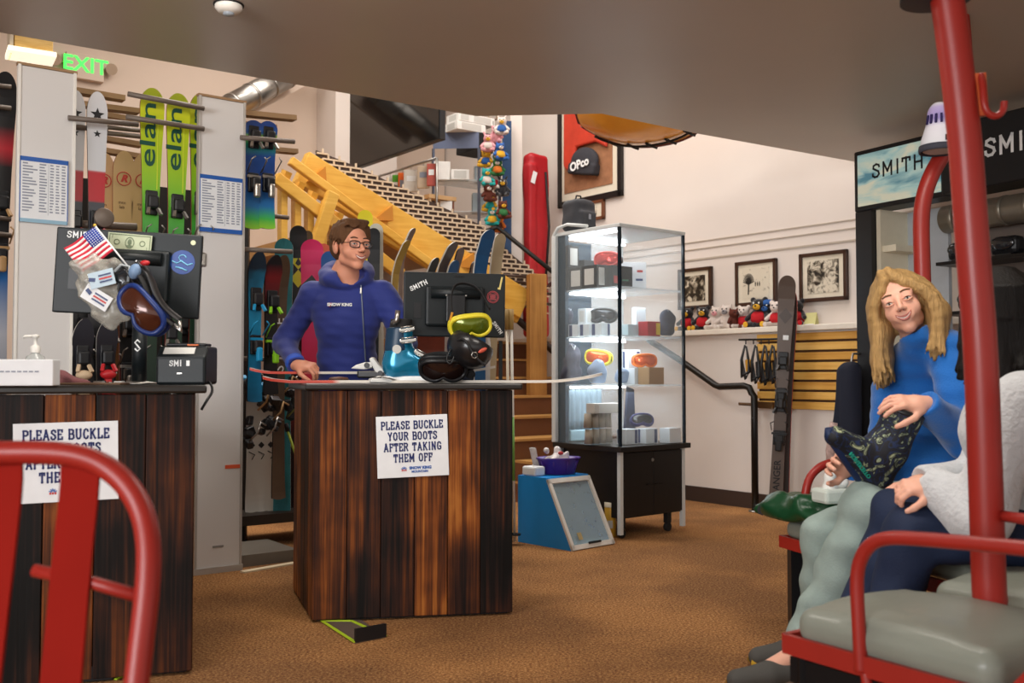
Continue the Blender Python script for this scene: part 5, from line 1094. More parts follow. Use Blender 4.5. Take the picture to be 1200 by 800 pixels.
# ================================================================== LEDGE TOYS
M_plblk = mat('black_plush', '17151A', .95, sheen=.4, bump=.5, bscale=150); M_plyel = mat('yellow_plush', 'D9A62E', .9, bump=.4, bscale=150); M_plred = mat('red_knit', 'B81A24', .9, bump=.3, bscale=120)
M_plwht = mat('white_plush', 'D4C8C0', .95, bump=.5, bscale=150); M_plbrn = mat('brown_plush', '5A2A1E', .95, bump=.5, bscale=150); M_plpink = mat('pink_plush', 'D99AA0', .9)
M_plblue = mat('blue_knit', '2C5A9C', .9); M_plteal = mat('teal_plush', '1F9A96', .9); M_plgrn = mat('green_plush', '2F6A3A', .9); M_plor = mat('orange_plush', 'D8742A', .9)
def plush(label, loc, rz, s, fur, shirt, muzz, feet, cap=None, grp=None, ear='round', rot=None):
    if loc[2] < 1.5: s = s*1.3
    t = thing('plush_toy', label, 'plush toy', loc, rz, grp, rot=rot)
    q = SDF((-.09*s, -.10*s, -.0), (.09*s, .08*s, .20*s), .005*max(1, s)); K = .012*s
    q.ell((0, 0, .055*s), (.040*s, .036*s, .052*s), k=K); q.ell((0, -.005*s, .128*s), (.044*s, .040*s, .038*s), k=K)
    for d in (-1, 1):
        q.cone((d*.025*s, -.01*s, .02*s), (d*.048*s, -.062*s, .016*s), .019*s, .017*s, K); q.cone((d*.034*s, 0, .085*s), (d*.062*s, -.03*s, .052*s), .015*s, .014*s, K)
        if ear == 'round': q.ell((d*.036*s, .0, .160*s), (.017*s, .01*s, .017*s), k=K*.6)
        elif ear == 'long': q.cone((d*.024*s, .005*s, .155*s), (d*.040*s, .008*s, .19*s), .011*s, .008*s, K*.6)
        else: q.cone((d*.026*s, .0, .150*s), (d*.034*s, 0, .175*s), .014*s, .005*s, K*.6)
    q.half((0, 0, .001), (0, 0, -1)); q.mb().build('body', fur, t)
    b = MB(); b.ell((0, -.038*s, .118*s), (.022*s, .018*s, .017*s)); b.build('muzzle', muzz, t)
    b = MB(); b.ell((0, -.056*s, .124*s), (.006*s, .005*s, .005*s)); b.build('nose', M_black, t)
    for d in (-1, 1):
        b = MB(); b.ell((d*.050*s, -.078*s, .018*s), (.015*s, .006*s, .016*s)); b.build('foot_pad', feet, t)
        b = MB(); b.ell((d*.016*s, -.042*s, .140*s), (.005*s, .004*s, .006*s)); b.build('eye', M_black if fur is not M_plblk else M_whiteink, t)
    if shirt: b = MB(); b.lathe([(.030*s, .092*s), (.045*s, .075*s), (.047*s, .05*s), (.044*s, .028*s)], seg=20, cap=False); b.build('jumper', shirt, t, solid=.004)
    if cap: b = MB(); b.lathe([(.047*s, .142*s), (.044*s, .158*s), (.025*s, .175*s), (.001, .178*s)], seg=20, cap=False); b.build('cap', cap, t, solid=.003)
    return t
def ledge(u, n=.11):
    o = W0+N2*n; s_, _ = hit(u, 385, o, D2); p = o+D2*s_; return (p.x, p.y, 1.4455)
RL = RZD+.25
plush('black bear in a red jumper, first on the ledge beside the glass case', ledge(806), RL, .95, M_plblk, M_plred, M_plyel, M_plyel)
plush('black bear in a red jumper with yellow feet, second on the ledge', ledge(824), RL+.2, .95, M_plblk, M_plred, M_plyel, M_plyel)
plush('white cat-eared toy on the ledge between the black bears and the brown toy', ledge(840), RL, .9, M_plwht, None, M_plpink, M_plwht, ear='cat')
plush('small white toy with a grey face behind the brown one on the ledge', ledge(852, .13), RL, .95, M_plwht, None, mat('grey_plush', '8A8688', .9), M_plwht, ear='cat')
plush('brown shaggy toy lying on the ledge, between the white toys', ledge(860, .05), RL+.9, .75, M_plbrn, None, M_plbrn, M_plwht, ear='cat')
plush('white-headed toy in a red jumper right of the brown toy', ledge(872), RL, .85, M_plwht, M_plred, M_plwht, M_plwht)
plush('largest black bear with red jumper and yellow feet, in the middle of the ledge', ledge(890), RL, 1.1, M_plblk, M_plred, M_plyel, M_plyel)
plush('black toy with a blue cap behind the largest bear', ledge(899, .145), RL, 1.0, M_plblk, None, M_plblue, M_plblk, cap=M_plblue)
plush('pale toy in a red jumper just left of the tall standing ski', ledge(911), RL, .95, M_plwht, M_plred, M_plwht, M_plwht)
plush('dark toy with a red jumper just right of the tall standing ski', ledge(934), RL, .95, M_plblk, M_plred, M_plwht, M_plred)
t = thing('shelf_card', 'yellow-green folded card on the ledge under the street photograph', 'card', ledge(951), RZD); b = MB(); b.prism([(-.03, 0), (.03, 0), (0, .10)], -.05, .05, axis='x'); b.build('card', mat('pale_lime_card', 'C4C084', .7), t); b = MB(); b.bb((-.04, -.032, .0), (.04, -.028, .012)); b.build('card_foot', M_paper, t)
# hanging plush string beside the red bag
t = thing('display_strip', 'narrow blue display strip with hooks where the colourful soft toys hang', 'display strip', tuple(P(592, 240, 9.55)), RZA)
b = MB(); b.bar(P(594, 142, 9.6), P(594, 345, 9.6), .09, .02, up=(0, 1, 0)); b.build('strip', mat('deep_blue_strip', '1F3F66', .4), t, world=True)
b = MB(); b.bar(P(605, 134, 9.7), P(605, 330, 9.7), .115, .06, up=(0, 1, 0)); b.build('white_post', M_wall, t, world=True)
b = MB(); b.tube([P(578, 142, 9.5), P(580, 270, 9.5)], .006, 6); b.build('hook_wire', M_steel, t, world=True)
hang = [(582, 158, M_plpink, None, 'pink pig-like soft toy at the top of the hanging row'), (572, 168, M_plpink, M_plwht, 'pale pink soft toy second from the top of the hanging row'), (586, 178, M_plblue, M_plyel, 'blue soft toy with a yellow jumper in the hanging row'), (570, 186, M_plyel, M_plblue, 'yellow soft toy at the left of the hanging row'), (583, 196, M_plgrn, M_plor, 'dark green soft toy in the middle of the hanging row'), (570, 208, M_plteal, M_plwht, 'teal soft toy at the left of the hanging row'), (580, 212, M_plwht, M_plred, 'white soft toy in a red jumper in the hanging row'), (589, 220, M_plblk, None, 'black soft toy at the right of the hanging row'), (572, 226, M_plbrn, None, 'brown soft toy in the hanging row above the yellow one'), (575, 238, M_plyel, M_plteal, 'yellow soft toy with a teal jumper in the hanging row'), (577, 254, M_plteal, M_plyel, 'teal and yellow striped soft toy near the bottom of the hanging row'), (589, 246, M_plbrn, M_plgrn, 'brown soft toy with green jumper at the lower right of the hanging row'), (585, 262, M_plor, M_plbrn, 'orange-brown soft toy lowest in the hanging row'), (588, 148, M_plwht, M_plblue, 'white soft toy in blue at the very top of the hanging row')]
for i, (u, v, f, sh, lb) in enumerate(hang):
    p = P(u, v, 9.4-.05*(i % 3)); plush(lb, (p.x, p.y, p.z-.09), .3*((i % 3)-1), 1.05, f, sh, M_plyel if i % 2 else M_plwht, f, grp='soft toys hanging in a row', ear=('round', 'long', 'cat')[i % 3])
# red ski bag
t = thing('ski_bag', 'long red padded ski bag standing upright at the top of the steps', 'ski bag', tuple(P(627, 396, 9.75)), RZA)
pb = P(627, 396, 9.75); H_ = P(627, 181, 9.75).z-pb.z
s = SDF((-.2, -.14, 0), (.2, .14, H_+.05), .012); s.box((.01, 0, H_/2), (.125, .075, H_/2), .05); s.box((-.085, -.03, H_*.48), (.05, .06, H_*.46), .03, k=.012); s.noise(.006, 26, 5, (1, 1, .4)); s.mb().build('bag_body', mat('deep_red_quilted_nylon', 'A81620', .5, var=.15, scale=12, bump=.3, bscale=16), t)
b = MB(); b.box((-.09, -.10, H_*.86), (.05, .004, .12), (0, .3, 0)); b.build('white_tag', M_paper, t)
b = MB(); b.tube([(.07, -.085, H_*.9), (.085, -.12, H_*.6), (.06, -.085, H_*.25)], .012, 6); b.build('carry_strap', M_dark, t)
b = MB(); b.cyl((-.13, -.085, H_*.18), (.15, -.085, H_*.30), .022, seg=8); b.build('compression_strap', mat('brown_strap', '3A1A16', .6), t)
# ================================================================== LOFT SHOP
def lp_(u, v, Y): return P(u, v, Y)
tvp = Vector((-1.62, 9.9))
s0_, zt_ = hit(413, 95, tvp, D2); s1_, zb_ = hit(519, 172, tvp, D2); so, zb0 = hit(413, 200, tvp, D2)
sc = (s0_+s1_)/2; t = thing('television', 'large black wall television high behind the stair beam', 'television', (tvp.x+D2.x*sc, tvp.y+D2.y*sc, (zb0+3.95)/2), RZD)
hw = (s1_-s0_)/2; hh = (3.95-zb0)/2; b = MB(); b.bb((-hw, -.03, -hh), (hw, .03, hh), bev=.008); b.build('case', M_black, t)
b = MB(); b.bb((-hw+.015, -.034, -hh+.015), (hw-.015, -.0305, hh-.015)); b.build('screen', M_greyglass, t)
b = MB(); b.bb((-.15, .03, -.15), (.15, .09, .15)); b.cyl((0, .09, 0), (-.4, .6, 0), .03); b.cyl((0, .09, .1), (-.4, .6, .1), .02); b.build('wall_bracket', M_blackmetal, t)
t = thing('loft_display_case', 'tall glass case with a grey-blue top band standing upstairs behind the stair beam', 'display case', (0, 0, 0), RZA)
lc = P(567, 290, 9.6); t.location = (lc.x-.05, lc.y, 2.321); ROOTM[t.name] = Tm(t.location) @ Rz(RZA)
M_bgm = mat('blue_grey_metal2', '6C7690', .4); lw_, ld_, lh_ = .42, .40, 1.14
b = MB(); b.bb((0, 0, lh_-.16), (lw_*.6, ld_, lh_), mi=1); b.build('top_band', [M_bgm, M_dark], t)
b = MB(); b.prism([(-.34, .30), (0, 0), (0, .004), (-.34, .304)], lh_-.16, lh_, axis='z'); b.build('side_band', M_bgm, t)
for x, y in ((0, 0), (lw_*.6, 0), (-.34, .30)): b = MB(); b.bb((x-.01, y-.01, 0), (x+.012, y+.01, lh_-.16)); b.build('upright', mat('grey_upright', '5A6274', .4), t)
for z in (.35, .66): b = MB(); b.prism([(-.33, .30), (0, 0), (lw_*.6, 0), (lw_*.6, ld_), (-.2, .45)], z, z+.008, axis='z'); b.build('glass_shelf', M_shelfglass, t)
TM_ = ROOTM[t.name]
M_bright = mat('bright_white_carton', 'EDEBE6', .6)
for i, (x, y, z, w, h, lb) in enumerate(((-.26, .27, .668, .16, .18, 'white box on the upper shelf of the loft case, left'), (-.12, .16, .668, .18, .10, 'white box on the upper shelf of the loft case, right'), (-.22, .26, .358, .12, .10, 'small white box on the lower shelf of the loft case'), (.12, .15, .668, .12, .16, 'grey-blue box on the right of the loft case'), (.12, .15, .36, .16, .20, 'grey box low on the right of the loft case'), (-.2, .25, .0, .16, .14, 'pale box on the floor of the loft case'))):
    p = TM_ @ Vector((x, y, z)); carton(lb, tuple(p), w, .12, h, M_bright if i < 3 else mat('grey_blue_card', '9AA6AC', .6), M_label if i % 2 else None, RZA-.5)
for i, (x, z, w, lb) in enumerate(((-.08, lh_+.001, .34, 'white flat box on top of the loft case'), (.05, lh_+.085, .30, 'white flat box stacked on another on top of the loft case'), (-.16, lh_+.085, .14, 'small white box at the left of the stack on the loft case'))):
    p = TM_ @ Vector((x, .12, z)); carton(lb, tuple(p), w, .22, .08, M_bright, M_label, RZA, grp='white boxes on the loft case')
t = thing('wire_basket', 'brown wire-sided crate on top of the loft case boxes', 'crate', tuple(TM_ @ Vector((.10, .14, lh_+.167))), RZA)
b = MB(); b.bb((-.15, -.1, 0), (.15, .1, .01)); b.build('bottom', M_brn, t)
for x in (-.15, -.05, .05, .15): b = MB(); b.bb((x-.006, -.1, 0), (x+.006, -.09, .19)); b.build('slat', mat('tan_metal', '9A866A', .4), t)
b = MB(); b.bb((-.15, -.1, .19), (.15, .1, .2)); b.build('top_rail', M_brn, t)
# garments and packs on the loft rail
rl = thing('garment_rail', 'low garment rail upstairs left of the loft glass case', 'clothes rail', tuple(P(470, 260, 9.8)), RZD)
ra, rb_ = P(440, 208, 10.1), P(512, 185, 9.5)
b = MB(); b.tube([ra, rb_], .012, 8); b.build('rail', M_steel, rl, world=True)
for q in (ra, rb_): b = MB(); b.cyl((q.x, q.y, 2.32), (q.x, q.y, q.z), .012, seg=8); b.build('post', M_steel, rl, world=True)
for i, (u, c, lb, w) in enumerate(((446, 'D8703A', 'orange-red packet hanging at the left of the loft rail', .10), (458, 'E8E8DE', 'white packet hanging on the loft rail, left of the green one', .07), (465, '58A82E', 'green packet hanging on the loft rail', .07), (473, 'E86A20', 'orange packet hanging on the loft rail', .09), (483, 'D8D2C8', 'pale grey printed bag hanging on the loft rail', .15), (497, 'C9B49A', 'beige bag hanging on the loft rail', .12), (506, 'B8564A', 'dusty red garment hanging nearest the loft case', .09))):
    f = (u-440)/72; q = ra.lerp(rb_, f); h = .28 if i in (1, 2, 3) else .22
    g = thing('hanging_pack', lb, 'packet', (q.x, q.y, q.z), RZD+.9, 'packets hanging on the loft rail')
    b = MB(); b.box((0, 0, -.04-h/2), (w, .03, h), bev=.008); b.build('packet', mat('pack_'+c, c, .5, var=.15, scale=12), g)
    b = MB(); b.box((0, -.017, -.04-h*.4), (w*.6, .002, h*.25)); b.build('print', M_grayink if i % 2 else M_whiteink, g)
    b = MB(); b.tube([(0, 0, -.04), (0, 0, -.01), (0, .014, .012), (0, .0, .018)], .003, 5); b.build('hook', M_steel, g)
t = thing('wooden_crate_shelf', 'cream wooden slatted crate upstairs under the hanging packets', 'crate', tuple(P(487, 262, 9.7)), RZD)
cz_ = P(487, 232, 9.7).z; cp_ = P(487, 232, 9.7); t.location = (cp_.x, cp_.y, 2.321); ROOTM[t.name] = Tm(t.location) @ Rz(RZD)
b = MB(); b.bb((-.3, -.02, cz_-2.36), (.28, .3, cz_-2.32)); b.build('top_board', mat('pale_wood', 'D0A878', .6, var=.1), t)
for i in range(9): b = MB(); b.bb((-.28+.065*i, -.01, 0), (-.25+.065*i, .01, cz_-2.36)); b.build('slat', mat('cream_slat', 'CBB08C', .6), t)
b = MB(); b.bb((-.29, .26, 0), (.27, .28, cz_-2.36)); b.build('back', mat('red_brown_board', '7A4A34', .6), t)
# ================================================================== STANDING SKIS BY THE SLATWALL
def wall_ski(label, u, vt, vb, off, L, roll, face, edge, rz=None, **kw):
    o = W0-N2*off; s_, zt2 = hit(u, vt, o, D2); p = o+D2*s_; g = ski(label, L, face, edge, 'skis leaning on the slatted wall', None, **kw)
    g.location = (p.x, p.y, 0.012); g.rotation_euler = (0, roll, RZD if rz is None else rz); return g
M_rng = mat('grey_brown_ski', '62544C', .4, var=.12, scale=6); M_redside = mat('red_ski_sidewall', 'C23228', .35)
g = wall_ski('tall grey-brown ski leaning on the slatted wall, front one of the pair', 908, 590, 0, .22, 1.80, .062, M_rng, M_redside, tail=.055, waist=.044, tip=.062, rad=.08, bend=.05, th=.02)
g.rotation_euler = (.05, .062, RZD+.62)
binding(g, .66, M_black, M_black, 1.25); binding(g, .98, M_black, M_gunmetal, 1.0, 'binding')
text_obj('RANGER', .07, M_blackedge, g, (.0, -.0125, .28), (PI/2, -PI/2, 0), 'lettering', bold=.001, ext=.0006)
for z in (1.14, 1.32): b = MB(); b.bb((-.01, -.0125, z), (.03, -.0105, z+.035)); b.build('white_patch', M_whiteink, g)
b = MB(); b.prism([(-.05, 1.50), (0, 1.56), (.05, 1.50), (0, 1.44)], -.0125, -.0105); b.build('diamond_print', mat('dark_brown_print', '4A3E38', .4), g)
g2 = wall_ski('narrow dark ski behind the grey-brown ski at the slatted wall', 916, 590, 0, .12, 1.72, .05, mat('dark_grey_ski', '3C3432', .4), M_redside, tail=.055, waist=.044, tip=.06, rad=.08, th=.012); g2.rotation_euler = (.03, .062, RZD+.3)
# hook bars
t = thing('hook_rail', 'black wire hook rail on the slatted wall with gear hanging from it', 'hook rail', tuple(wpt(895, 398, .1)), RZD)
b = MB(); b.tube([wpt(866, 398, .12), wpt(915, 397, .12)], .008, 8); b.tube([wpt(866, 398, .12), wpt(872, 398, .03), wpt(905, 397, .03)], .006, 6); b.build('bar', M_blackmetal, t, world=True)
for k in range(4): b = MB(); b.tube([wpt(874+9*k, 398, .12), wpt(874+9*k, 403, .14)], .005, 6); b.build('hook', M_blackmetal, t, world=True)
M_strapy = mat('amber_strap', 'C08A2A', .6)
for i, (u, v0, v1, mm, lb) in enumerate(((873, 402, 441, M_strapy, 'black and amber strap hanging first on the hook rail'), (885, 402, 446, M_gunmetal, 'black climbing strap hanging second on the hook rail'), (896, 402, 448, M_black, 'black climbing strap hanging third on the hook rail'), (905, 402, 446, M_gunmetal, 'dark strap hanging beside the tall ski'))):
    g = thing('hanging_strap', lb, 'strap', tuple(wpt(u, v0, .15)), RZD, 'straps on the hook rail')
    a0 = wpt(u, v0+2, .16); a1 = wpt(u-4, (v0+v1)/2, .17); a2 = wpt(u-3, v1, .17); a3 = wpt(u+5, v1-6, .16); a4 = wpt(u+4, (v0+v1)/2, .15)
    b = MB(); b.tube([a0, a1, a2, a3, a4, a0+Vector((.01, 0, -.01))], [.012, .02, .028, .03, .02, .012], 8, flat=.6); b.build('webbing', M_black, g, world=True)
    b = MB(); b.bar(a4, a3, .045, .03); b.build('buckle', mm, g, world=True)
    b = MB(); b.tube([a1, a2+Vector((.02, -.02, -.02)), a3], .012, 6); b.build('loop', M_gunmetal, g, world=True)
t = thing('shelf_bracket', 'brown metal display arm sticking out of the slatted wall, low', 'display arm', tuple(wpt(890, 473, .1)), RZD)
b = MB(); b.tube([wpt(866, 473, .16), wpt(885, 474, .03), wpt(908, 474, .03)], .012, 8); b.build('arm', mat('bronze_arm', '5A3E22', .4, .4), t, world=True); b = MB(); b.bar(wpt(888, 474, .04), wpt(908, 475, .04), .05, .05); b.build('mount', mat('bronze_arm', '5A3E22', .4, .4), t, world=True)
# ================================================================== KIOSK AT THE RIGHT
K0 = Vector((2.26, 6.30)); KD = Vector((.5, -.87)).normalized(); KN = Vector((-KD.y, KD.x)); RZK = math.atan2(KD.y, KD.x)
def ks(u, v): return hit(u, v, K0, KD)
t = thing('brand_kiosk', 'black goggle kiosk with a lit wave picture and white SMITH lettering at the right', 'kiosk', (K0.x, K0.y, 0), RZK)
x1 = ks(1330, 200)[0]; zT, zB = 2.50, 2.11; sx0, sx1 = .0, ks(1113, 200)[0]
b = MB(); b.bb((-.02, -.05, zB), (sx1+.02, .12, zT), bev=.01); b.build('header_left', M_black, t)
def wave_mat():
    m = bpy.data.materials.new('wave_picture'); N, L, B = nodes(m); tc = N.new('ShaderNodeTexCoord'); mp = N.new('ShaderNodeMapping'); mp.inputs['Scale'].default_value = (.9, 1, 3.0); mp.inputs['Rotation'].default_value = (0, .35, 0); L.new(tc.outputs['Object'], mp.inputs[0])
    n = N.new('ShaderNodeTexNoise'); n.inputs['Scale'].default_value = 2.4; n.inputs['Detail'].default_value = 4; n.inputs['Distortion'].default_value = 1.2; L.new(mp.outputs[0], n.inputs['Vector'])
    r = N.new('ShaderNodeValToRGB'); L.new(n.outputs['Fac'], r.inputs[0]); e = r.color_ramp.elements; e[0].position = .36; e[0].color = (*lin('4A7480'), 1); e[1].position = .6; e[1].color = (*lin('B4B4A0'), 1); x = e.new(.48); x.color = (*lin('8CA8A4'), 1)
    L.new(r.outputs[0], B.inputs['Base Color']); L.new(r.outputs[0], B.inputs['Emission Color']); B.inputs['Emission Strength'].default_value = .45; B.inputs['Roughness'].default_value = .25; return m
b = MB(); b.bb((.015, -.058, zB+.03), (sx1-.02, -.0505, zT-.03), bev=.002); b.build('wave_picture', wave_mat(), t)
b = MB(); sans(b, 'SMITH', (sx0+sx1)*.5, (zT+zB)/2+.0, .085, -.060, .15, wf=1.2); b.build('lettering', M_dark, t, fix=False)
b = MB(); b.bb((sx1+.03, -.12, zB-.0), (x1, .12, zT+.0), bev=.008); b.build('header_right', mat('header_black', '141518', .5), t)
b = MB(); sans(b, 'SMITH', ks(1170, 180)[0]+.21, (zT+zB)/2-.03, .095, -.1225, .17, wf=1.2); b.build('lettering', M_whiteink, t, fix=False)
b = MB(); b.bb((-.02, -.04, 0), (.105, .14, zB)); b.build('left_post', M_black, t)
b = MB(); b.bb((.11, .0, 0), (.14, .3, zB)); b.build('cream_edge', mat('cream_kiosk_board', 'E6DEC6', .5), t)  # plain cream board colour
b = MB(); b.bb((.14, .26, .0), (ks(1075, 250)[0]+.02, .29, zB)); b.build('back_board', mat('pale_grey_board', 'B4BAC0', .6), t)
b = MB(); b.bb((x1-.12, -.04, 0), (x1, .14, zB)); b.build('right_post', M_black, t)
b = MB(); b.bb((.14, .02, 1.84), (.24, .26, 1.88)); b.build('shelf', mat('cream_kiosk_board', 'E6DEC6', .5), t)
b = MB(); b.bb((.62, .30, .0), (x1, .33, 1.95)); b.build('dim_back', mat('brown_grey_board', '6A5F58', .7), t)
for z in (1.1, 1.42, 1.72): b = MB(); b.bb((.5, .05, z), (x1-.12, .3, z+.02)); b.build('shelf', M_blackmetal, t)
KM = Tm((K0.x, K0.y, 0)) @ Rz(RZK)
b = MB(); a0 = KM @ Vector((.45, .22, 2.02)); a1 = KM @ Vector((x1+.2, .22, 2.02))
t = cyl_thing('air_duct', 'ribbed grey duct under the black SMITH header at the right', 'duct', a0, a1, .085, mat('dull_grey_duct', '8C8578', .4, .5), 9)
for i, (x, z, lb) in enumerate(((.62, 1.742, 'black goggle display on the upper kiosk shelf, left'), (.9, 1.742, 'black goggle display on the upper kiosk shelf, right'), (.68, 1.442, 'black helmet-like display on the middle kiosk shelf'))):
    p = KM @ Vector((x, .15, z)); g = thing('goggle_display', lb, 'goggle display', tuple(p), RZK, 'displays on the kiosk shelves')
    b = MB(); b.box((0, 0, .06), (.17, .10, .11), (0, 0, 0), bev=.03); b.build('goggle_body', M_black, g); b = MB(); b.ell((0, -.055, .07), (.075, .012, .04)); b.build('visor', M_lblk, g); b = MB(); b.bb((-.05, -.05, 0), (.05, .05, .012)); b.build('stand', M_gunmetal, g)
p = KM @ Vector((.66, .12, 1.122)); carton('white box on the lower kiosk shelf behind the blonde woman', tuple(p), .13, .10, .13, M_white, M_label, RZK)
t = thing('hanging_jacket', 'dark navy jacket with plaid sleeve hanging at the kiosk post behind the blonde woman', 'jacket', tuple(KM @ Vector((.0, -.13, .78))), RZK)
s = SDF((-.2, -.12, -.55), (.2, .12, .45), .012); s.box((0, 0, 0), (.07, .045, .36), .045); s.cone((-.06, 0, .30), (-.11, -.01, -.15), .04, .035); s.noise(.008, 22, 8, (1, 1, .5)); s.mb().build('jacket_body', mat('midnight_navy_cloth', '161B2C', .85), t)
b = MB(); b.tube([(-.10, -.03, -.02), (-.125, -.04, -.2), (-.12, -.04, -.38)], [.03, .035, .03], 8); b.build('plaid_sleeve', mat('plaid_cloth', 'B89C94', .8, var=.6, scale=45), t)
b = MB(); b.tube([(0, .0, .34), (0, .03, .42), (0, .10, .42)], .008, 6); b.build('hanger_hook', M_steel, t)
# ================================================================== LIFT CHAIRS
M_vinyl = mat('grey_green_vinyl', '7F8378', .5, var=.14, scale=4, bump=.15, bscale=30, coat=.15); M_legblack = mat('black_steel_leg', '121316', .4, .3)
# foreground left chair: seen from behind
def fg(u, v, Y): return P(u, v, Y)
t = thing('lift_chair', 'red tubular lift chair with wide slats in the left foreground, cut by the picture edge', 'chair', (-1.0, 1.5, 0), 0)
top = [(-190, 690, 1.56), (-190, 610, 1.62), (-165, 560, 1.66), (-120, 534, 1.68), (0, 530, 1.7), (60, 530, 1.7), (95, 534, 1.7), (125, 546, 1.7), (150, 568, 1.69), (168, 600, 1.68), (175, 640, 1.66), (173, 690, 1.64), (166, 750, 1.62), (160, 800, 1.60), (156, 850, 1.58)]
b = MB(); pts = [fg(*q) for q in top]; pts = [p for p in pts]
b.tube(smooth([Vector(p) for p in pts]), .0205, 14); b.build('back_frame', M_red, t, world=True)
for ut, ub in ((94, 68), (4, -28), (-88, -124)):
    b = MB(); q = [fg(ut, 538, 1.71), fg(ut, 570, 1.70), fg(ut-8, 640, 1.675), fg(ub, 840, 1.60)]; w = .033; vs = []
    for p in smooth(q, 1): vs += [p+Vector((-w, 0, 0)), p+Vector((w, 0, 0))]
    b.add(vs, [(2*i, 2*i+1, 2*i+3, 2*i+2) for i in range(len(vs)//2-1)], 0, False); b.build('back_slat', mat('matte_shaded_red_slat', '86180F', .8, spec=.08, var=.1, scale=6), t, world=True, solid=.008)  # same red paint as the frame, darkened to carry the slats' shade
b = MB(); b.tube([fg(40, 668, 1.68), fg(110, 683, 1.67), fg(162, 698, 1.645)], .011, 10); b.build('crossbar', M_red, t, world=True)
xa, xb = fg(-190, 850, 1.55).x, fg(156, 850, 1.58).x
b = MB(); b.bb((xa, 1.10, .40), (xb, 1.60, .44), bev=.01); b.build('seat_frame', M_red, t, world=True)
b = MB(); b.bb((xa+.02, 1.12, .441), (xb-.02, 1.53, .50), bev=.025); b.build('seat_cushion', M_vinyl, t, world=True)
b = MB(); b.tube([fg(156, 850, 1.58), Vector((xb, 1.57, .44))], .0205, 12); b.build('back_frame', M_red, t, world=True)
for x in (xa+.03, xb-.03):
    for y in (1.14, 1.56): b = MB(); b.bb((x-.02, y-.02, 0), (x+.02, y+.02, .4)); b.build('leg', M_legblack, t, world=True)
# near right chair, centre pole, facing away to the left
w_, k_ = Vector((.83, .56, 0)).normalized(), Vector((.56, -.83, 0)).normalized(); A_ = Vector((.665, 2.385, 0))
t = thing('lift_chair', 'red lift chair with grey vinyl cushions and a thick red pole in the right foreground', 'chair', (A_.x, A_.y, 0), math.atan2(w_.y, w_.x))
RM = ROOTM[t.name]   # local x along the front edge, local y = away from the back
def L2(s_, d, z): p = A_+w_*s_+k_*d; return Vector((p.x, p.y, z))
SW, SD, GAP = .44, .50, .12
for s0 in (0, SW+GAP):
    s = SDF((-.02, -.02, .38), (SW+.02, SD+.06, .60), .008)
    s.box((SW/2, SD/2+.01, .462), (SW/2-.004, SD/2, .045), .04); s.ell((SW/2, SD/2, .49), (SW*.42, SD*.40, .035), k=.05); s.noise(.0015, 22, 3)
    q = s.mb(); q.v = [tuple(L2(s0+v[0], v[1], v[2])) for v in q.v]; q.build('seat_cushion', M_vinyl, t, world=True)
    for a, c in (((s0, -.012), (s0+SW, -.012)), ((s0-.0, -.012), (s0, SD+.03)), ((s0+SW, -.012), (s0+SW, SD+.03)), ((s0, SD+.03), (s0+SW, SD+.03))):
        b = MB(); b.bar(L2(a[0], a[1], .415), L2(c[0], c[1], .415), .016, .045); b.build('seat_rail', M_red, t, world=True)
b = MB(); b.add([L2(.0, .50, .40), L2(.0, .72, .40), L2(.0, .72, .60), L2(.0, .60, .52)], [(0, 1, 2, 3)]); b.build('gusset', M_red, t, world=True, solid=.012)
for s0 in (0.0, 1.0):
    arm = [L2(s0-.0, .205, .40), L2(s0-.0, .20, .50), L2(s0, .195, .60), L2(s0, .205, .65), L2(s0, .235, .69), L2(s0, .28, .708), L2(s0, .36, .715), L2(s0, .52, .725), L2(s0, .66, .73)]
    b = MB(); b.tube(smooth(arm), .0155, 12); b.build('armrest', M_red, t, world=True)
b = MB(); b.tube(smooth([L2(0, .215, .40), L2(0, .225, .355), L2(0, .25, .335), L2(0, .31, .335), L2(0, .33, .355), L2(0, .335, .40)]), .012, 10); b.build('foot_loop', M_red, t, world=True)
for (s_, d) in ((.03, .03), (.03, .46), (.97, .03), (.97, .46)):
    b = MB(); b.bar(L2(s_, d, 0), L2(s_, d, .39), .05, .05, up=(0, 1, 0)); b.build('leg', M_legblack, t, world=True)
b = MB(); b.bar(L2(.03, .0, .355), L2(.03, .5, .355), .05, .06); b.build('side_beam', M_legblack, t, world=True)
b = MB(); b.bar(L2(.97, .0, .355), L2(.97, .5, .355), .05, .06); b.build('side_beam', M_legblack, t, world=True)
b = MB(); b.tube(smooth([L2(0, .66, .40), L2(0, .70, .9), L2(.05, .71, 1.0), L2(.95, .71, 1.0), L2(1.0, .70, .9), L2(1.0, .66, .40)]), .018, 10); b.build('back_frame', M_red, t, world=True)
for s0 in (.15, .38, .62, .85): b = MB(); b.bar(L2(s0, .66, .45), L2(s0, .71, .99), .07, .008, up=k_); b.build('back_slat', M_red, t, world=True)
pole = [(1161, 705, 2.42), (1159, 690, 2.42), (1155, 560, 2.42), (1149, 400, 2.42), (1142, 320, 2.42), (1137, 250, 2.42), (1131, 165, 2.42), (1122, 83, 2.42), (1111, 5, 2.42), (1104, -40, 2.42)]
pl_ = [P(*q) for q in pole]; b = MB(); b.tube(smooth(pl_), .040, 20); b.build('pole', M_red, t, world=True)
b = MB(); q = P(1104, -22, 2.42); b.bar(L2(SW/2+.28, .25, .41), P(1161, 700, 2.42), .05, .04); b.build('pole_mount', M_red, t, world=True)
b = MB(); b.tube([P(1166, 603, 2.42), P(1200, 608, 2.3), L2(.6, .71, .80)], .014, 10); b.build('back_brace', M_red, t, world=True)
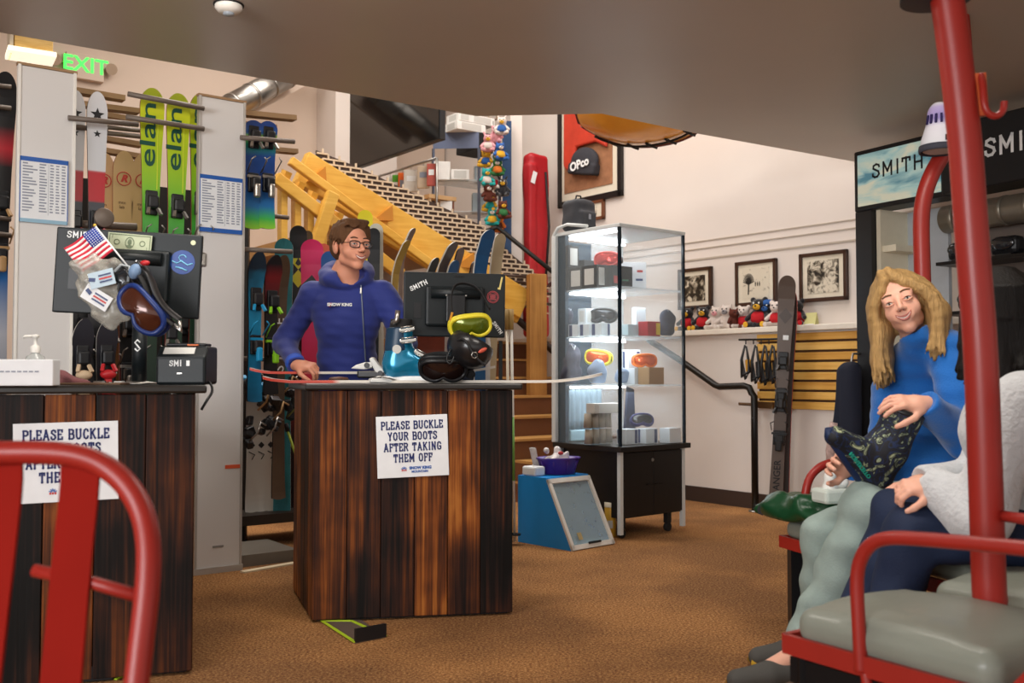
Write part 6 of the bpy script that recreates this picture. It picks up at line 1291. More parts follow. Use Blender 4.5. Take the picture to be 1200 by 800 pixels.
b = MB(); b.cyl((pl_[-2].x-.03, pl_[-2].y, PZ(1100, 2, 1).z*0+P(1106, 1, 2.42).z), (pl_[-2].x-.03, pl_[-2].y, P(1106, -25, 2.42).z), .085, seg=24); b.build('top_collar', M_black, t, world=True)
b = MB(); b.cyl((pl_[-1].x-.02, pl_[-1].y, pl_[-1].z), (pl_[-1].x-.02, pl_[-1].y, 2.599), .035, seg=16); b.build('ceiling_stem', M_black, t, world=True)
hk = [P(1149, 88, 2.40), P(1152, 100, 2.38), P(1153, 122, 2.37), P(1158, 134, 2.37), P(1168, 137, 2.37), P(1176, 130, 2.37), P(1177, 119, 2.37)]
b = MB(); b.tube(smooth(hk), .0085, 10); b.build('coat_hook', M_red, t, world=True)
b = MB(); b.bar(P(1147, 86, 2.40), P(1151, 136, 2.40), .012, .03); b.build('hook_plate', mat('orange_red_paint', 'C0562E', .4), t, world=True)
# far right chair the two women sit on
uu, bb_ = Vector((.3, -.954, 0)).normalized(), Vector((.954, .3, 0)).normalized(); F_ = Vector((1.075, 3.92, 0)); FW, FD = 1.38, .50
def F3(s_, d, z): p = F_+uu*s_+bb_*d; return Vector((p.x, p.y, z))
t = thing('lift_chair', 'red lift chair with grey seat that the two women sit on', 'chair', (F_.x, F_.y, 0), math.atan2(uu.y, uu.x))
for s0 in (0, FW/2+.01):
    s = SDF((-.02, -.02, .38), (FW/2+.02, FD+.04, .56), .01); s.box((FW/4, FD/2, .455), (FW/4-.008, FD/2, .035), .03); s.ell((FW/4, FD/2, .47), (FW*.2, FD*.4, .03), k=.04)
    q = s.mb(); q.v = [tuple(F3(s0+v[0], v[1], v[2])) for v in q.v]; q.build('seat_cushion', M_vinyl, t, world=True)
for a, c in (((0, -.01), (FW, -.01)), ((0, -.01), (0, FD)), ((FW, -.01), (FW, FD)), ((0, FD), (FW, FD))):
    b = MB(); b.bar(F3(*a, .405), F3(*c, .405), .016, .045); b.build('seat_rail', M_red, t, world=True)
for (s_, d) in ((.03, .04), (.03, .46), (FW-.03, .04), (FW-.03, .46)): b = MB(); b.bar(F3(s_, d, 0), F3(s_, d, .385), .055, .055, up=(0, 1, 0)); b.build('leg', M_legblack, t, world=True)
for s0 in (0.0, FW):
    b = MB(); b.tube(smooth([F3(s0, .10, .42), F3(s0, .10, .56), F3(s0, .12, .65), F3(s0, .18, .70), F3(s0, .28, .715), F3(s0, .56, .73)]), .017, 12); b.build('armrest', M_red, t, world=True)
b = MB(); b.tube(smooth([F3(0, FD+.02, .40), F3(0, FD+.08, .9), F3(.05, FD+.09, .97), F3(FW-.05, FD+.09, .97), F3(FW, FD+.08, .9), F3(FW, FD+.02, .4)]), .018, 10); b.build('back_frame', M_red, t, world=True)
for s0 in (.12, .38, .64, .9, 1.2): b = MB(); b.bar(F3(s0, FD+.02, .44), F3(s0, FD+.09, .96), .07, .008, up=bb_); b.build('back_slat', M_red, t, world=True)
pole = [(1086, 470, 4.16), (1083, 400, 4.16), (1081, 320, 4.16), (1079, 260, 4.16), (1082, 232, 4.16), (1090, 207, 4.16), (1104, 182, 4.16), (1120, 160, 4.16), (1129, 120, 4.16), (1130, 60, 4.16), (1126, 19, 4.16)]
p_ = [P(*q) for q in pole]; b = MB(); b.tube(smooth([F3(.25, FD+.09, .90)]+p_), .034, 18); b.build('pole', M_red, t, world=True)
# beanie on the bend of the far pole
t = thing('knit_beanie', 'white and purple patterned beanie hanging on the far red pole', 'beanie', tuple(P(1101, 150, 4.05)), 0)
s = SDF((-.12, -.12, -.15), (.12, .12, .17), .007); s.cone((.0, 0, -.06), (.008, 0, .05), .075, .048, .02); s.ell((.008, 0, .06), (.048, .04, .05), k=.03); s.half((0, 0, -.10), (0, 0, -1)); s.half((0, 0, .105), (.2, 0, 1)); s.mb().build('knit_body', ramp_mat('beanie_knit', [(0, 'CFD0D4'), (.5, 'D5D3DC'), (.66, '8E7FB8'), (.9, 'B0A2CC'), (1, 'DAD8DE')], 'Z', -.1, .1, .9), t)
for k in range(9):
    a = -PI*(.05+.1125*k); r = .062; b = MB(); b.bar((.005+r*math.cos(a), r*math.sin(a), .012), (.005+r*.9*math.cos(a), r*.9*math.sin(a), .05), .009, .006); b.build('zigzag_print', mat('dark_violet_yarn', '2A2050', .9), t)
b = MB(); b.lathe([(.079, -.102), (.081, -.09), (.079, -.075)], seg=24, cap=False); b.build('brim', mat('charcoal_yarn', '3A3A44', .9), t, solid=.006)
b = MB(); b.bb((-.012, -.0835, -.068), (-.004, -.0795, -.045)); b.build('tab', M_black, t)
# green jacket and white tissues on the far seat
t = thing('folded_jacket', 'shiny dark green jacket draped over the left end of the far seat', 'jacket', tuple(F3(.12, .1, .50)), math.atan2(uu.y, uu.x))
s = SDF((.80, 3.5, .36), (1.65, 4.35, .75), .012)
s.M = Matrix((( uu.x, bb_.x, 0, F_.x), (uu.y, bb_.y, 0, F_.y), (0, 0, 1, 0), (0, 0, 0, 1)))
s.box((.05, .10, .535), (.17, .15, .035), .03, (.1, .05, .2)); s.box((.28, .20, .53), (.16, .16, .035), .03, (-.1, 0, -.3), k=.03); s.cone((-.06, .0, .555), (.20, .04, .575), .032, .040, .03); s.cone((.05, .18, .57), (.30, .10, .56), .04, .03, .03); s.cone((-.08, .02, .535), (-.135, -.02, .51), .032, .026, .02); s.M = Matrix.Identity(4); s.noise(.011, 42, 6)
for (a, d) in ((F3(0, 0, .494), 0),): s.half(tuple(a), (0, 0, -1))
s.mb().build('jacket_body', mat('glossy_green_nylon', '0E3E22', .32, var=.2, scale=8, bump=.25, bscale=22), t, world=True)
b = MB(); b.tube([F3(-.10, -.03, .515), F3(-.135, .0, .515), F3(-.12, .05, .52)], .022, 8); b.build('black_cuff', M_dark, t, world=True)
t = thing('tissue_box', 'white box with crumpled tissue on the far seat beside the boot', 'tissue box', tuple(F3(.26, .06, .585)), .3)
b = MB(); b.box((0, 0, .028), (.15, .10, .055), bev=.012); b.build('box', mat('pale_mint_card', 'C4CCC4', .6), t)
s = SDF((-.09, -.08, .04), (.09, .08, .17), .006); s.ell((-.0, 0, .085), (.045, .035, .035), k=.02); s.ell((-.025, .0, .06), (.03, .03, .025)); s.noise(.007, 90, 7); s.mb().build('tissue', mat('white_tissue', 'E0E0DC', .8), t)
# ================================================================== ON THE COUNTERS
ZT = 1.0262
M_mon = mat('dark_teal_grey_plastic', '10171A', .45, spec=.35, bump=.03, bscale=200)
def monitor(name, label, c, rz, roll, w, h, base_z, pole=True, tilt=0):
    t = thing(name, label, 'monitor', c, rot=(tilt, roll, rz))
    b = MB(); b.bb((-w/2, 0, -h/2), (w/2, .022, h/2), bev=.006); b.build('screen_frame', M_mon, t)
    b = MB(); b.bb((-w/2+.015, .0222, -h/2+.015), (w/2-.015, .0245, h/2-.015)); b.build('screen', M_greyglass, t)
    b = MB(); b.box((0, -.014, -.01), (w*.58, .030, h*.62), bev=.012); b.build('rear_housing', M_mon, t)
    b = MB(); b.cyl((-w*.24, -.032, h*.17), (w*.24, -.032, h*.17), .026, seg=16); b.build('hinge', M_mon, t)
    for k in (-1, 1): b = MB(); b.cyl((k*.045, -.0585, h*.13), (k*.045, -.055, h*.13), .004, seg=8); b.build('screw', M_steel, t)
    b = MB(); b.bb((-.045, -.055, -h*.28), (.045, -.028, h*.15), bev=.006); b.build('mount_plate', M_black, t)
    b = MB(); b.bb((-w*.40, -.004, -h*.22), (-w*.33, .001, h*.02)); b.build('port_recess', M_black, t)
    return t
# ---- left counter
c = P(150, 320, 3.85)
t = monitor('monitor', 'dark monitor back with stickers, a flag and a banknote, on the left counter', tuple(c), .12, .045, .555, .335, ZT)
b = MB(); sans(b, 'SMITH', -.185, .128, .024, -.002, .17, wf=1.15); b.build('lettering', M_whiteink, t, fix=False)
b = MB(); b.cyl((.205, -.0025, .055), (.205, -.0005, .055), .048, seg=28); st = b.build('round_sticker', mat('sticker_blue', '153C86', .35), t)
b = MB(); b.tube([(.205+.014*math.cos(a), -.004, .072+.012*math.sin(a)) for a in [k*.6 for k in range(9)]], .002, 5); b.tube([(.165, -.004, .058), (.185, -.004, .05), (.20, -.004, .06), (.225, -.004, .045), (.245, -.004, .052)], .0025, 5); b.tube([(.18, -.004, .035), (.205, -.004, .03), (.225, -.004, .022)], .003, 5); b.build('emblem', mat('sky_ink', '7EC8E8', .5), st)
b = MB(); b.cyl((.242, -.0025, .135), (.242, -.0005, .135), .010, seg=14); b.build('small_sticker', mat('cream_sticker', 'CDD3B0', .5), t)
b = MB(); b.cyl((-.185, -.0025, .075), (-.185, -.0005, .075), .034, seg=20); b.build('white_sticker', M_whiteink, t)
TMn = ROOTM[t.name]
pb = P(163, 449, 3.88)
s_ = thing('monitor_stand', 'dark cylindrical monitor stand with a white S on a shiny round foot', 'monitor stand', (pb.x, pb.y, ZT), .1)
hz = P(163, 372, 3.88).z-ZT
b = MB(); b.cyl((0, 0, .008), (0, 0, hz), .028, seg=24); b.build('column', M_mon, s_); b = MB(); b.lathe([(.001, 0), (.075, 0), (.075, .006), (.03, .012), (.001, .012)], seg=28, cap=False); b.build('foot', M_steel, s_)
b = MB(); b.tube([(.010, -.0292, hz*.62), (.0, -.0305, hz*.66), (-.010, -.0292, hz*.62), (.0, -.0305, hz*.575), (.010, -.0292, hz*.53), (.0, -.0305, hz*.49), (-.010, -.0292, hz*.53)], .003, 6); b.build('letter_s', M_whiteink, s_)
# flag
fo = P(132, 300, 3.68)
t = thing('flag', 'small American flag on a white stick leaning over the left monitor', 'flag', tuple(P(147, 308, 3.70)))
a0, a1 = P(149, 311, 3.70), P(111, 264, 3.72)
b = MB(); b.tube([a0, a1], .0035, 8); b.build('stick', M_whiteink, t, world=True)
b = MB(); b.ell(tuple(a1), (.007, .007, .007)); b.build('finial', mat('gold_tip', 'C8A040', .3, .6), t, world=True)
u_, v_ = (a0-a1)*.62, (P(75, 290, 3.70)-a1)
du = a1+(a0-a1)*.02
def fl(a, c_): p = du+u_*(c_)*.95+v_*a; return p+Vector((0, -.012*math.sin(a*7+c_*2)*a, 0))
def stripe(c0, c1, a0_, a1_, mi, b, off=0):
    n = 10; vs = []
    for i in range(n+1): a = a0_+(a1_-a0_)*i/n; vs += [fl(a, c0)+Vector((0, off, 0)), fl(a, c1)+Vector((0, off, 0))]
    b.add(vs, [(2*i, 2*i+2, 2*i+3, 2*i+1) for i in range(n)], mi, True)
b = MB()
for k in range(13): stripe(k/13, (k+1)/13, 0 if k > 6 else .42, 1, k % 2, b)
stripe(0, 7/13, 0, .42, 2, b); o = b.build('flag_cloth', [mat('flag_red', 'C0243A', .8), mat('flag_white', 'E8E2E0', .8), mat('flag_blue', '1E3C96', .8)], t, world=True, solid=.0012)
b = MB()
for i in range(6):
    for j in range(7): p = fl(.04+.064*i, (.05+.074*j)); b.box(tuple(p+Vector((0, -.002, 0))), (.0035, .0008, .0035), (0, .78, 0))
b.build('stars', M_whiteink, t, world=True)
# banknote
t = thing('banknote', 'one dollar banknote taped on the top edge of the left monitor', 'banknote', tuple(TMn @ Vector((.005, -.020, .118))), rot=(0, .075, .12))
M_note = mat('pale_green_note', 'B9C2A4', .7, var=.1, scale=60); M_noteink = mat('dark_green_note_ink', '6C7A60', .7)
b = MB(); b.bb((-.083, -.001, -.035), (.083, .0, .035)); b.build('paper', M_note, t)
b = MB()
for x0, z0, x1, z1 in ((-.078, -.031, .078, -.028), (-.078, .028, .078, .031), (-.078, -.031, -.075, .031), (.075, -.031, .078, .031)): b.bb((x0, -.0022, z0), (x1, -.0011, z1))
b.tube([(.016*math.cos(k*PI/8), -.0016, .021*math.sin(k*PI/8)) for k in range(16)], .0016, 5, closed=True)
for x in (-.048, .048): b.tube([(x+.010*math.cos(k*PI/6), -.0016, .010*math.sin(k*PI/6)) for k in range(12)], .0014, 5, closed=True)
b.ell((0, -.0016, .002), (.008, .001, .012)); b.box((0, -.0016, -.014), (.02, .001, .008)); b.build('engraving', M_noteink, t)
text_obj('1', .018, M_noteink, t, (-.066, -.0022, .02), name='numeral', ext=.0003); text_obj('1', .018, M_noteink, t, (.066, -.0022, -.02), name='numeral', ext=.0003)
# bag of tags
t = thing('plastic_bag', 'clear plastic bag with white printed tags hanging on the left monitor', 'plastic bag', tuple(P(118, 340, 3.68)))
s = SDF((-.17, -.07, -.20), (.17, .05, .17), .007); s.ell((0, 0, .04), (.085, .028, .10), (0, .35, 0)); s.ell((.04, 0, -.06), (.075, .026, .09), (0, -.3, 0)); s.ell((-.08, 0, .09), (.03, .02, .03), k=.03); s.noise(.010, 75, 12)
s.mb().build('bag_film', mat('clear_film', 'C4C0B4', .15, alpha=.42, bump=.8, bscale=50, coat=.6), t)
for (dx, dz, ro, w_2, h_2, mi) in ((-.0, -.03, .55, .11, .058, 0), (.02, .04, -.25, .095, .06, 1)):
    tg = MB(); tg.box((dx, -.035-.004*mi, dz), (w_2, .002, h_2), (0, ro, 0), bev=.0); o = tg.build('tag', M_paper if mi == 0 else mat('pale_blue_tag', 'B8CCD8', .6), t)
    r = Euler((0, ro, 0)).to_matrix(); q = MB()
    for k in range(3): q.box(Vector((dx, -.037-.004*mi, dz))+r @ Vector((.014, 0, .012-.012*k)), (w_2*.5, .001, .006), (0, ro, 0), mi=0 if k == 1 else 1)
    q.box(Vector((dx, -.037-.004*mi, dz))+r @ Vector((-.036, 0, .004)), (.024, .001, .014), (0, ro+.3, 0), mi=1); q.build('print', [M_redink, M_bbl], o)
b = MB(); b.tube([P(134, 318, 3.64), P(142, 310, 3.64), P(152, 312, 3.64), P(150, 330, 3.64)], .005, 6); b.build('clear_loop', mat('clear_band', 'C4CCD0', .2, alpha=.6), t, world=True)
# goggles hanging in front of the left monitor
p = P(163, 362, 3.58)
t = goggles('blue-framed goggles with copper lens hanging in front of the left monitor', tuple(p), M_fblue, M_lbrown, M_dark, 1.16, (0, .82, -.12), strap=False)
gp = [P(158, 310, 3.62), P(166, 330, 3.60), P(176, 352, 3.60), P(190, 368, 3.61), P(206, 382, 3.62), P(212, 388, 3.63)]
for k, off in enumerate((0, 7, -7)):
    b = MB(); q = [P(u+off, v-off*.8, Y+.01*k) for u, v, Y in ((157, 312, 3.62), (170, 330, 3.60), (176, 350, 3.60), (186, 366, 3.61), (204, 380, 3.62))]; b.tube(smooth(q), .019, 8, flat=.3); b.build('strap', [M_dark, M_gunmetal, M_black][k], t, world=True)
b = MB(); b.tube([P(204, 380, 3.62), P(212, 388, 3.62), P(210, 376, 3.62)], .009, 8); b.build('strap_clip', M_steel, t, world=True)
b = MB(); q = P(158, 318, 3.60); b.ell(tuple(q), (.022, .02, .03), (0, .3, 0)); b.build('strap_bundle', mat('white_blue_strap', '6E88A8', .5, var=.4, scale=30), t, world=True)
b = MB(); q = P(170, 308, 3.60); b.ell(tuple(q), (.018, .01, .010)); b.build('red_patch', mat('bright_red_plastic', 'B8242A', .4), t, world=True)
t2 = goggles('second black goggles behind the blue-framed pair on the left monitor', tuple(P(145, 330, 3.66)), M_black, M_lblk, M_dark, .7, (0, 1.1, .1), strap=False)
# printer
pp = P(211, 449, 3.66)
t = thing('card_terminal', 'black box with a paper label and SMITH lettering on the left counter', 'printer', (pp.x, pp.y+.08, ZT), .03)
s = MB(); out = [(-.085, 0), (.085, 0), (.085, .085), (.03, .145), (-.05, .150), (-.085, .12)]
b = MB(); b.prism([(-.085, 0), (.085, 0), (.085, .14), (-.085, .14)], -.001, 0, axis='x'); b = MB(); b.prism([(-.085, 0), (.085, 0), (.085, .145), (-.045, .145), (-.085, .105)], -.092, .092, axis='x'); b.build('body', M_mon, t, bevel=.01)
b = MB(); M0 = Matrix.Translation((-.01, -.066, .127)) @ Matrix.Rotation(.785, 4, 'X'); b.M = M0; b.box((0, 0, 0), (.115, .034, .002)); b.build('paper_label', M_label, t)
b = MB(); b.box((.03, -.03, .149), (.04, .02, .006), bev=.002); b.build('orange_button', mat('button_orange', 'D8703A', .4), t)
b = MB(); b.box((0, .02, .151), (.15, .08, .012), bev=.005); b.build('lid', M_black, t)
b = MB(); sans(b, 'SMI', -.018, .070, .020, -.0865, .2, wf=1.1); b.bb((.022, -.087, .070), (.034, -.086, .090)); b.build('lettering', M_whiteink, t, fix=False)
b = MB(); b.bb((-.012, -.088, .04), (.006, -.086, .045)); b.build('slot', M_steel, t)
pc = P(235, 462, 3.6); t = thing('cable', 'black cable hanging over the right end of the left counter', 'cable', tuple(P(240, 440, 3.66))); b = MB(); b.tube(smooth([P(236, 446, 3.72), P(246, 447, 3.70), P(250, 458, 3.66), P(243, 468, 3.62), P(236, 480, 3.60)]), .005, 6); b.build('cable_run', M_black, t, world=True)
# white box, pump bottle, cloth, tablet
def oncounter(u, Y): p = P(u, 440, Y); return Vector((p.x, Y, ZT))
q = oncounter(16, 3.32)
t = thing('tissue_carton', 'long white carton at the left end of the left counter', 'box', tuple(q), LR-.1); b = MB(); b.bb((-.17, -.05, 0), (.135, .05, .088), bev=.003); b.build('carton', M_paper, t)
b = MB()
for k in range(12): b.bb((-.12+.018*k, -.0515, .045), (-.107+.018*k, -.0505, .050))
b.build('print', M_grayink, t)
q = oncounter(41, 3.62)
t = thing('pump_bottle', 'clear hand pump bottle with a white pump behind the white carton', 'pump bottle', tuple(q), .4)
b = MB(); b.lathe([(.001, 0), (.036, 0), (.038, .006), (.038, .085), (.030, .105), (.014, .115), (.014, .122)], seg=24, cap=False); b.build('bottle', mat('clear_bottle', 'CBD0CC', .12, alpha=.5, coat=.5), t)
b = MB(); b.lathe([(.017, .118), (.018, .140), (.010, .146), (.006, .15), (.006, .172), (.012, .174), (.013, .184), (.001, .187)], seg=18, cap=False); b.build('collar', M_white, t); b = MB(); b.tube([(0, 0, .179), (-.034, 0, .179), (-.042, 0, .172)], .005, 8); b.build('spout', M_white, t)
b = MB(); b.lathe([(.0385, .02), (.0388, .075)], seg=24, cap=False); b.build('label', mat('clear_label', 'D6D6CE', .5, alpha=.6), t)
q = oncounter(80, 3.72)
t = thing('cloth', 'crumpled dusty pink cloth on the left counter beside the white carton', 'cloth', tuple(q), .2)
s = SDF((-.10, -.07, -.02), (.12, .07, .09), .006); s.ell((-.03, 0, .012), (.05, .035, .035)); s.ell((.03, 0, .008), (.06, .03, .018)); s.noise(.008, 80, 9); s.half((0, 0, .001), (0, 0, -1)); s.mb().build('cloth_folds', mat('dusty_pink_cloth', '8E5A5C', .9, var=.15, bump=.3, bscale=120), t)
q = oncounter(112, 3.62)
t = thing('clipboard', 'thin brown pad lying on the left counter in front of the monitor stand', 'pad', tuple(q), .1); b = MB(); b.bb((-.105, -.06, 0), (.105, .06, .008), bev=.002); b.build('pad', mat('tan_pad', '6E5440', .6), t); b = MB(); b.bb((-.02, .04, .008), (.02, .058, .014)); b.build('clip', M_steel, t)
for i, (u, lb, c_) in enumerate(((140, 'small white tag on the left counter beside the monitor stand', 'E0E0DC'), (122, 'small red piece on the left counter near the stand', 'A8302A'))):
    q = oncounter(u, 3.95); t = thing('small_tag', lb, 'tag', tuple(q), .5*i); b = MB(); b.bb((-.018, -.012, 0), (.018, .012, .012), bev=.003); b.build('tag_card', mat('tagc'+c_, c_, .5), t); b = MB(); b.tube([(.015, 0, .008), (.03, .01, .006), (.035, .03, .004)], .0015, 5); b.build('string', M_whiteink, t)
# ---- middle counter
def onmid(u, Y): p = P(u, 440, Y); return Vector((p.x, Y, ZT))
c = P(533, 357, 4.56)
t = monitor('monitor', 'dark monitor back on the middle counter with SMITH stickers and yellow goggles hung on it', tuple(c), .16, .01, .475, .300, ZT)
TM2 = ROOTM[t.name]
b = MB(); b.M = Matrix.Translation((-.165, -.0015, .078)) @ Matrix.Rotation(-.45, 4, 'Y'); sans(b, 'SMITH', 0, 0, .020, 0, .19, wf=1.15); b.build('lettering', M_whiteink, t, fix=False)
b = MB(); b.M = Matrix.Translation((.195, -.0015, -.108)) @ Matrix.Rotation(.95, 4, 'Y'); sans(b, 'SMITH', 0, 0, .016, 0, .19, wf=1.1); b.build('lettering', M_whiteink, t, fix=False)
b = MB(); b.cyl((.178, -.002, .040), (.178, -.0004, .040), .030, seg=26, mi=0); b.build('round_sticker', M_black, t)
b = MB(); b.tube([(.178+.027*math.cos(k*PI/12), -.003, .04+.027*math.sin(k*PI/12)) for k in range(24)], .0018, 5, closed=True); b.tube([(.178+.021*math.cos(k*PI/10), -.003, .04+.021*math.sin(k*PI/10)) for k in range(20)], .0014, 5, closed=True)
for k in (-1, 0, 1): b.bb((.165, -.0035, .04+k*.009-.0025), (.191, -.0025, .04+k*.009+.0025))
b.build('sticker_print', mat('sticker_red', 'B84A50', .5), t)
b = MB(); b.M = Matrix.Translation((.215, -.0015, .105)) @ Matrix.Rotation(.2, 4, 'Y'); b.bb((-.004, -.001, -.03), (.004, 0, .03)); b.bb((-.009, -.001, -.03), (-.004, 0, -.022)); b.build('gold_sticker', mat('pale_gold', 'D8C478', .4), t)
text_obj('ELEMENT', .012, M_gunmetal, t, (.02, -.0015, .132), name='moulded_name')
q = P(548, 448, 4.60)
s_ = thing('monitor_stand', 'black monitor stand with a blue-black neck on the middle counter', 'monitor stand', (q.x, q.y, ZT), .16)
b = MB(); b.bb((-.028, -.02, .012), (.028, .02, .36), bev=.006); b.build('neck', mat('navy_plastic', '1C2A44', .4), s_); b = MB(); b.bb((-.13, -.10, 0), (.17, .08, .012), bev=.004); b.build('foot', M_mon, s_)
# frame-like open stand right of the neck
b = MB(); b.bar((.165, .06, .01), (.165, .06, .20), .016, .016, up=(0, 1, 0)); b.build('side_bar', M_mon, s_)
t = goggles('acid yellow ski goggles hanging on the middle monitor', tuple(P(552, 383, 4.36)), M_fyel, M_lgreen, M_dark, 1.02, (.25, -.12, .15), strap=False)
b = MB(); b.tube(smooth([P(530, 366, 4.38), P(527, 378, 4.39), P(535, 392, 4.38)]), .012, 8, flat=.5); b.build('orange_strap_end', mat('amber_plastic', 'C98A2C', .4), t, world=True)
b = MB(); b.tube(smooth([P(530, 370, 4.40), P(528, 345, 4.44), P(535, 330, 4.47), P(560, 335, 4.47), P(574, 362, 4.40)]), .012, 8, flat=.3); b.build('strap', M_dark, t, world=True)
hc = P(552, 405, 4.40)
t = thing('ski_helmet', 'black ski helmet hanging upside down under the yellow goggles on the middle monitor', 'helmet', tuple(hc), .3)
s = SDF((-.15, -.15, -.15), (.15, .15, .15), .006); s.M = Matrix.Rotation(.5, 4, 'Y'); s.ell((0, 0, -.01), (.105, .12, .095)); s.ell((0, 0, .03), (.09, .105, .10), op='sub', k=.008); s.half((0, 0, .055), (0, 0, 1)); s.mb().build('shell', mat('satin_black_shell', '1D1D1F', .3, coat=.3), t)
b = MB(); b.M = Matrix.Rotation(.5, 4, 'Y'); b.ell((.03, -.116, -.01), (.009, .006, .022), (0, .6, 0)); b.build('red_mark', mat('coral_red_print', 'C0503C', .4), t)
b = MB(); b.tube(smooth([Vector((-.08, -.07, .02)), Vector((-.06, -.12, .03)), Vector((-.02, -.13, -.05)), Vector((.03, -.13, -.09))]), .006, 6); b.build('chin_strap', M_dark, t)
b = MB(); b.tube([(-.02+.014*math.cos(k), -.135, -.045+.014*math.sin(k)) for k in range(7)], .003, 5); b.build('dial', M_steel, t)
b = MB(); b.tube(smooth([Vector((-.09, -.03, .0)), Vector((-.13, -.05, -.06)), Vector((-.11, -.06, -.09)), Vector((-.09, -.05, -.05))]), .004, 6); b.build('cord', M_black, t)
# dark goggles lying on the counter
q = onmid(520, 4.36); t = goggles('large black goggles lying on the middle counter in front of the monitor', (q.x, q.y, ZT+.052), M_black, mat('maroon_black_lens', '251614', .12, .3, coat=.6), M_dark, 1.15, (.55, 0, .15), strap_len=.6)
b = MB(); b.cyl((.125, .03, -.035), (.125, .045, -.035), .022, seg=16); b.cyl((.125, .026, -.035), (.125, .03, -.035), .013, seg=6); b.build('strap_dial', M_gunmetal, t)
# blue ski boot
q = onmid(478, 4.50)
t = thing('ski_boot', 'metallic turquoise ski boot with silver buckles on the middle counter', 'ski boot', (q.x, q.y, ZT+.028), .1)
s = SDF((-.15, -.08, -.03), (.22, .08, .30), .006)
s.cone((-.06, 0, .04), (.15, 0, .03), .047, .038, .03); s.ell((.13, 0, .045), (.06, .045, .035)); s.cone((-.055, 0, .06), (-.035, 0, .20), .056, .06, .04); s.cone((-.04, 0, .10), (.06, 0, .06), .055, .045, .03)
s.half((0, 0, -.001), (0, 0, -1)); s.half((-.0, 0, .235), (-.25, 0, 1)); s.noise(.0018, 60, 2); s.mb().build('shell', mat('metallic_turquoise', '0F7FA6', .25, .45, coat=.6, var=.25, scale=12), t)
b = MB(); b.bb((-.12, -.035, -.026), (.20, .035, 0.004), bev=.006); b.build('sole', M_whiteink, t)
s = SDF((-.12, -.08, .16), (.06, .08, .30), .006); s.cone((-.04, 0, .18), (-.03, 0, .26), .052, .050); s.half((0, 0, .265), (0, 0, 1)); s.mb().build('liner', M_dark, t)
s = SDF((-.14, -.09, .09), (.05, .09, .26), .006); s.cone((-.045, 0, .13), (-.035, 0, .22), .062, .064); s.half((.0, 0, 0), (1, 0, .1)); s.half((0, 0, .225), (0, 0, 1)); s.half((0, 0, .115), (0, 0, -1)); s.mb().build('cuff', mat('deep_blue_cuff', '17354E', .35), t)
for (x, z, l, ry) in ((-.005, .215, .07, -.15), (-.0, .165, .075, -.1), (.055, .105, .06, .5), (.105, .078, .05, .35)):
    b = MB(); b.M = Tm((x, -.062 if z > .12 else -.052, z)) @ Matrix.Rotation(ry, 4, 'Y'); b.box((0, 0, 0), (l, .006, .014), bev=.002); b.tube([(-l*.4, -.006, .012), (0, -.012, .012), (l*.4, -.006, .012)], .003, 6); b.tube([(-l*.4, -.006, -.010), (0, -.012, -.010), (l*.4, -.006, -.010)], .003, 6); b.build('buckle', mat('polished_buckle', 'C6C4BE', .2, .8), t)
b = MB(); b.cyl((-.05, -.062, .125), (-.05, -.072, .125), .020, seg=18); b.build('pivot_bolt', mat('polished_buckle', 'C6C4BE', .2, .8), t)
b = MB(); b.tube([(-.045, -.075, .30), (-.05, -.075, .255), (-.07, -.065, .24)], .012, 8); b.build('power_strap', M_steel, t)
# skis lying across the middle counter
M_cream2 = ramp_mat('red_cream_ski_side', [(0, 'C8402E'), (.18, 'D0503A'), (.2, 'D8D0C4'), (1, 'DCD4C8')], 'Z', 0, 1.75)
M_grtop = mat('grey_white_topsheet', 'B9B6B2', .35, var=.12, scale=8)
def lying(label, u0, Y0, u1, Y1, z, L, up=True, bend=.07):
    a = P(u0, 440, Y0); c_ = P(u1, 440, Y1); d = Vector((c_.x-a.x, c_.y-a.y, 0)).normalized(); g = ski(label, L, M_grtop, M_cream2, 'skis lying on the middle counter', None, tail=.045, waist=.038, tip=.05, bend=bend, tailbend=.02, th=.012)
    up_ = Vector((0, 0, 1)); x = up_.cross(d)*-1; R = Matrix((x, -up_, d)).transposed()
    if R.determinant() < 0: R = Matrix((-x, -up_, d)).transposed()
    g.location = (a.x, a.y, z); g.rotation_euler = R.to_euler(); ROOTM[g.name] = Tm(g.location) @ R.to_4x4(); return g
g1 = lying('red and white edged ski lying along the back of the middle counter', 293, 4.80, 620, 4.90, ZT+.048, 1.20, bend=.03)
g2 = lying('red-edged ski lying along the front of the middle counter, its white tip sticking out right', 308, 4.42, 690, 4.52, ZT+.007, 1.54, bend=.035)
bq = P(433, 432, 4.62)
t = thing('ski_binding', 'white plastic ski binding with two round holes standing on the counter skis', 'ski binding', (bq.x, bq.y, ZT+.022), 0)
M_bw = mat('white_binding', 'DDDCD8', .35)
b = MB(); b.box((.02, 0, .018), (.15, .06, .035), bev=.008); b.build('base', M_gunmetal, t)
b = MB(); b.prism([(-.085, .045), (-.06, .062), (-.02, .074), (.02, .075), (.015, .048), (-.02, .040)], -.028, .028); b.build('toe_wing', M_bw, t, bevel=.005)
b = MB(); b.prism([(.0, .092), (.02, .10), (.045, .065), (.078, .03), (.075, .004), (.045, -.0), (.03, .03), (.01, .07)], -.030, .030); b.build('heel_arm', M_bw, t, bevel=.006)
for x, z in ((-.008, .060), (.055, .022)): b = MB(); b.cyl((x, -.034, z), (x, -.024, z), .013, seg=16); b.build('round_hole', M_gunmetal, t)
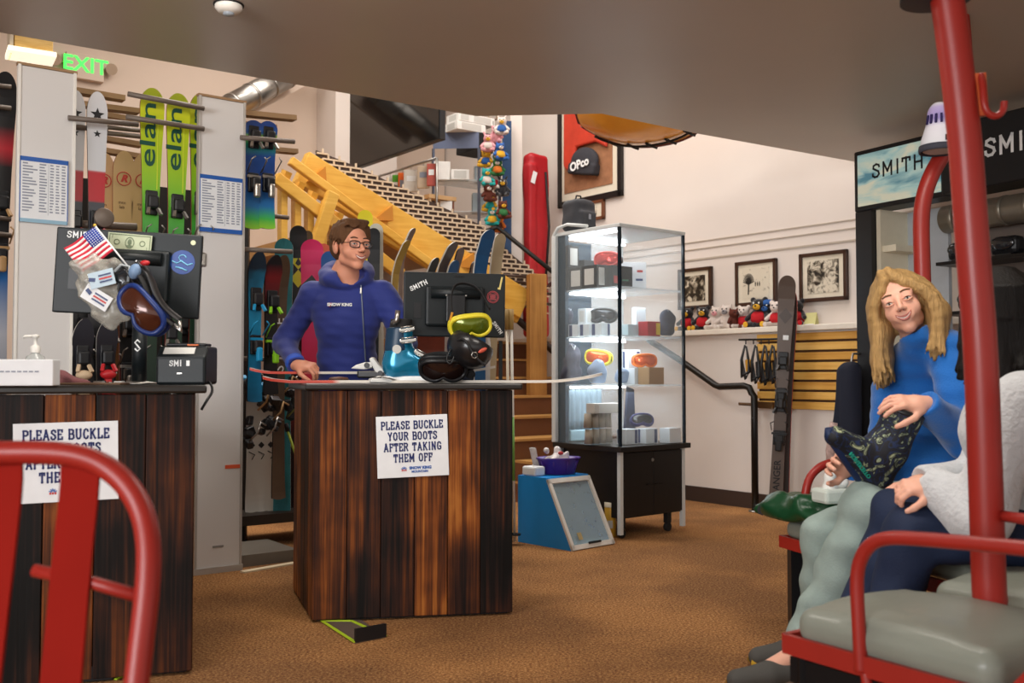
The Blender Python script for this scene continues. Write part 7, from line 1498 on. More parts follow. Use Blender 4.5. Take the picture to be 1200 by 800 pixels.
t = thing('ski_strap', 'round brown leather pad under the counter skis near the man\'s hand', 'pad', (P(397, 440, 4.55).x, 4.55, ZT), 0); b = MB(); b.lathe([(.001, 0), (.05, 0), (.052, .012), (.04, .026), (.001, .03)], seg=20, cap=False); o = b.build('pad', mat('brown_leather', '5A3420', .5), t); b = MB(); b.tube([(.045*math.cos(k*PI/8), .045*math.sin(k*PI/8), .016) for k in range(16)], .004, 6, closed=True); b.build('stitched_edge', M_dark, t)
b = None
for i, (u, Y, lb, dz) in enumerate(((505, 4.58, 'black binding lying behind the dark goggles', .006), (462, 4.45, 'crumpled white ski brake pieces on the counter below the boot', 0))):
    q = onmid(u, Y); t = thing('ski_brake', lb, 'ski part', (q.x-.05*i, q.y-.02, ZT+dz), .2); b = MB(); b.box((0, 0, .012), (.12, .05, .02), (0, 0, .2), bev=.006); b.build('plate', M_gunmetal if i == 0 else M_bw, t); b = MB(); b.tube([(-.05, -.02, .02), (-.02, -.03, .03), (.03, -.03, .022), (.06, -.01, .012)], .004, 6); b.build('wire_arm', M_steel, t)
# pull-out plates under the counters
q0, q1, q2, q3 = PZ(377, 727, .006), PZ(412, 727, .006), PZ(452, 745, .006), PZ(416, 752, .006)
t = thing('footplate', 'black metal plate with yellow-green taped edges sticking out under the middle counter', 'foot plate', tuple(q3))
b = MB(); b.add([q0+Vector((0, 0, -.004)), q3+Vector((0, 0, -.004)), q2+Vector((0, 0, -.004)), q1+Vector((0, .1, -.004)), q0+Vector((0, .1, -.004))], [(0, 1, 2, 3, 4)]); b.build('plate', mat('grey_carpet_mat', '5E4E44', .9), t, world=True, solid=.004)
M_tape = mat('yellow_green_tape', 'B4D02A', .5)
for a, c_ in ((q0, q3), (q1, q2), (q0, q1)): b = MB(); b.bar(a, c_, .012, .004); b.build('tape_edge', M_tape, t, world=True)
b = MB(); b.bar(q3+Vector((0, 0, .025)), q2+Vector((0, 0, .025)), .012, .052); b.build('raised_lip', M_black, t, world=True)
q3, q2 = PZ(98, 800, 0.0), PZ(132, 797, 0)
t = thing('footplate', 'black metal plate with green tape under the left counter behind the red chair', 'foot plate', (q3.x, q3.y, 0)); b = MB(); b.bar(q3+Vector((0, 0, .03)), q2+Vector((0, 0, .03)), .012, .05); b.build('raised_lip', M_black, t, world=True); b = MB(); b.bar(q2+Vector((.01, 0, .004)), q2+Vector((.06, .2, .004)), .012, .004); b.build('tape_edge', M_tape, t, world=True)
# ================================================================== PEOPLE
M_skin = mat('warm_skin', 'D8967A', .5, var=.05, scale=12, sss=.12, spec=.35); M_skin2 = mat('fair_skin', 'DFA890', .5, var=.04, scale=12, sss=.12, spec=.35)
M_lip = mat('lip_rose', 'B0685E', .4); M_tooth = mat('tooth_white', 'E8E2D8', .3); M_eyew = mat('eye_white', 'C8C2BA', .3); M_iris = mat('eye_dark', '2A1E18', .2); M_browm = mat('brow_brown', '4A3426', .9); M_brow2 = mat('brow_dark_blonde', '6A4C34', .9)
def head(s, M, female=False):
    s.M = M; K = .018
    s.ell((0, -.018, .034), (.074, .092, .082), k=K); s.ell((0, .022, -.024), (.053 if female else .058, .066, .074), k=K)
    jw = .029 if female else .041
    s.cone((-jw, .0, -.062), (0, .052, -.090), .024, .018, K); s.cone((jw, .0, -.062), (0, .052, -.090), .024, .018, K)
    s.ell((0, .060, -.094), (.023 if not female else .017, .018, .017), k=.016)
    for d in (-1, 1):
        s.ell((d*(.034 if female else .036), .050, -.032), (.024 if female else .028, .024, .026), k=.02); s.ell((d*.031, .094, .0), (.018, .018, .012), k=.012, op='sub')
        s.ell((d*.077, -.012, -.012), (.010, .020, .031), (0, d*.15, 0), k=.008)
        s.ell((d*.031, .070, .0), (.0155, .0155, .0125), k=.003)
    s.cone((-.040, .066, .020), (.040, .066, .020), .014, k=.014)
    nz = .9 if female else 1.05
    s.cone((0, .082, .006), (0, .100*1.0+.006*nz, -.026), .0075, .0105*nz, .010)
    for d in (-1, 1): s.ell((d*.010, .094, -.031), (.0075, .010, .007), k=.007)
    s.ell((0, .073, -.058), (.032, .014, .018), k=.014)
def features(mb, s, M, smile=1.0, brow=3, lipr=.0035, gaze=0, w=.027):
    s.M = M; F = Vector((0, 1, 0))
    def sp(x, z, off): return s.surf((x, .13, z), F, off)
    n = 12
    top = []; bot = []; mid = []
    for i in range(n+1):
        x = -w+2*w*i/n; k = 1-(x/w)**2; c = .010*(x/w)**2*smile
        top.append((x, -.0575+c+.001*k)); bot.append((x, -.0625+c-.0035*k*smile)); 
    mb.tube([sp(x, z, .001) for x, z in top], [.0012+lipr*.75*math.sin(PI*i/n) for i in range(n+1)], 8, mi=1)
    mb.tube([sp(x, z, .001) for x, z in bot], [.0012+lipr*1.1*math.sin(PI*i/n) for i in range(n+1)], 8, mi=1)
    vs = []
    for i in range(1, n): vs += [sp(top[i][0], top[i][1]-.001, .0022), sp(bot[i][0], bot[i][1]+.001, .0022)]
    mb.add(vs, [(2*i, 2*i+1, 2*i+3, 2*i+2) for i in range(n-2)], 2, True)
    R = M.to_3x3(); sc = M.to_scale().x
    for d in (-1, 1):
        mb.tube([sp(d*(.014+.034*i/6), .024+.006*math.sin(PI*(i+1.2)/8), .001) for i in range(7)], [.0016+.0022*math.sin(PI*(i+1)/9) for i in range(7)], 6, mi=brow)
        # eye: white almond, dark iris, lids
        mb.M = M.copy(); mb.ell((d*.031, .0748, -.0005), (.0128, .0122, .0052), seg=14, ring=10, mi=4); mb.ell((d*.031+gaze, .0825, -.0005), (.0052, .0052, .0050), seg=10, ring=8, mi=5); mb.M = Matrix.Identity(4)
        arc = lambda i, w_, z0, bow: M @ Vector((d*.031-w_+2*w_*i/8, .0875-.45*abs(-w_+2*w_*i/8)-.0*i, z0+bow*math.sin(PI*i/8)))
        mb.tube([arc(i, .0150, .0012, .0068) for i in range(9)], .0030*sc, 6, mi=0); mb.tube([arc(i, .0150, -.0022, -.0050) for i in range(9)], .0026*sc, 6, mi=0)
        mb.tube([arc(i, .0138, .0006, .0042) for i in range(9)], .0013*sc, 5, mi=5)
        mb.ell(tuple(M @ Vector((d*.0062, .1005, -.0375))), (.0022*sc,)*3, seg=6, ring=4, mi=5)
def hand(s, M, curl=(.5, .7, .5), spread=.06, thumb=.5, r=1.0, wrist=None):
    s.M = M; K = .010
    s.box((0, .045, 0), (.038*r, .042*r, .013), .012, k=K); s.cone((0, -.02, 0), (0, .02, 0), .026, .028, .02); s.ell((.026, .028, -.006), (.018, .03, .014), k=.014)
    for i, (x, L, rr) in enumerate(((.029, .072, .0086), (.0098, .080, .0088), (-.0100, .074, .0084), (-.0290, .058, .0076))):
        p = Vector((x, .082-.004*abs(i-1), .002)); a = 0; az = spread*(1.3-i)*1.2; segs = (L*.45, L*.31, L*.24); q = [p]
        for k in range(3):
            a += curl[k]*(1+.08*i); d = Vector((math.sin(az)*math.cos(a), math.cos(az)*math.cos(a), -math.sin(a))); q.append(q[-1]+d*segs[k])
        s.path([tuple(v) for v in [Vector((x*.7, .045, 0))]+q], [rr*1.1, rr*1.08, rr, rr*.95, rr*.82], .0025)
    t0 = Vector((.030, .018, -.006)); t1 = t0+Vector((.030*math.cos(thumb*.4), .028, -.012)); t2 = t1+Vector((.010, .030, -.010*thumb*2)); t3 = t2+Vector((-.001, .022, -.010*thumb*2))
    s.path([tuple(t0), tuple(t1), tuple(t2), tuple(t3)], [.0135, .0115, .0100, .0085], .006)
def person(label, loc):
    return thing('person', label, 'person', loc)
Z3 = Vector((0, 0, 1))
def hframe(o, yaw_dir, roll=0, pitch=0, sc=1.0):
    y = Vector((yaw_dir[0], yaw_dir[1], 0)).normalized(); x = y.cross(Z3); M = frame(o, x, y, Z3)
    return M @ Matrix.Rotation(roll, 4, 'Y') @ Matrix.Rotation(pitch, 4, 'X') @ Matrix.Scale(sc, 4)
# ------------------------------------------------------------------ the man behind the counter
HM = hframe(P(412, 288, 4.92), (.62, -.78), 0, -.02, 1.10)
root = person('man in a royal blue hooded jacket and glasses standing behind the middle counter', (P(408, 440, 5.1).x, 5.12, 0))
nb = P(405, 325, 5.0); ch = P(407, 368, 5.05); wa = P(407, 425, 5.10); pv = P(406, 462, 5.14)
shL, shR = P(366, 347, 5.05), P(450, 345, 5.03); elL, wrL = P(334, 402, 5.08), P(347, 427, 4.82); elR, wrR = P(476, 402, 5.02), P(468, 428, 4.86)
def legs(s, hips, knees, ankles, r=(.085, .058, .042), feet=None):
    for h_, k_2, a_ in zip(hips, knees, ankles): s.path([h_, k_2, a_], list(r), .03)
    if feet:
        for a_, f_ in zip(ankles, feet): s.cone(a_, f_, .036, .028, .03)
s = SDF((nb.x-.42, 4.55, -.02), (nb.x+.45, 5.42, 1.92), .0045)
head(s, HM); s.M = Matrix.Identity(4)
s.cone(tuple(HM @ Vector((0, -.045, -.07))), tuple(nb+Vector((0, .02, 0))), .046, .052, .02)
s.path([tuple(nb), tuple(ch), tuple(wa), tuple(pv)], [.075, .135, .125, .130], .06); s.cone(tuple(shL), tuple(shR), .06, k=.05)
s.path([tuple(shL), tuple(elL), tuple(wrL)], [.050, .040, .028], .02); s.path([tuple(shR), tuple(elR), tuple(wrR)], [.050, .040, .028], .02)
hips = [(pv.x-.10, pv.y, pv.z-.06), (pv.x+.10, pv.y, pv.z-.06)]; kn = [(pv.x-.12, pv.y-.02, .50), (pv.x+.12, pv.y+.02, .50)]; an = [(pv.x-.12, pv.y+.03, .09), (pv.x+.13, pv.y+.06, .09)]; ft = [(pv.x-.13, pv.y-.12, .03), (pv.x+.16, pv.y-.10, .03)]
legs(s, hips, kn, an, feet=ft)
hy = Vector((.93, -.30, -.14)).normalized(); hz_ = Vector((.10, -.45, .89)); hx = hy.cross(hz_).normalized(); hz_ = hx.cross(hy)
hand(s, frame(wrL+hy*.012, hx, hy, hz_), (.75, .75, .45), .10, .5, 1.0)
hy2 = Vector((-.2, -.85, -.3)).normalized(); hx2 = hy2.cross(Z3).normalized(); hand(s, frame(wrR, -hx2, hy2, hx2.cross(hy2)), (.5, .6, .4), .06, .5)
b = s.mb(); features(b, s, HM, 1.3, lipr=.0026, gaze=.002)
b.build('body', [M_skin, M_lip, M_tooth, M_browm, M_eyew, M_iris], root, world=True, fix=False)
# jacket
M_jacket = mat('royal_blue_softshell', '26337E', .75, var=.10, scale=14, bump=.15, bscale=160, sheen=.15); M_jcuff = mat('bright_blue_cuff', '2C56C0', .7); M_hoodin = mat('blue_hood_lining', '2E5CA8', .8)
s = SDF((nb.x-.48, 4.7, .85), (nb.x+.48, 5.46, 1.66), .0065)
s.path([tuple(nb+Vector((0, .02, -.02))), tuple(ch), tuple(wa), tuple(pv), (pv.x, pv.y, .92)], [.085, .140, .138, .142, .145], .06)
s.cone(tuple(shL+Vector((.02, 0, -.005))), tuple(shR+Vector((-.02, 0, -.005))), .068, k=.06)
s.ell(tuple(ch+Vector((0, -.03, -.02))), (.175, .13, .17), k=.05)
for a in ((shL, elL, wrL), (shR, elR, wrR)): s.path([tuple(q) for q in a], [.070, .058, .045], .03)
hy_ = Vector((.62, -.78, 0))
ring = []
for k in range(15):
    a = 2*PI*k/14; rr = Vector((.100*math.cos(a), .100*math.sin(a), 0)); ring.append(tuple(nb+rr+Vector((.0, .015, .022+.045*math.sin(a)))))
s.path(ring, [.034+.012*max(0, math.sin(2*PI*k/14)) for k in range(15)], .03)
s.cone(tuple(nb+Vector((.0, .10, .02))), tuple(nb+Vector((0, .14, -.10))), .06, .05, .05)
s.cone(tuple(HM @ Vector((0, .02, -.10))), tuple(nb+Vector((0, -.03, -.03))), .066, .046, .012, op='sub')
s.noise(.0045, 30, 2, (1, 1, .8)); s.noise(.0022, 75, 12, (.6, .6, 1.4)); s.cuff(wrL, elL, .062); s.half((0, 0, .93), (0, 0, -1))
jk = s.mb().build('jacket', M_jacket, root, world=True)
def jsurf(u, v, off=.003):
    r = ray(u, v); s.M = Matrix.Identity(4); return s.surf(CAMP+r*(4.72/r.y), -r, off)
b = MB(); b.tube([jsurf(423+.3*k, 334+5*k, .002) for k in range(20)], .004, 6); b.build('zipper', mat('grey_zip', '6A7488', .4, .3), jk, world=True)
b = MB(); q = jsurf(423, 337, .006); b.bar(q, q+Vector((0, -.004, -.03)), .008, .004); b.build('zip_pull', M_steel, jk, world=True)
q = jsurf(398, 357, .009); lg = text_obj('SNOW KING', .021, M_whiteink, None, (0, 0, 0), name='chest_lettering', bold=.0009, ext=.006); lg.data.transform(Tm(q) @ Rz(.12)); lg.data.transform(ROOTM[root.name].inverted()); lg.parent = jk
q = jsurf(386.5, 357, .004); b = MB(); b.ell(tuple(q), (.010, .004, .011)); b.build('red_emblem', M_redink, jk, world=True)
d = (wrL-elL).normalized(); b = MB(); b.tube([wrL-d*.035, wrL-d*.0, wrL+d*.012], [.049, .048, .044], 20); b.build('cuff', M_jcuff, jk, world=True)
# hair, glasses, trousers, shoes
s = SDF(tuple(HM @ Vector((0, 0, .02))-Vector((.16, .16, .17))), tuple(HM @ Vector((0, 0, .02))+Vector((.16, .16, .17))), .0045); s.M = HM
s.ell((0, -.026, .046), (.084, .098, .084)); s.ell((0, -.05, -.005), (.078, .070, .070), k=.02)
s.cone((.06, .03, .08), (.073, .028, .03), .018, .010, .02); s.cone((-.06, .03, .08), (-.073, .028, .03), .018, .010, .02)
s.ell((0, .108, .0), (.066, .064, .088), k=.022, op='sub'); s.ell((-.085, .03, -.035), (.03, .045, .045), k=.01, op='sub'); s.ell((.085, .03, -.035), (.03, .045, .045), k=.01, op='sub')
for i in range(46):
    a = rng.uniform(-2.6, 2.6); z = rng.uniform(.02, .12); rr = math.sqrt(max(.05, 1-((z-.046)/.09)**2)); p0 = Vector((.082*rr*math.sin(a), -.026-.096*rr*math.cos(a)*-1*(-1), z)); p0.y = -.026-.094*rr*math.cos(a)
    if p0.y > .045 and z < .06: continue
    s.cone(tuple(p0), tuple(p0+Vector((.012, -.004, -.034))), .006, .003, .006)
for i in range(14): x = -.055+.008*i; s.cone((x, .050-.4*x*x*6, .108), (x+.020, .070-abs(x)*.25, .084-.006*math.sin(i)), .011, .006, .008)
s.mb().build('hair', mat('chestnut_hair', '5E402A', .75, spec=.2, var=.35, scale=20, stretch=(3, 3, .8), bump=.5, bscale=140), root, world=True)
gl = MB(); gm = HM
for d_ in (-1, 1):
    pts = [gm @ Vector((d_*.032+.0235*math.copysign(abs(math.cos(a))**.6, math.cos(a)), .094-.5*abs(d_*.032+.0235*math.cos(a))*.35, -.002+.0150*math.copysign(abs(math.sin(a))**.6, math.sin(a)))) for a in [2*PI*k/20 for k in range(20)]]; gl.tube(pts, .0027, 6, closed=True)
    gl.tube([gm @ Vector((d_*.056, .086, .004)), gm @ Vector((d_*.074, .06, .005)), gm @ Vector((d_*.080, -.01, .004)), gm @ Vector((d_*.081, -.03, -.008))], .0020, 6)
gl.tube([gm @ Vector((-.009, .095, .003)), gm @ Vector((0, .099, .006)), gm @ Vector((.009, .095, .003))], .0019, 6)
go = gl.build('glasses', mat('dark_brown_spectacles', '1E1412', .3), root, world=True)
for d_ in (-1, 1):
    q = MB(); vs = [gm @ Vector((d_*.032, .0935-.0056, -.002))]+[gm @ Vector((d_*.032+.022*math.copysign(abs(math.cos(a))**.6, math.cos(a)), .0935-.5*abs(d_*.032+.0235*math.cos(a))*.35, -.002+.0138*math.copysign(abs(math.sin(a))**.6, math.sin(a)))) for a in [2*PI*k/20 for k in range(20)]]
    q.add(vs, [(0, i+1, (i+1) % 20+1) for i in range(20)], 0, True); q.build('spectacle_lens', mat('spectacle_lens', 'DCE4EE', .03, alpha=.07), go, world=True)
def trousers(name, hips, knees, ankles, m_, root, rr=(.110, .080, .062), top=None, lo=None, hi=None, seed=1, nz=.004, cut=True):
    pts = list(hips)+list(knees)+list(ankles); lo = [min(p[i] for p in pts)-.16 for i in range(3)]; hi = [max(p[i] for p in pts)+.17 for i in range(3)]
    s = SDF(lo, hi, .0075)
    for h_, k_2, a_ in zip(hips, knees, ankles): s.path([tuple(h_), tuple(k_2), tuple(a_)], list(rr), .03)
    s.cone(tuple(hips[0]), tuple(hips[1]), rr[0]*1.12, k=.05)
    if top: s.cone(tuple((Vector(hips[0])+Vector(hips[1]))/2), top[0], rr[0]*1.15, top[1], .05)
    s.noise(nz, 42, seed)
    return s.mb().build(name, m_, root, world=True)
trousers('trousers', hips, kn, an, mat('charcoal_trousers', '25262B', .85), root, top=((pv.x, pv.y, .98), .12))
for a_, f_ in zip(an, ft):
    s = SDF((a_[0]-.12, a_[1]-.25, -.01), (a_[0]+.12, a_[1]+.12, .16), .007); s.cone((a_[0], a_[1]+.02, .05), (f_[0], f_[1]-.02, .035), .048, .042); s.half((0, 0, .001), (0, 0, -1)); s.half((0, 0, .12), (0, 0, 1)); s.mb().build('shoe', M_dark, root, world=True)
# ------------------------------------------------------------------ blonde woman
tocam = Vector((-.37, -.93, 0)).normalized(); vleft = Vector((-.93, .37, 0)).normalized()
HW = hframe(P(1056, 355, 3.50), (tocam.x-.10, tocam.y), 0, .06, 1.02)
HW = Tm(HW.translation) @ Matrix.Rotation(-.34, 4, -tocam) @ Tm(-HW.translation) @ HW
root = person('blonde woman in a bright blue sweater sitting on the far lift chair, holding a boot', (1.55, 3.68, 0))
nb = P(1079, 420, 3.60); ch = P(1087, 480, 3.68); pv = Vector((1.575, 3.72, .60)); 
shN, elN, wrN = P(1112, 412, 3.48), P(1128, 512, 3.38), P(1086, 474, 3.24)     # her near arm
shF, elF, wrF = P(1052, 428, 3.70), P(1030, 540, 3.62), P(1000, 548, 3.42)     # her far arm
hips = [Vector((1.56, 3.80, .585)), Vector((1.56, 3.63, .585))]; kn = [P(968, 628, 3.50), P(1016, 596, 3.28)]; an = [P(962, 745, 3.62), P(940, 752, 3.38)]
an = [Vector((an[0].x, an[0].y, .12)), Vector((an[1].x, an[1].y, .12))]; ft = [an[0]+Vector((-.17, .0, -.075)), an[1]+Vector((-.17, -.03, -.075))]
s = SDF((.72, 2.95, -.02), (1.85, 4.0, 1.52), .0048)
head(s, HW, True); s.M = Matrix.Identity(4)
s.cone(tuple(HW @ Vector((0, -.03, -.07))), tuple(nb), .044, .048, .03)
s.path([tuple(nb), tuple(ch), tuple(pv)], [.06, .105, .125], .06); s.cone(tuple(shN), tuple(shF), .045, k=.04)
s.path([tuple(shN), tuple(elN), tuple(wrN)], [.042, .034, .023], .02); s.path([tuple(shF), tuple(elF), tuple(wrF)], [.042, .034, .023], .02)
legs(s, [tuple(q) for q in hips], [tuple(q) for q in kn], [tuple(q) for q in an], (.08, .05, .036), [tuple(q) for q in ft])
hy = Vector((-.95, -.10, .10)).normalized(); hz_ = Vector((.05, -.55, .83)); hx = hy.cross(hz_).normalized(); hz_ = hx.cross(hy)
hand(s, frame(wrN+hy*.012, -hx, hy, hz_), (.30, .45, .30), .10, .9, .95)
hy = Vector((-.86, -.40, .25)).normalized(); hz_ = Vector((-.45, .80, .35)); hx = hy.cross(hz_).normalized(); hz_ = hx.cross(hy)
hand(s, frame(wrF+hy*.012, hx, hy, hz_), (.55, .6, .4), .08, .5, .95)
b = s.mb(); features(b, s, HW, 1.5, lipr=.0036)
b.build('body', [M_skin2, M_lip, M_tooth, M_brow2, M_eyew, M_iris], root, world=True, fix=False)
M_sweater = mat('bright_blue_knit', '1264B4', .85, var=.12, scale=10, bump=.3, bscale=180, sheen=.3)
s = SDF((1.05, 3.1, .44), (1.95, 4.05, 1.30), .007)
s.path([tuple(nb+Vector((0, 0, -.03))), tuple(ch), tuple(pv+Vector((0, 0, .08))), tuple(pv)], [.080, .135, .150, .160], .06); s.cone(tuple(shN), tuple(shF), .068, k=.06)
s.path([tuple(shN), tuple(elN), tuple(wrN)], [.074, .070, .046], .03); s.path([tuple(shF), tuple(elF), tuple(wrF)], [.07, .062, .045], .03)
s.cone(tuple(nb+Vector((0, 0, -.02))), tuple(HW @ Vector((0, -.025, -.118))), .068, .058, .03)
s.cone(tuple(HW @ Vector((0, .0, -.06))), tuple(nb.lerp(HW @ Vector((0, -.03, -.07)), .45)), .062, .052, .006, op='sub')
s.noise(.0065, 26, 4, (1, 1, .7)); s.noise(.003, 60, 14, (.6, .6, 1.3)); s.cuff(wrN, elN, .062); s.cuff(wrF, elF, .062); s.half((0, 0, .50), (0, 0, -1))
s.mb().build('sweater', M_sweater, root, world=True)
M_jeansL = mat('faded_grey_green_jeans', '93A49E', .85, var=.28, scale=14, bump=.2, bscale=150)
trousers('jeans', hips, kn, an, M_jeansL, root, (.102, .082, .068), seed=5, nz=.0075)
for k, (a_, f_) in enumerate(zip(an, ft)):
    s = SDF((a_.x-.34, a_.y-.12, -.01), (a_.x+.12, a_.y+.12, .16), .007); s.path([(a_.x+.03, a_.y, .05), (f_.x+.05, f_.y, .05), (f_.x-.06, f_.y-.005, .035)], [.046, .044, .036]); s.half((0, 0, .012), (0, 0, -1)); s.half((0, 0, .115), (0, 0, 1)); o = s.mb().build('sneaker', mat('grey_sneaker', '4A4844', .8), root, world=True)
    b = MB(); b.tube([(a_.x+.075, a_.y-.045, .018), (f_.x, f_.y-.047, .018), (f_.x-.085, f_.y-.02, .02), (f_.x-.085, f_.y+.02, .02), (f_.x, f_.y+.045, .018), (a_.x+.075, a_.y+.045, .018)], .013, 8); b.build('yellow_sole', mat('mustard_sole', 'C09A2C', .5), o, world=True)
# blonde hair: strands from a side parting
s = SDF((1.0, 3.2, .92), (1.75, 3.85, 1.55), .0050); s.M = HW
s.ell((0, -.030, .040), (.086, .098, .088)); s.ell((0, -.062, -.03), (.074, .062, .085), k=.03)
s.ell((-.0, .100, -.005), (.060, .062, .078), k=.015, op='sub')
Wd = HW.inverted().to_3x3() @ Vector((0, 0, -1)); rs = np.random.RandomState(11)
for side in (-1, 1):
    for i in range(60):
        f = i/59; a = .25+2.3*f+rs.uniform(-.08, .08); top_ = Vector((side*.012+.012, .055-.12*f, .118-.01*f))
        p1 = Vector((side*.074*math.sin(min(a, PI/2)) if a < PI/2 else side*.080, .068-.14*f, .072))
        wide = .094+rs.uniform(-.006, .014); p2 = Vector((side*wide, .040-.125*f, .0)); p3 = Vector((side*(wide+.004), .036-.12*f, -.07))
        ln = rs.uniform(.14, .20)*(1 if side == 1 else .85); p4 = p3+Wd*ln*.55/1.02+Vector((side*rs.uniform(-.018, .014), rs.uniform(-.004, .015), 0)); p5 = p4+Wd*ln*.5+Vector((side*rs.uniform(-.03, .012), rs.uniform(0, .014), 0))
        q_ = smooth([Vector(q) for q in (top_, p1, p2, p3, p4, p5)], 1); n_q = len(q_); s.path([tuple(q) for q in q_], [.0105-.0085*max(0, (j/n_q-.6)/.4) for j in range(n_q)], .009)
for side in (-1, 1):
    for dy in (-.02, -.06):
        a0_ = Vector((side*.085, dy, .02)); a1_ = Vector((side*.098, dy+.012, -.07)); a2_ = a1_+Wd*.10; a3_ = a2_+Wd*.07; s.path([tuple(a0_), tuple(a1_), tuple(a2_), tuple(a3_)], [.028, .031, .026, .008], .03)
s.noise(.0015, 60, 3, (1, 1, .3)); s.noise(.0009, 190, 5, (1, 1, .05))
M_blonde = mat('golden_blonde_hair', 'B08C58', .5, spec=.3, var=.45, scale=34, stretch=(3.0, 3.0, .25), bump=.9, bscale=70)
s.mb().build('hair', M_blonde, root, world=True)
# ------------------------------------------------------------------ boot in her hands
heel, toe, top_ = P(1024, 574, 3.30), P(972, 508, 3.22), P(1058, 486, 3.26)
t = thing('snow_boot', 'black and navy patterned boot with teal lettering held by the blonde woman', 'boot', tuple(heel))
s = SDF((.98, 3.0, .64), (1.48, 3.55, 1.02), .0055)
ax = (toe-heel).normalized(); sh = (top_-heel).normalized()
h1 = heel+sh*.035+ax*.02; s.path([tuple(h1), tuple(h1+ax*.10+sh*.012), tuple(toe+sh*.012-ax*.03)], [.046, .045, .034], .04); s.path([tuple(h1+sh*.01), tuple(heel+sh*.14+ax*.01), tuple(top_+sh*.01)], [.054, .060, .066], .04)
s.cone(tuple(h1+ax*.03+sh*.05), tuple(heel+sh*.13+ax*.05), .05, .035, .04); s.cone(tuple(top_-sh*.03), tuple(top_+sh*.10), .048, .052, .006, op='sub'); s.half(tuple(top_+sh*.012), tuple(sh)); s.noise(.002, 40, 4)
def boot_mat():
    m = bpy.data.materials.new('patterned_boot_fabric'); N, L, B = nodes(m); B.inputs['Roughness'].default_value = .7
    tc = N.new('ShaderNodeTexCoord'); v = N.new('ShaderNodeTexNoise'); v.inputs['Scale'].default_value = 17; v.inputs['Detail'].default_value = 1.5; v.inputs['Distortion'].default_value = 2.4; L.new(tc.outputs['Object'], v.inputs['Vector'])
    r = N.new('ShaderNodeValToRGB'); r.color_ramp.interpolation = 'CONSTANT'; L.new(v.outputs['Fac'], r.inputs[0]); e = r.color_ramp.elements; e[0].color = (*lin('10131C'), 1); e[1].position = .66; e[1].color = (*lin('A8B088'), 1)
    for p_, c_ in ((.40, '0E1018'), (.44, '14264A'), (.50, '0E1018'), (.585, '8E9C7E'), (.615, '0E1018')): x = e.new(p_); x.color = (*lin(c_), 1)
    L.new(r.outputs[0], B.inputs['Base Color']); return m
s.mb().build('boot_shell', boot_mat(), t, world=True)
b = MB(); nrm = ax.cross(sh).normalized(); so = sh*-.012
b.tube([heel+so*.5-ax*.02, heel+so+ax*.10, toe+so*.3, toe+ax*.012+sh*.01], [.022, .020, .018, .012], 10); b.build('sole', mat('navy_sole', '15284C', .5), t, world=True)
tx = text_obj('MONTICELLO', .026, mat('teal_ink', '1FA08A', .5), None, name='side_lettering', bold=.0006, ext=.003)
X_ = ax*-1; Yv = Vector((0, -1, 0)); zz_ = X_.cross(Yv*-1); Mx = Matrix((X_, Yv, X_.cross(Yv))).transposed().to_4x4()
nx = (heel-toe).normalized(); ny = (sh-nx*sh.dot(nx)).normalized(); nn = Vector((0, -1, 0)); Mx = Matrix((nx, -nn if False else nx.cross(ny)*-1, ny)).transposed().to_4x4()
tx.data.transform(Tm(heel.lerp(toe, .42)+ny*.012+Vector((-.012, -.050, 0))) @ Mx @ Matrix.Scale(.72, 4)); tx.data.transform(ROOTM[t.name].inverted()); tx.parent = t
b = MB(); q = [top_+sh*.01+Vector((.06*math.cos(2*PI*k/20), 0, 0))*1+nrm*.06*math.sin(2*PI*k/20) for k in range(20)]
px_ = sh.orthogonal().normalized(); py_ = sh.cross(px_); q = [top_+sh*.010+(px_*math.cos(2*PI*k/20)+py_*math.sin(2*PI*k/20))*.058 for k in range(20)]; b.tube(q, .010, 8, closed=True); b.build('collar', M_black, t, world=True)
b = MB()
for k in range(4): c_ = heel+sh*(.05+.03*k)+ax*(.075-.012*k)+Vector((-.0, -.035, 0)); b.tube([c_-px_*.0+Vector((-.03, .01, .01)), c_+Vector((0, -.012, 0)), c_+Vector((.03, .0, -.012))], .0035, 6)
b.build('laces', mat('sage_lace', '9AA680', .7), t, world=True)
# ------------------------------------------------------------------ dark-haired woman, seen from behind
HD = hframe(P(1166, 368, 2.98), (-.35, .93), 0, .05, 1.02)
root = person('dark-haired woman in a pale fleece and navy jeans sitting behind the thick red pole', (1.60, 2.95, 0))
nb = P(1184, 430, 2.96); ch = P(1192, 500, 2.96); pv = Vector((1.60, 2.98, .60)); hips = [Vector((1.58, 3.08, .585)), Vector((1.58, 2.90, .585))]
kn = [P(1052, 606, 3.10), P(1068, 624, 2.92)]; an = [Vector((1.03, 3.12, .12)), Vector((1.06, 2.92, .12))]; ft = [an[0]+Vector((-.17, .02, -.075)), an[1]+Vector((-.17, 0, -.075))]
shN, elN, wrN = P(1195, 470, 2.80), P(1150, 606, 2.78), P(1093, 567, 2.90); shF, elF, wrF = P(1172, 455, 3.12), P(1152, 560, 3.18), P(1085, 565, 3.12)
s = SDF((.82, 2.6, -.02), (1.95, 3.35, 1.44), .005)
head(s, HD, True); s.M = Matrix.Identity(4); s.cone(tuple(HD @ Vector((0, -.03, -.07))), tuple(nb), .045, .05, .03)
s.path([tuple(nb), tuple(ch), tuple(pv)], [.06, .11, .13], .06); s.cone(tuple(shN), tuple(shF), .045, k=.04); s.path([tuple(shN), tuple(elN), tuple(wrN)], [.042, .034, .024], .02); s.path([tuple(shF), tuple(elF), tuple(wrF)], [.042, .034, .024], .02)
legs(s, [tuple(q) for q in hips], [tuple(q) for q in kn], [tuple(q) for q in an], (.08, .05, .036), [tuple(q) for q in ft])
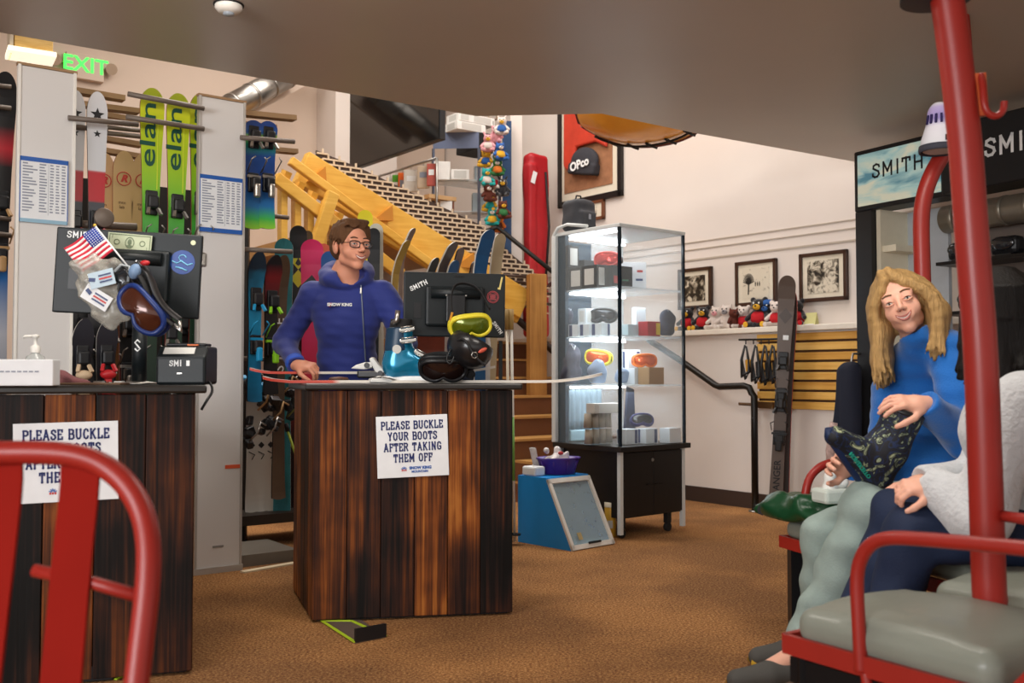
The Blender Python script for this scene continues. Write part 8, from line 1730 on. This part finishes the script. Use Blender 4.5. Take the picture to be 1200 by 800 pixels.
hy = Vector((-.93, .0, -.12)).normalized(); hz_ = Vector((.0, -.55, .83)); hx = hy.cross(hz_).normalized(); hz_ = hx.cross(hy)
hand(s, frame(wrN+hy*.01, -hx, hy, hz_) @ Matrix.Scale(.88, 4), (.7, .8, .5), .06, .6, .95); hy = Vector((-.93, -.1, -.15)).normalized(); hx = hy.cross(Z3).normalized(); hand(s, frame(wrF+hy*.01, hx, hy, hx.cross(hy)), (.4, .5, .3), .06, .5, .95)
b = s.mb(); features(b, s, HD, .6); b.build('body', [M_skin2, M_lip, M_tooth, M_browm, M_eyew, M_iris], root, world=True, fix=False)
M_fleece = mat('pale_grey_cream_fleece', 'C4C6C8', .95, var=.14, scale=26, bump=.7, bscale=70, sheen=.4)
s = SDF((1.15, 2.55, .46), (2.0, 3.42, 1.22), .0075)
s.path([tuple(nb+Vector((0, 0, -.03))), tuple(ch), tuple(pv+Vector((0, 0, .08))), tuple(pv+Vector((0, 0, -.04)))], [.085, .150, .165, .175], .06); s.cone(tuple(shN), tuple(shF), .075, k=.06)
s.path([tuple(shN), tuple(elN), tuple(wrN)], [.082, .078, .052], .03); s.path([tuple(shF), tuple(elF), tuple(wrF)], [.078, .07, .05], .03); s.cone(tuple(nb), tuple(nb+Vector((0, 0, .05))), .075, .065, .03)
s.noise(.006, 30, 9, (1, 1, .8)); s.cuff(wrN, elN, .062); s.cuff(wrF, elF, .062); s.half((0, 0, .505), (0, 0, -1))
fo_ = s.mb().build('fleece', M_fleece, root, world=True)
trousers('jeans', hips, kn, an, mat('navy_denim', '15233F', .8, var=.2, scale=9, bump=.2, bscale=150), root, (.100, .080, .066), seed=8, nz=.0065)
for a_, f_ in zip(an, ft): s = SDF((a_.x-.34, a_.y-.12, -.01), (a_.x+.12, a_.y+.12, .16), .008); s.path([(a_.x+.03, a_.y, .05), (f_.x+.05, f_.y, .05), (f_.x-.06, f_.y, .035)], [.046, .044, .036]); s.half((0, 0, .002), (0, 0, -1)); s.half((0, 0, .115), (0, 0, 1)); s.mb().build('shoe', mat('brown_suede_shoe', '4A3628', .85), root, world=True)
s = SDF((1.15, 2.6, .86), (1.85, 3.35, 1.44), .0055); s.M = HD; s.ell((0, -.030, .038), (.092, .106, .094)); s.ell((0, -.065, -.04), (.088, .070, .09), k=.03); s.ell((0, .10, -.01), (.056, .05, .075), k=.02, op='sub')
Wd = HD.inverted().to_3x3() @ Vector((0, 0, -1)); rs = np.random.RandomState(21)
for i in range(70):
    a = rs.uniform(-2.55, 2.55); cx_, cy_ = math.sin(a), -math.cos(a); p0 = Vector((.03*cx_, -.02+.03*cy_, .125)); p1 = Vector((.088*cx_, -.026+.100*cy_, .07)); p2 = Vector((.098*cx_, -.03+.108*cy_, -.01)); p3 = p2+Wd*.09+Vector((rs.uniform(-.012, .012), rs.uniform(-.01, .01), 0))
    p4 = p3+Wd*rs.uniform(.05, .13)+Vector((rs.uniform(-.03, .03), rs.uniform(-.02, .02), 0)); p5 = p4+Wd*.03+Vector((rs.uniform(-.02, .02), rs.uniform(-.02, .02), 0)); s.path([tuple(q) for q in (p0, p1, p2, p3, p4, p5)], [.011, .014, .014, .014, .013, .006], .008)
s.mb().build('hair', mat('espresso_hair', '0E0A08', .5, spec=.15, var=.3, scale=22, stretch=(3, 3, .4), bump=.4, bscale=90), root, world=True)
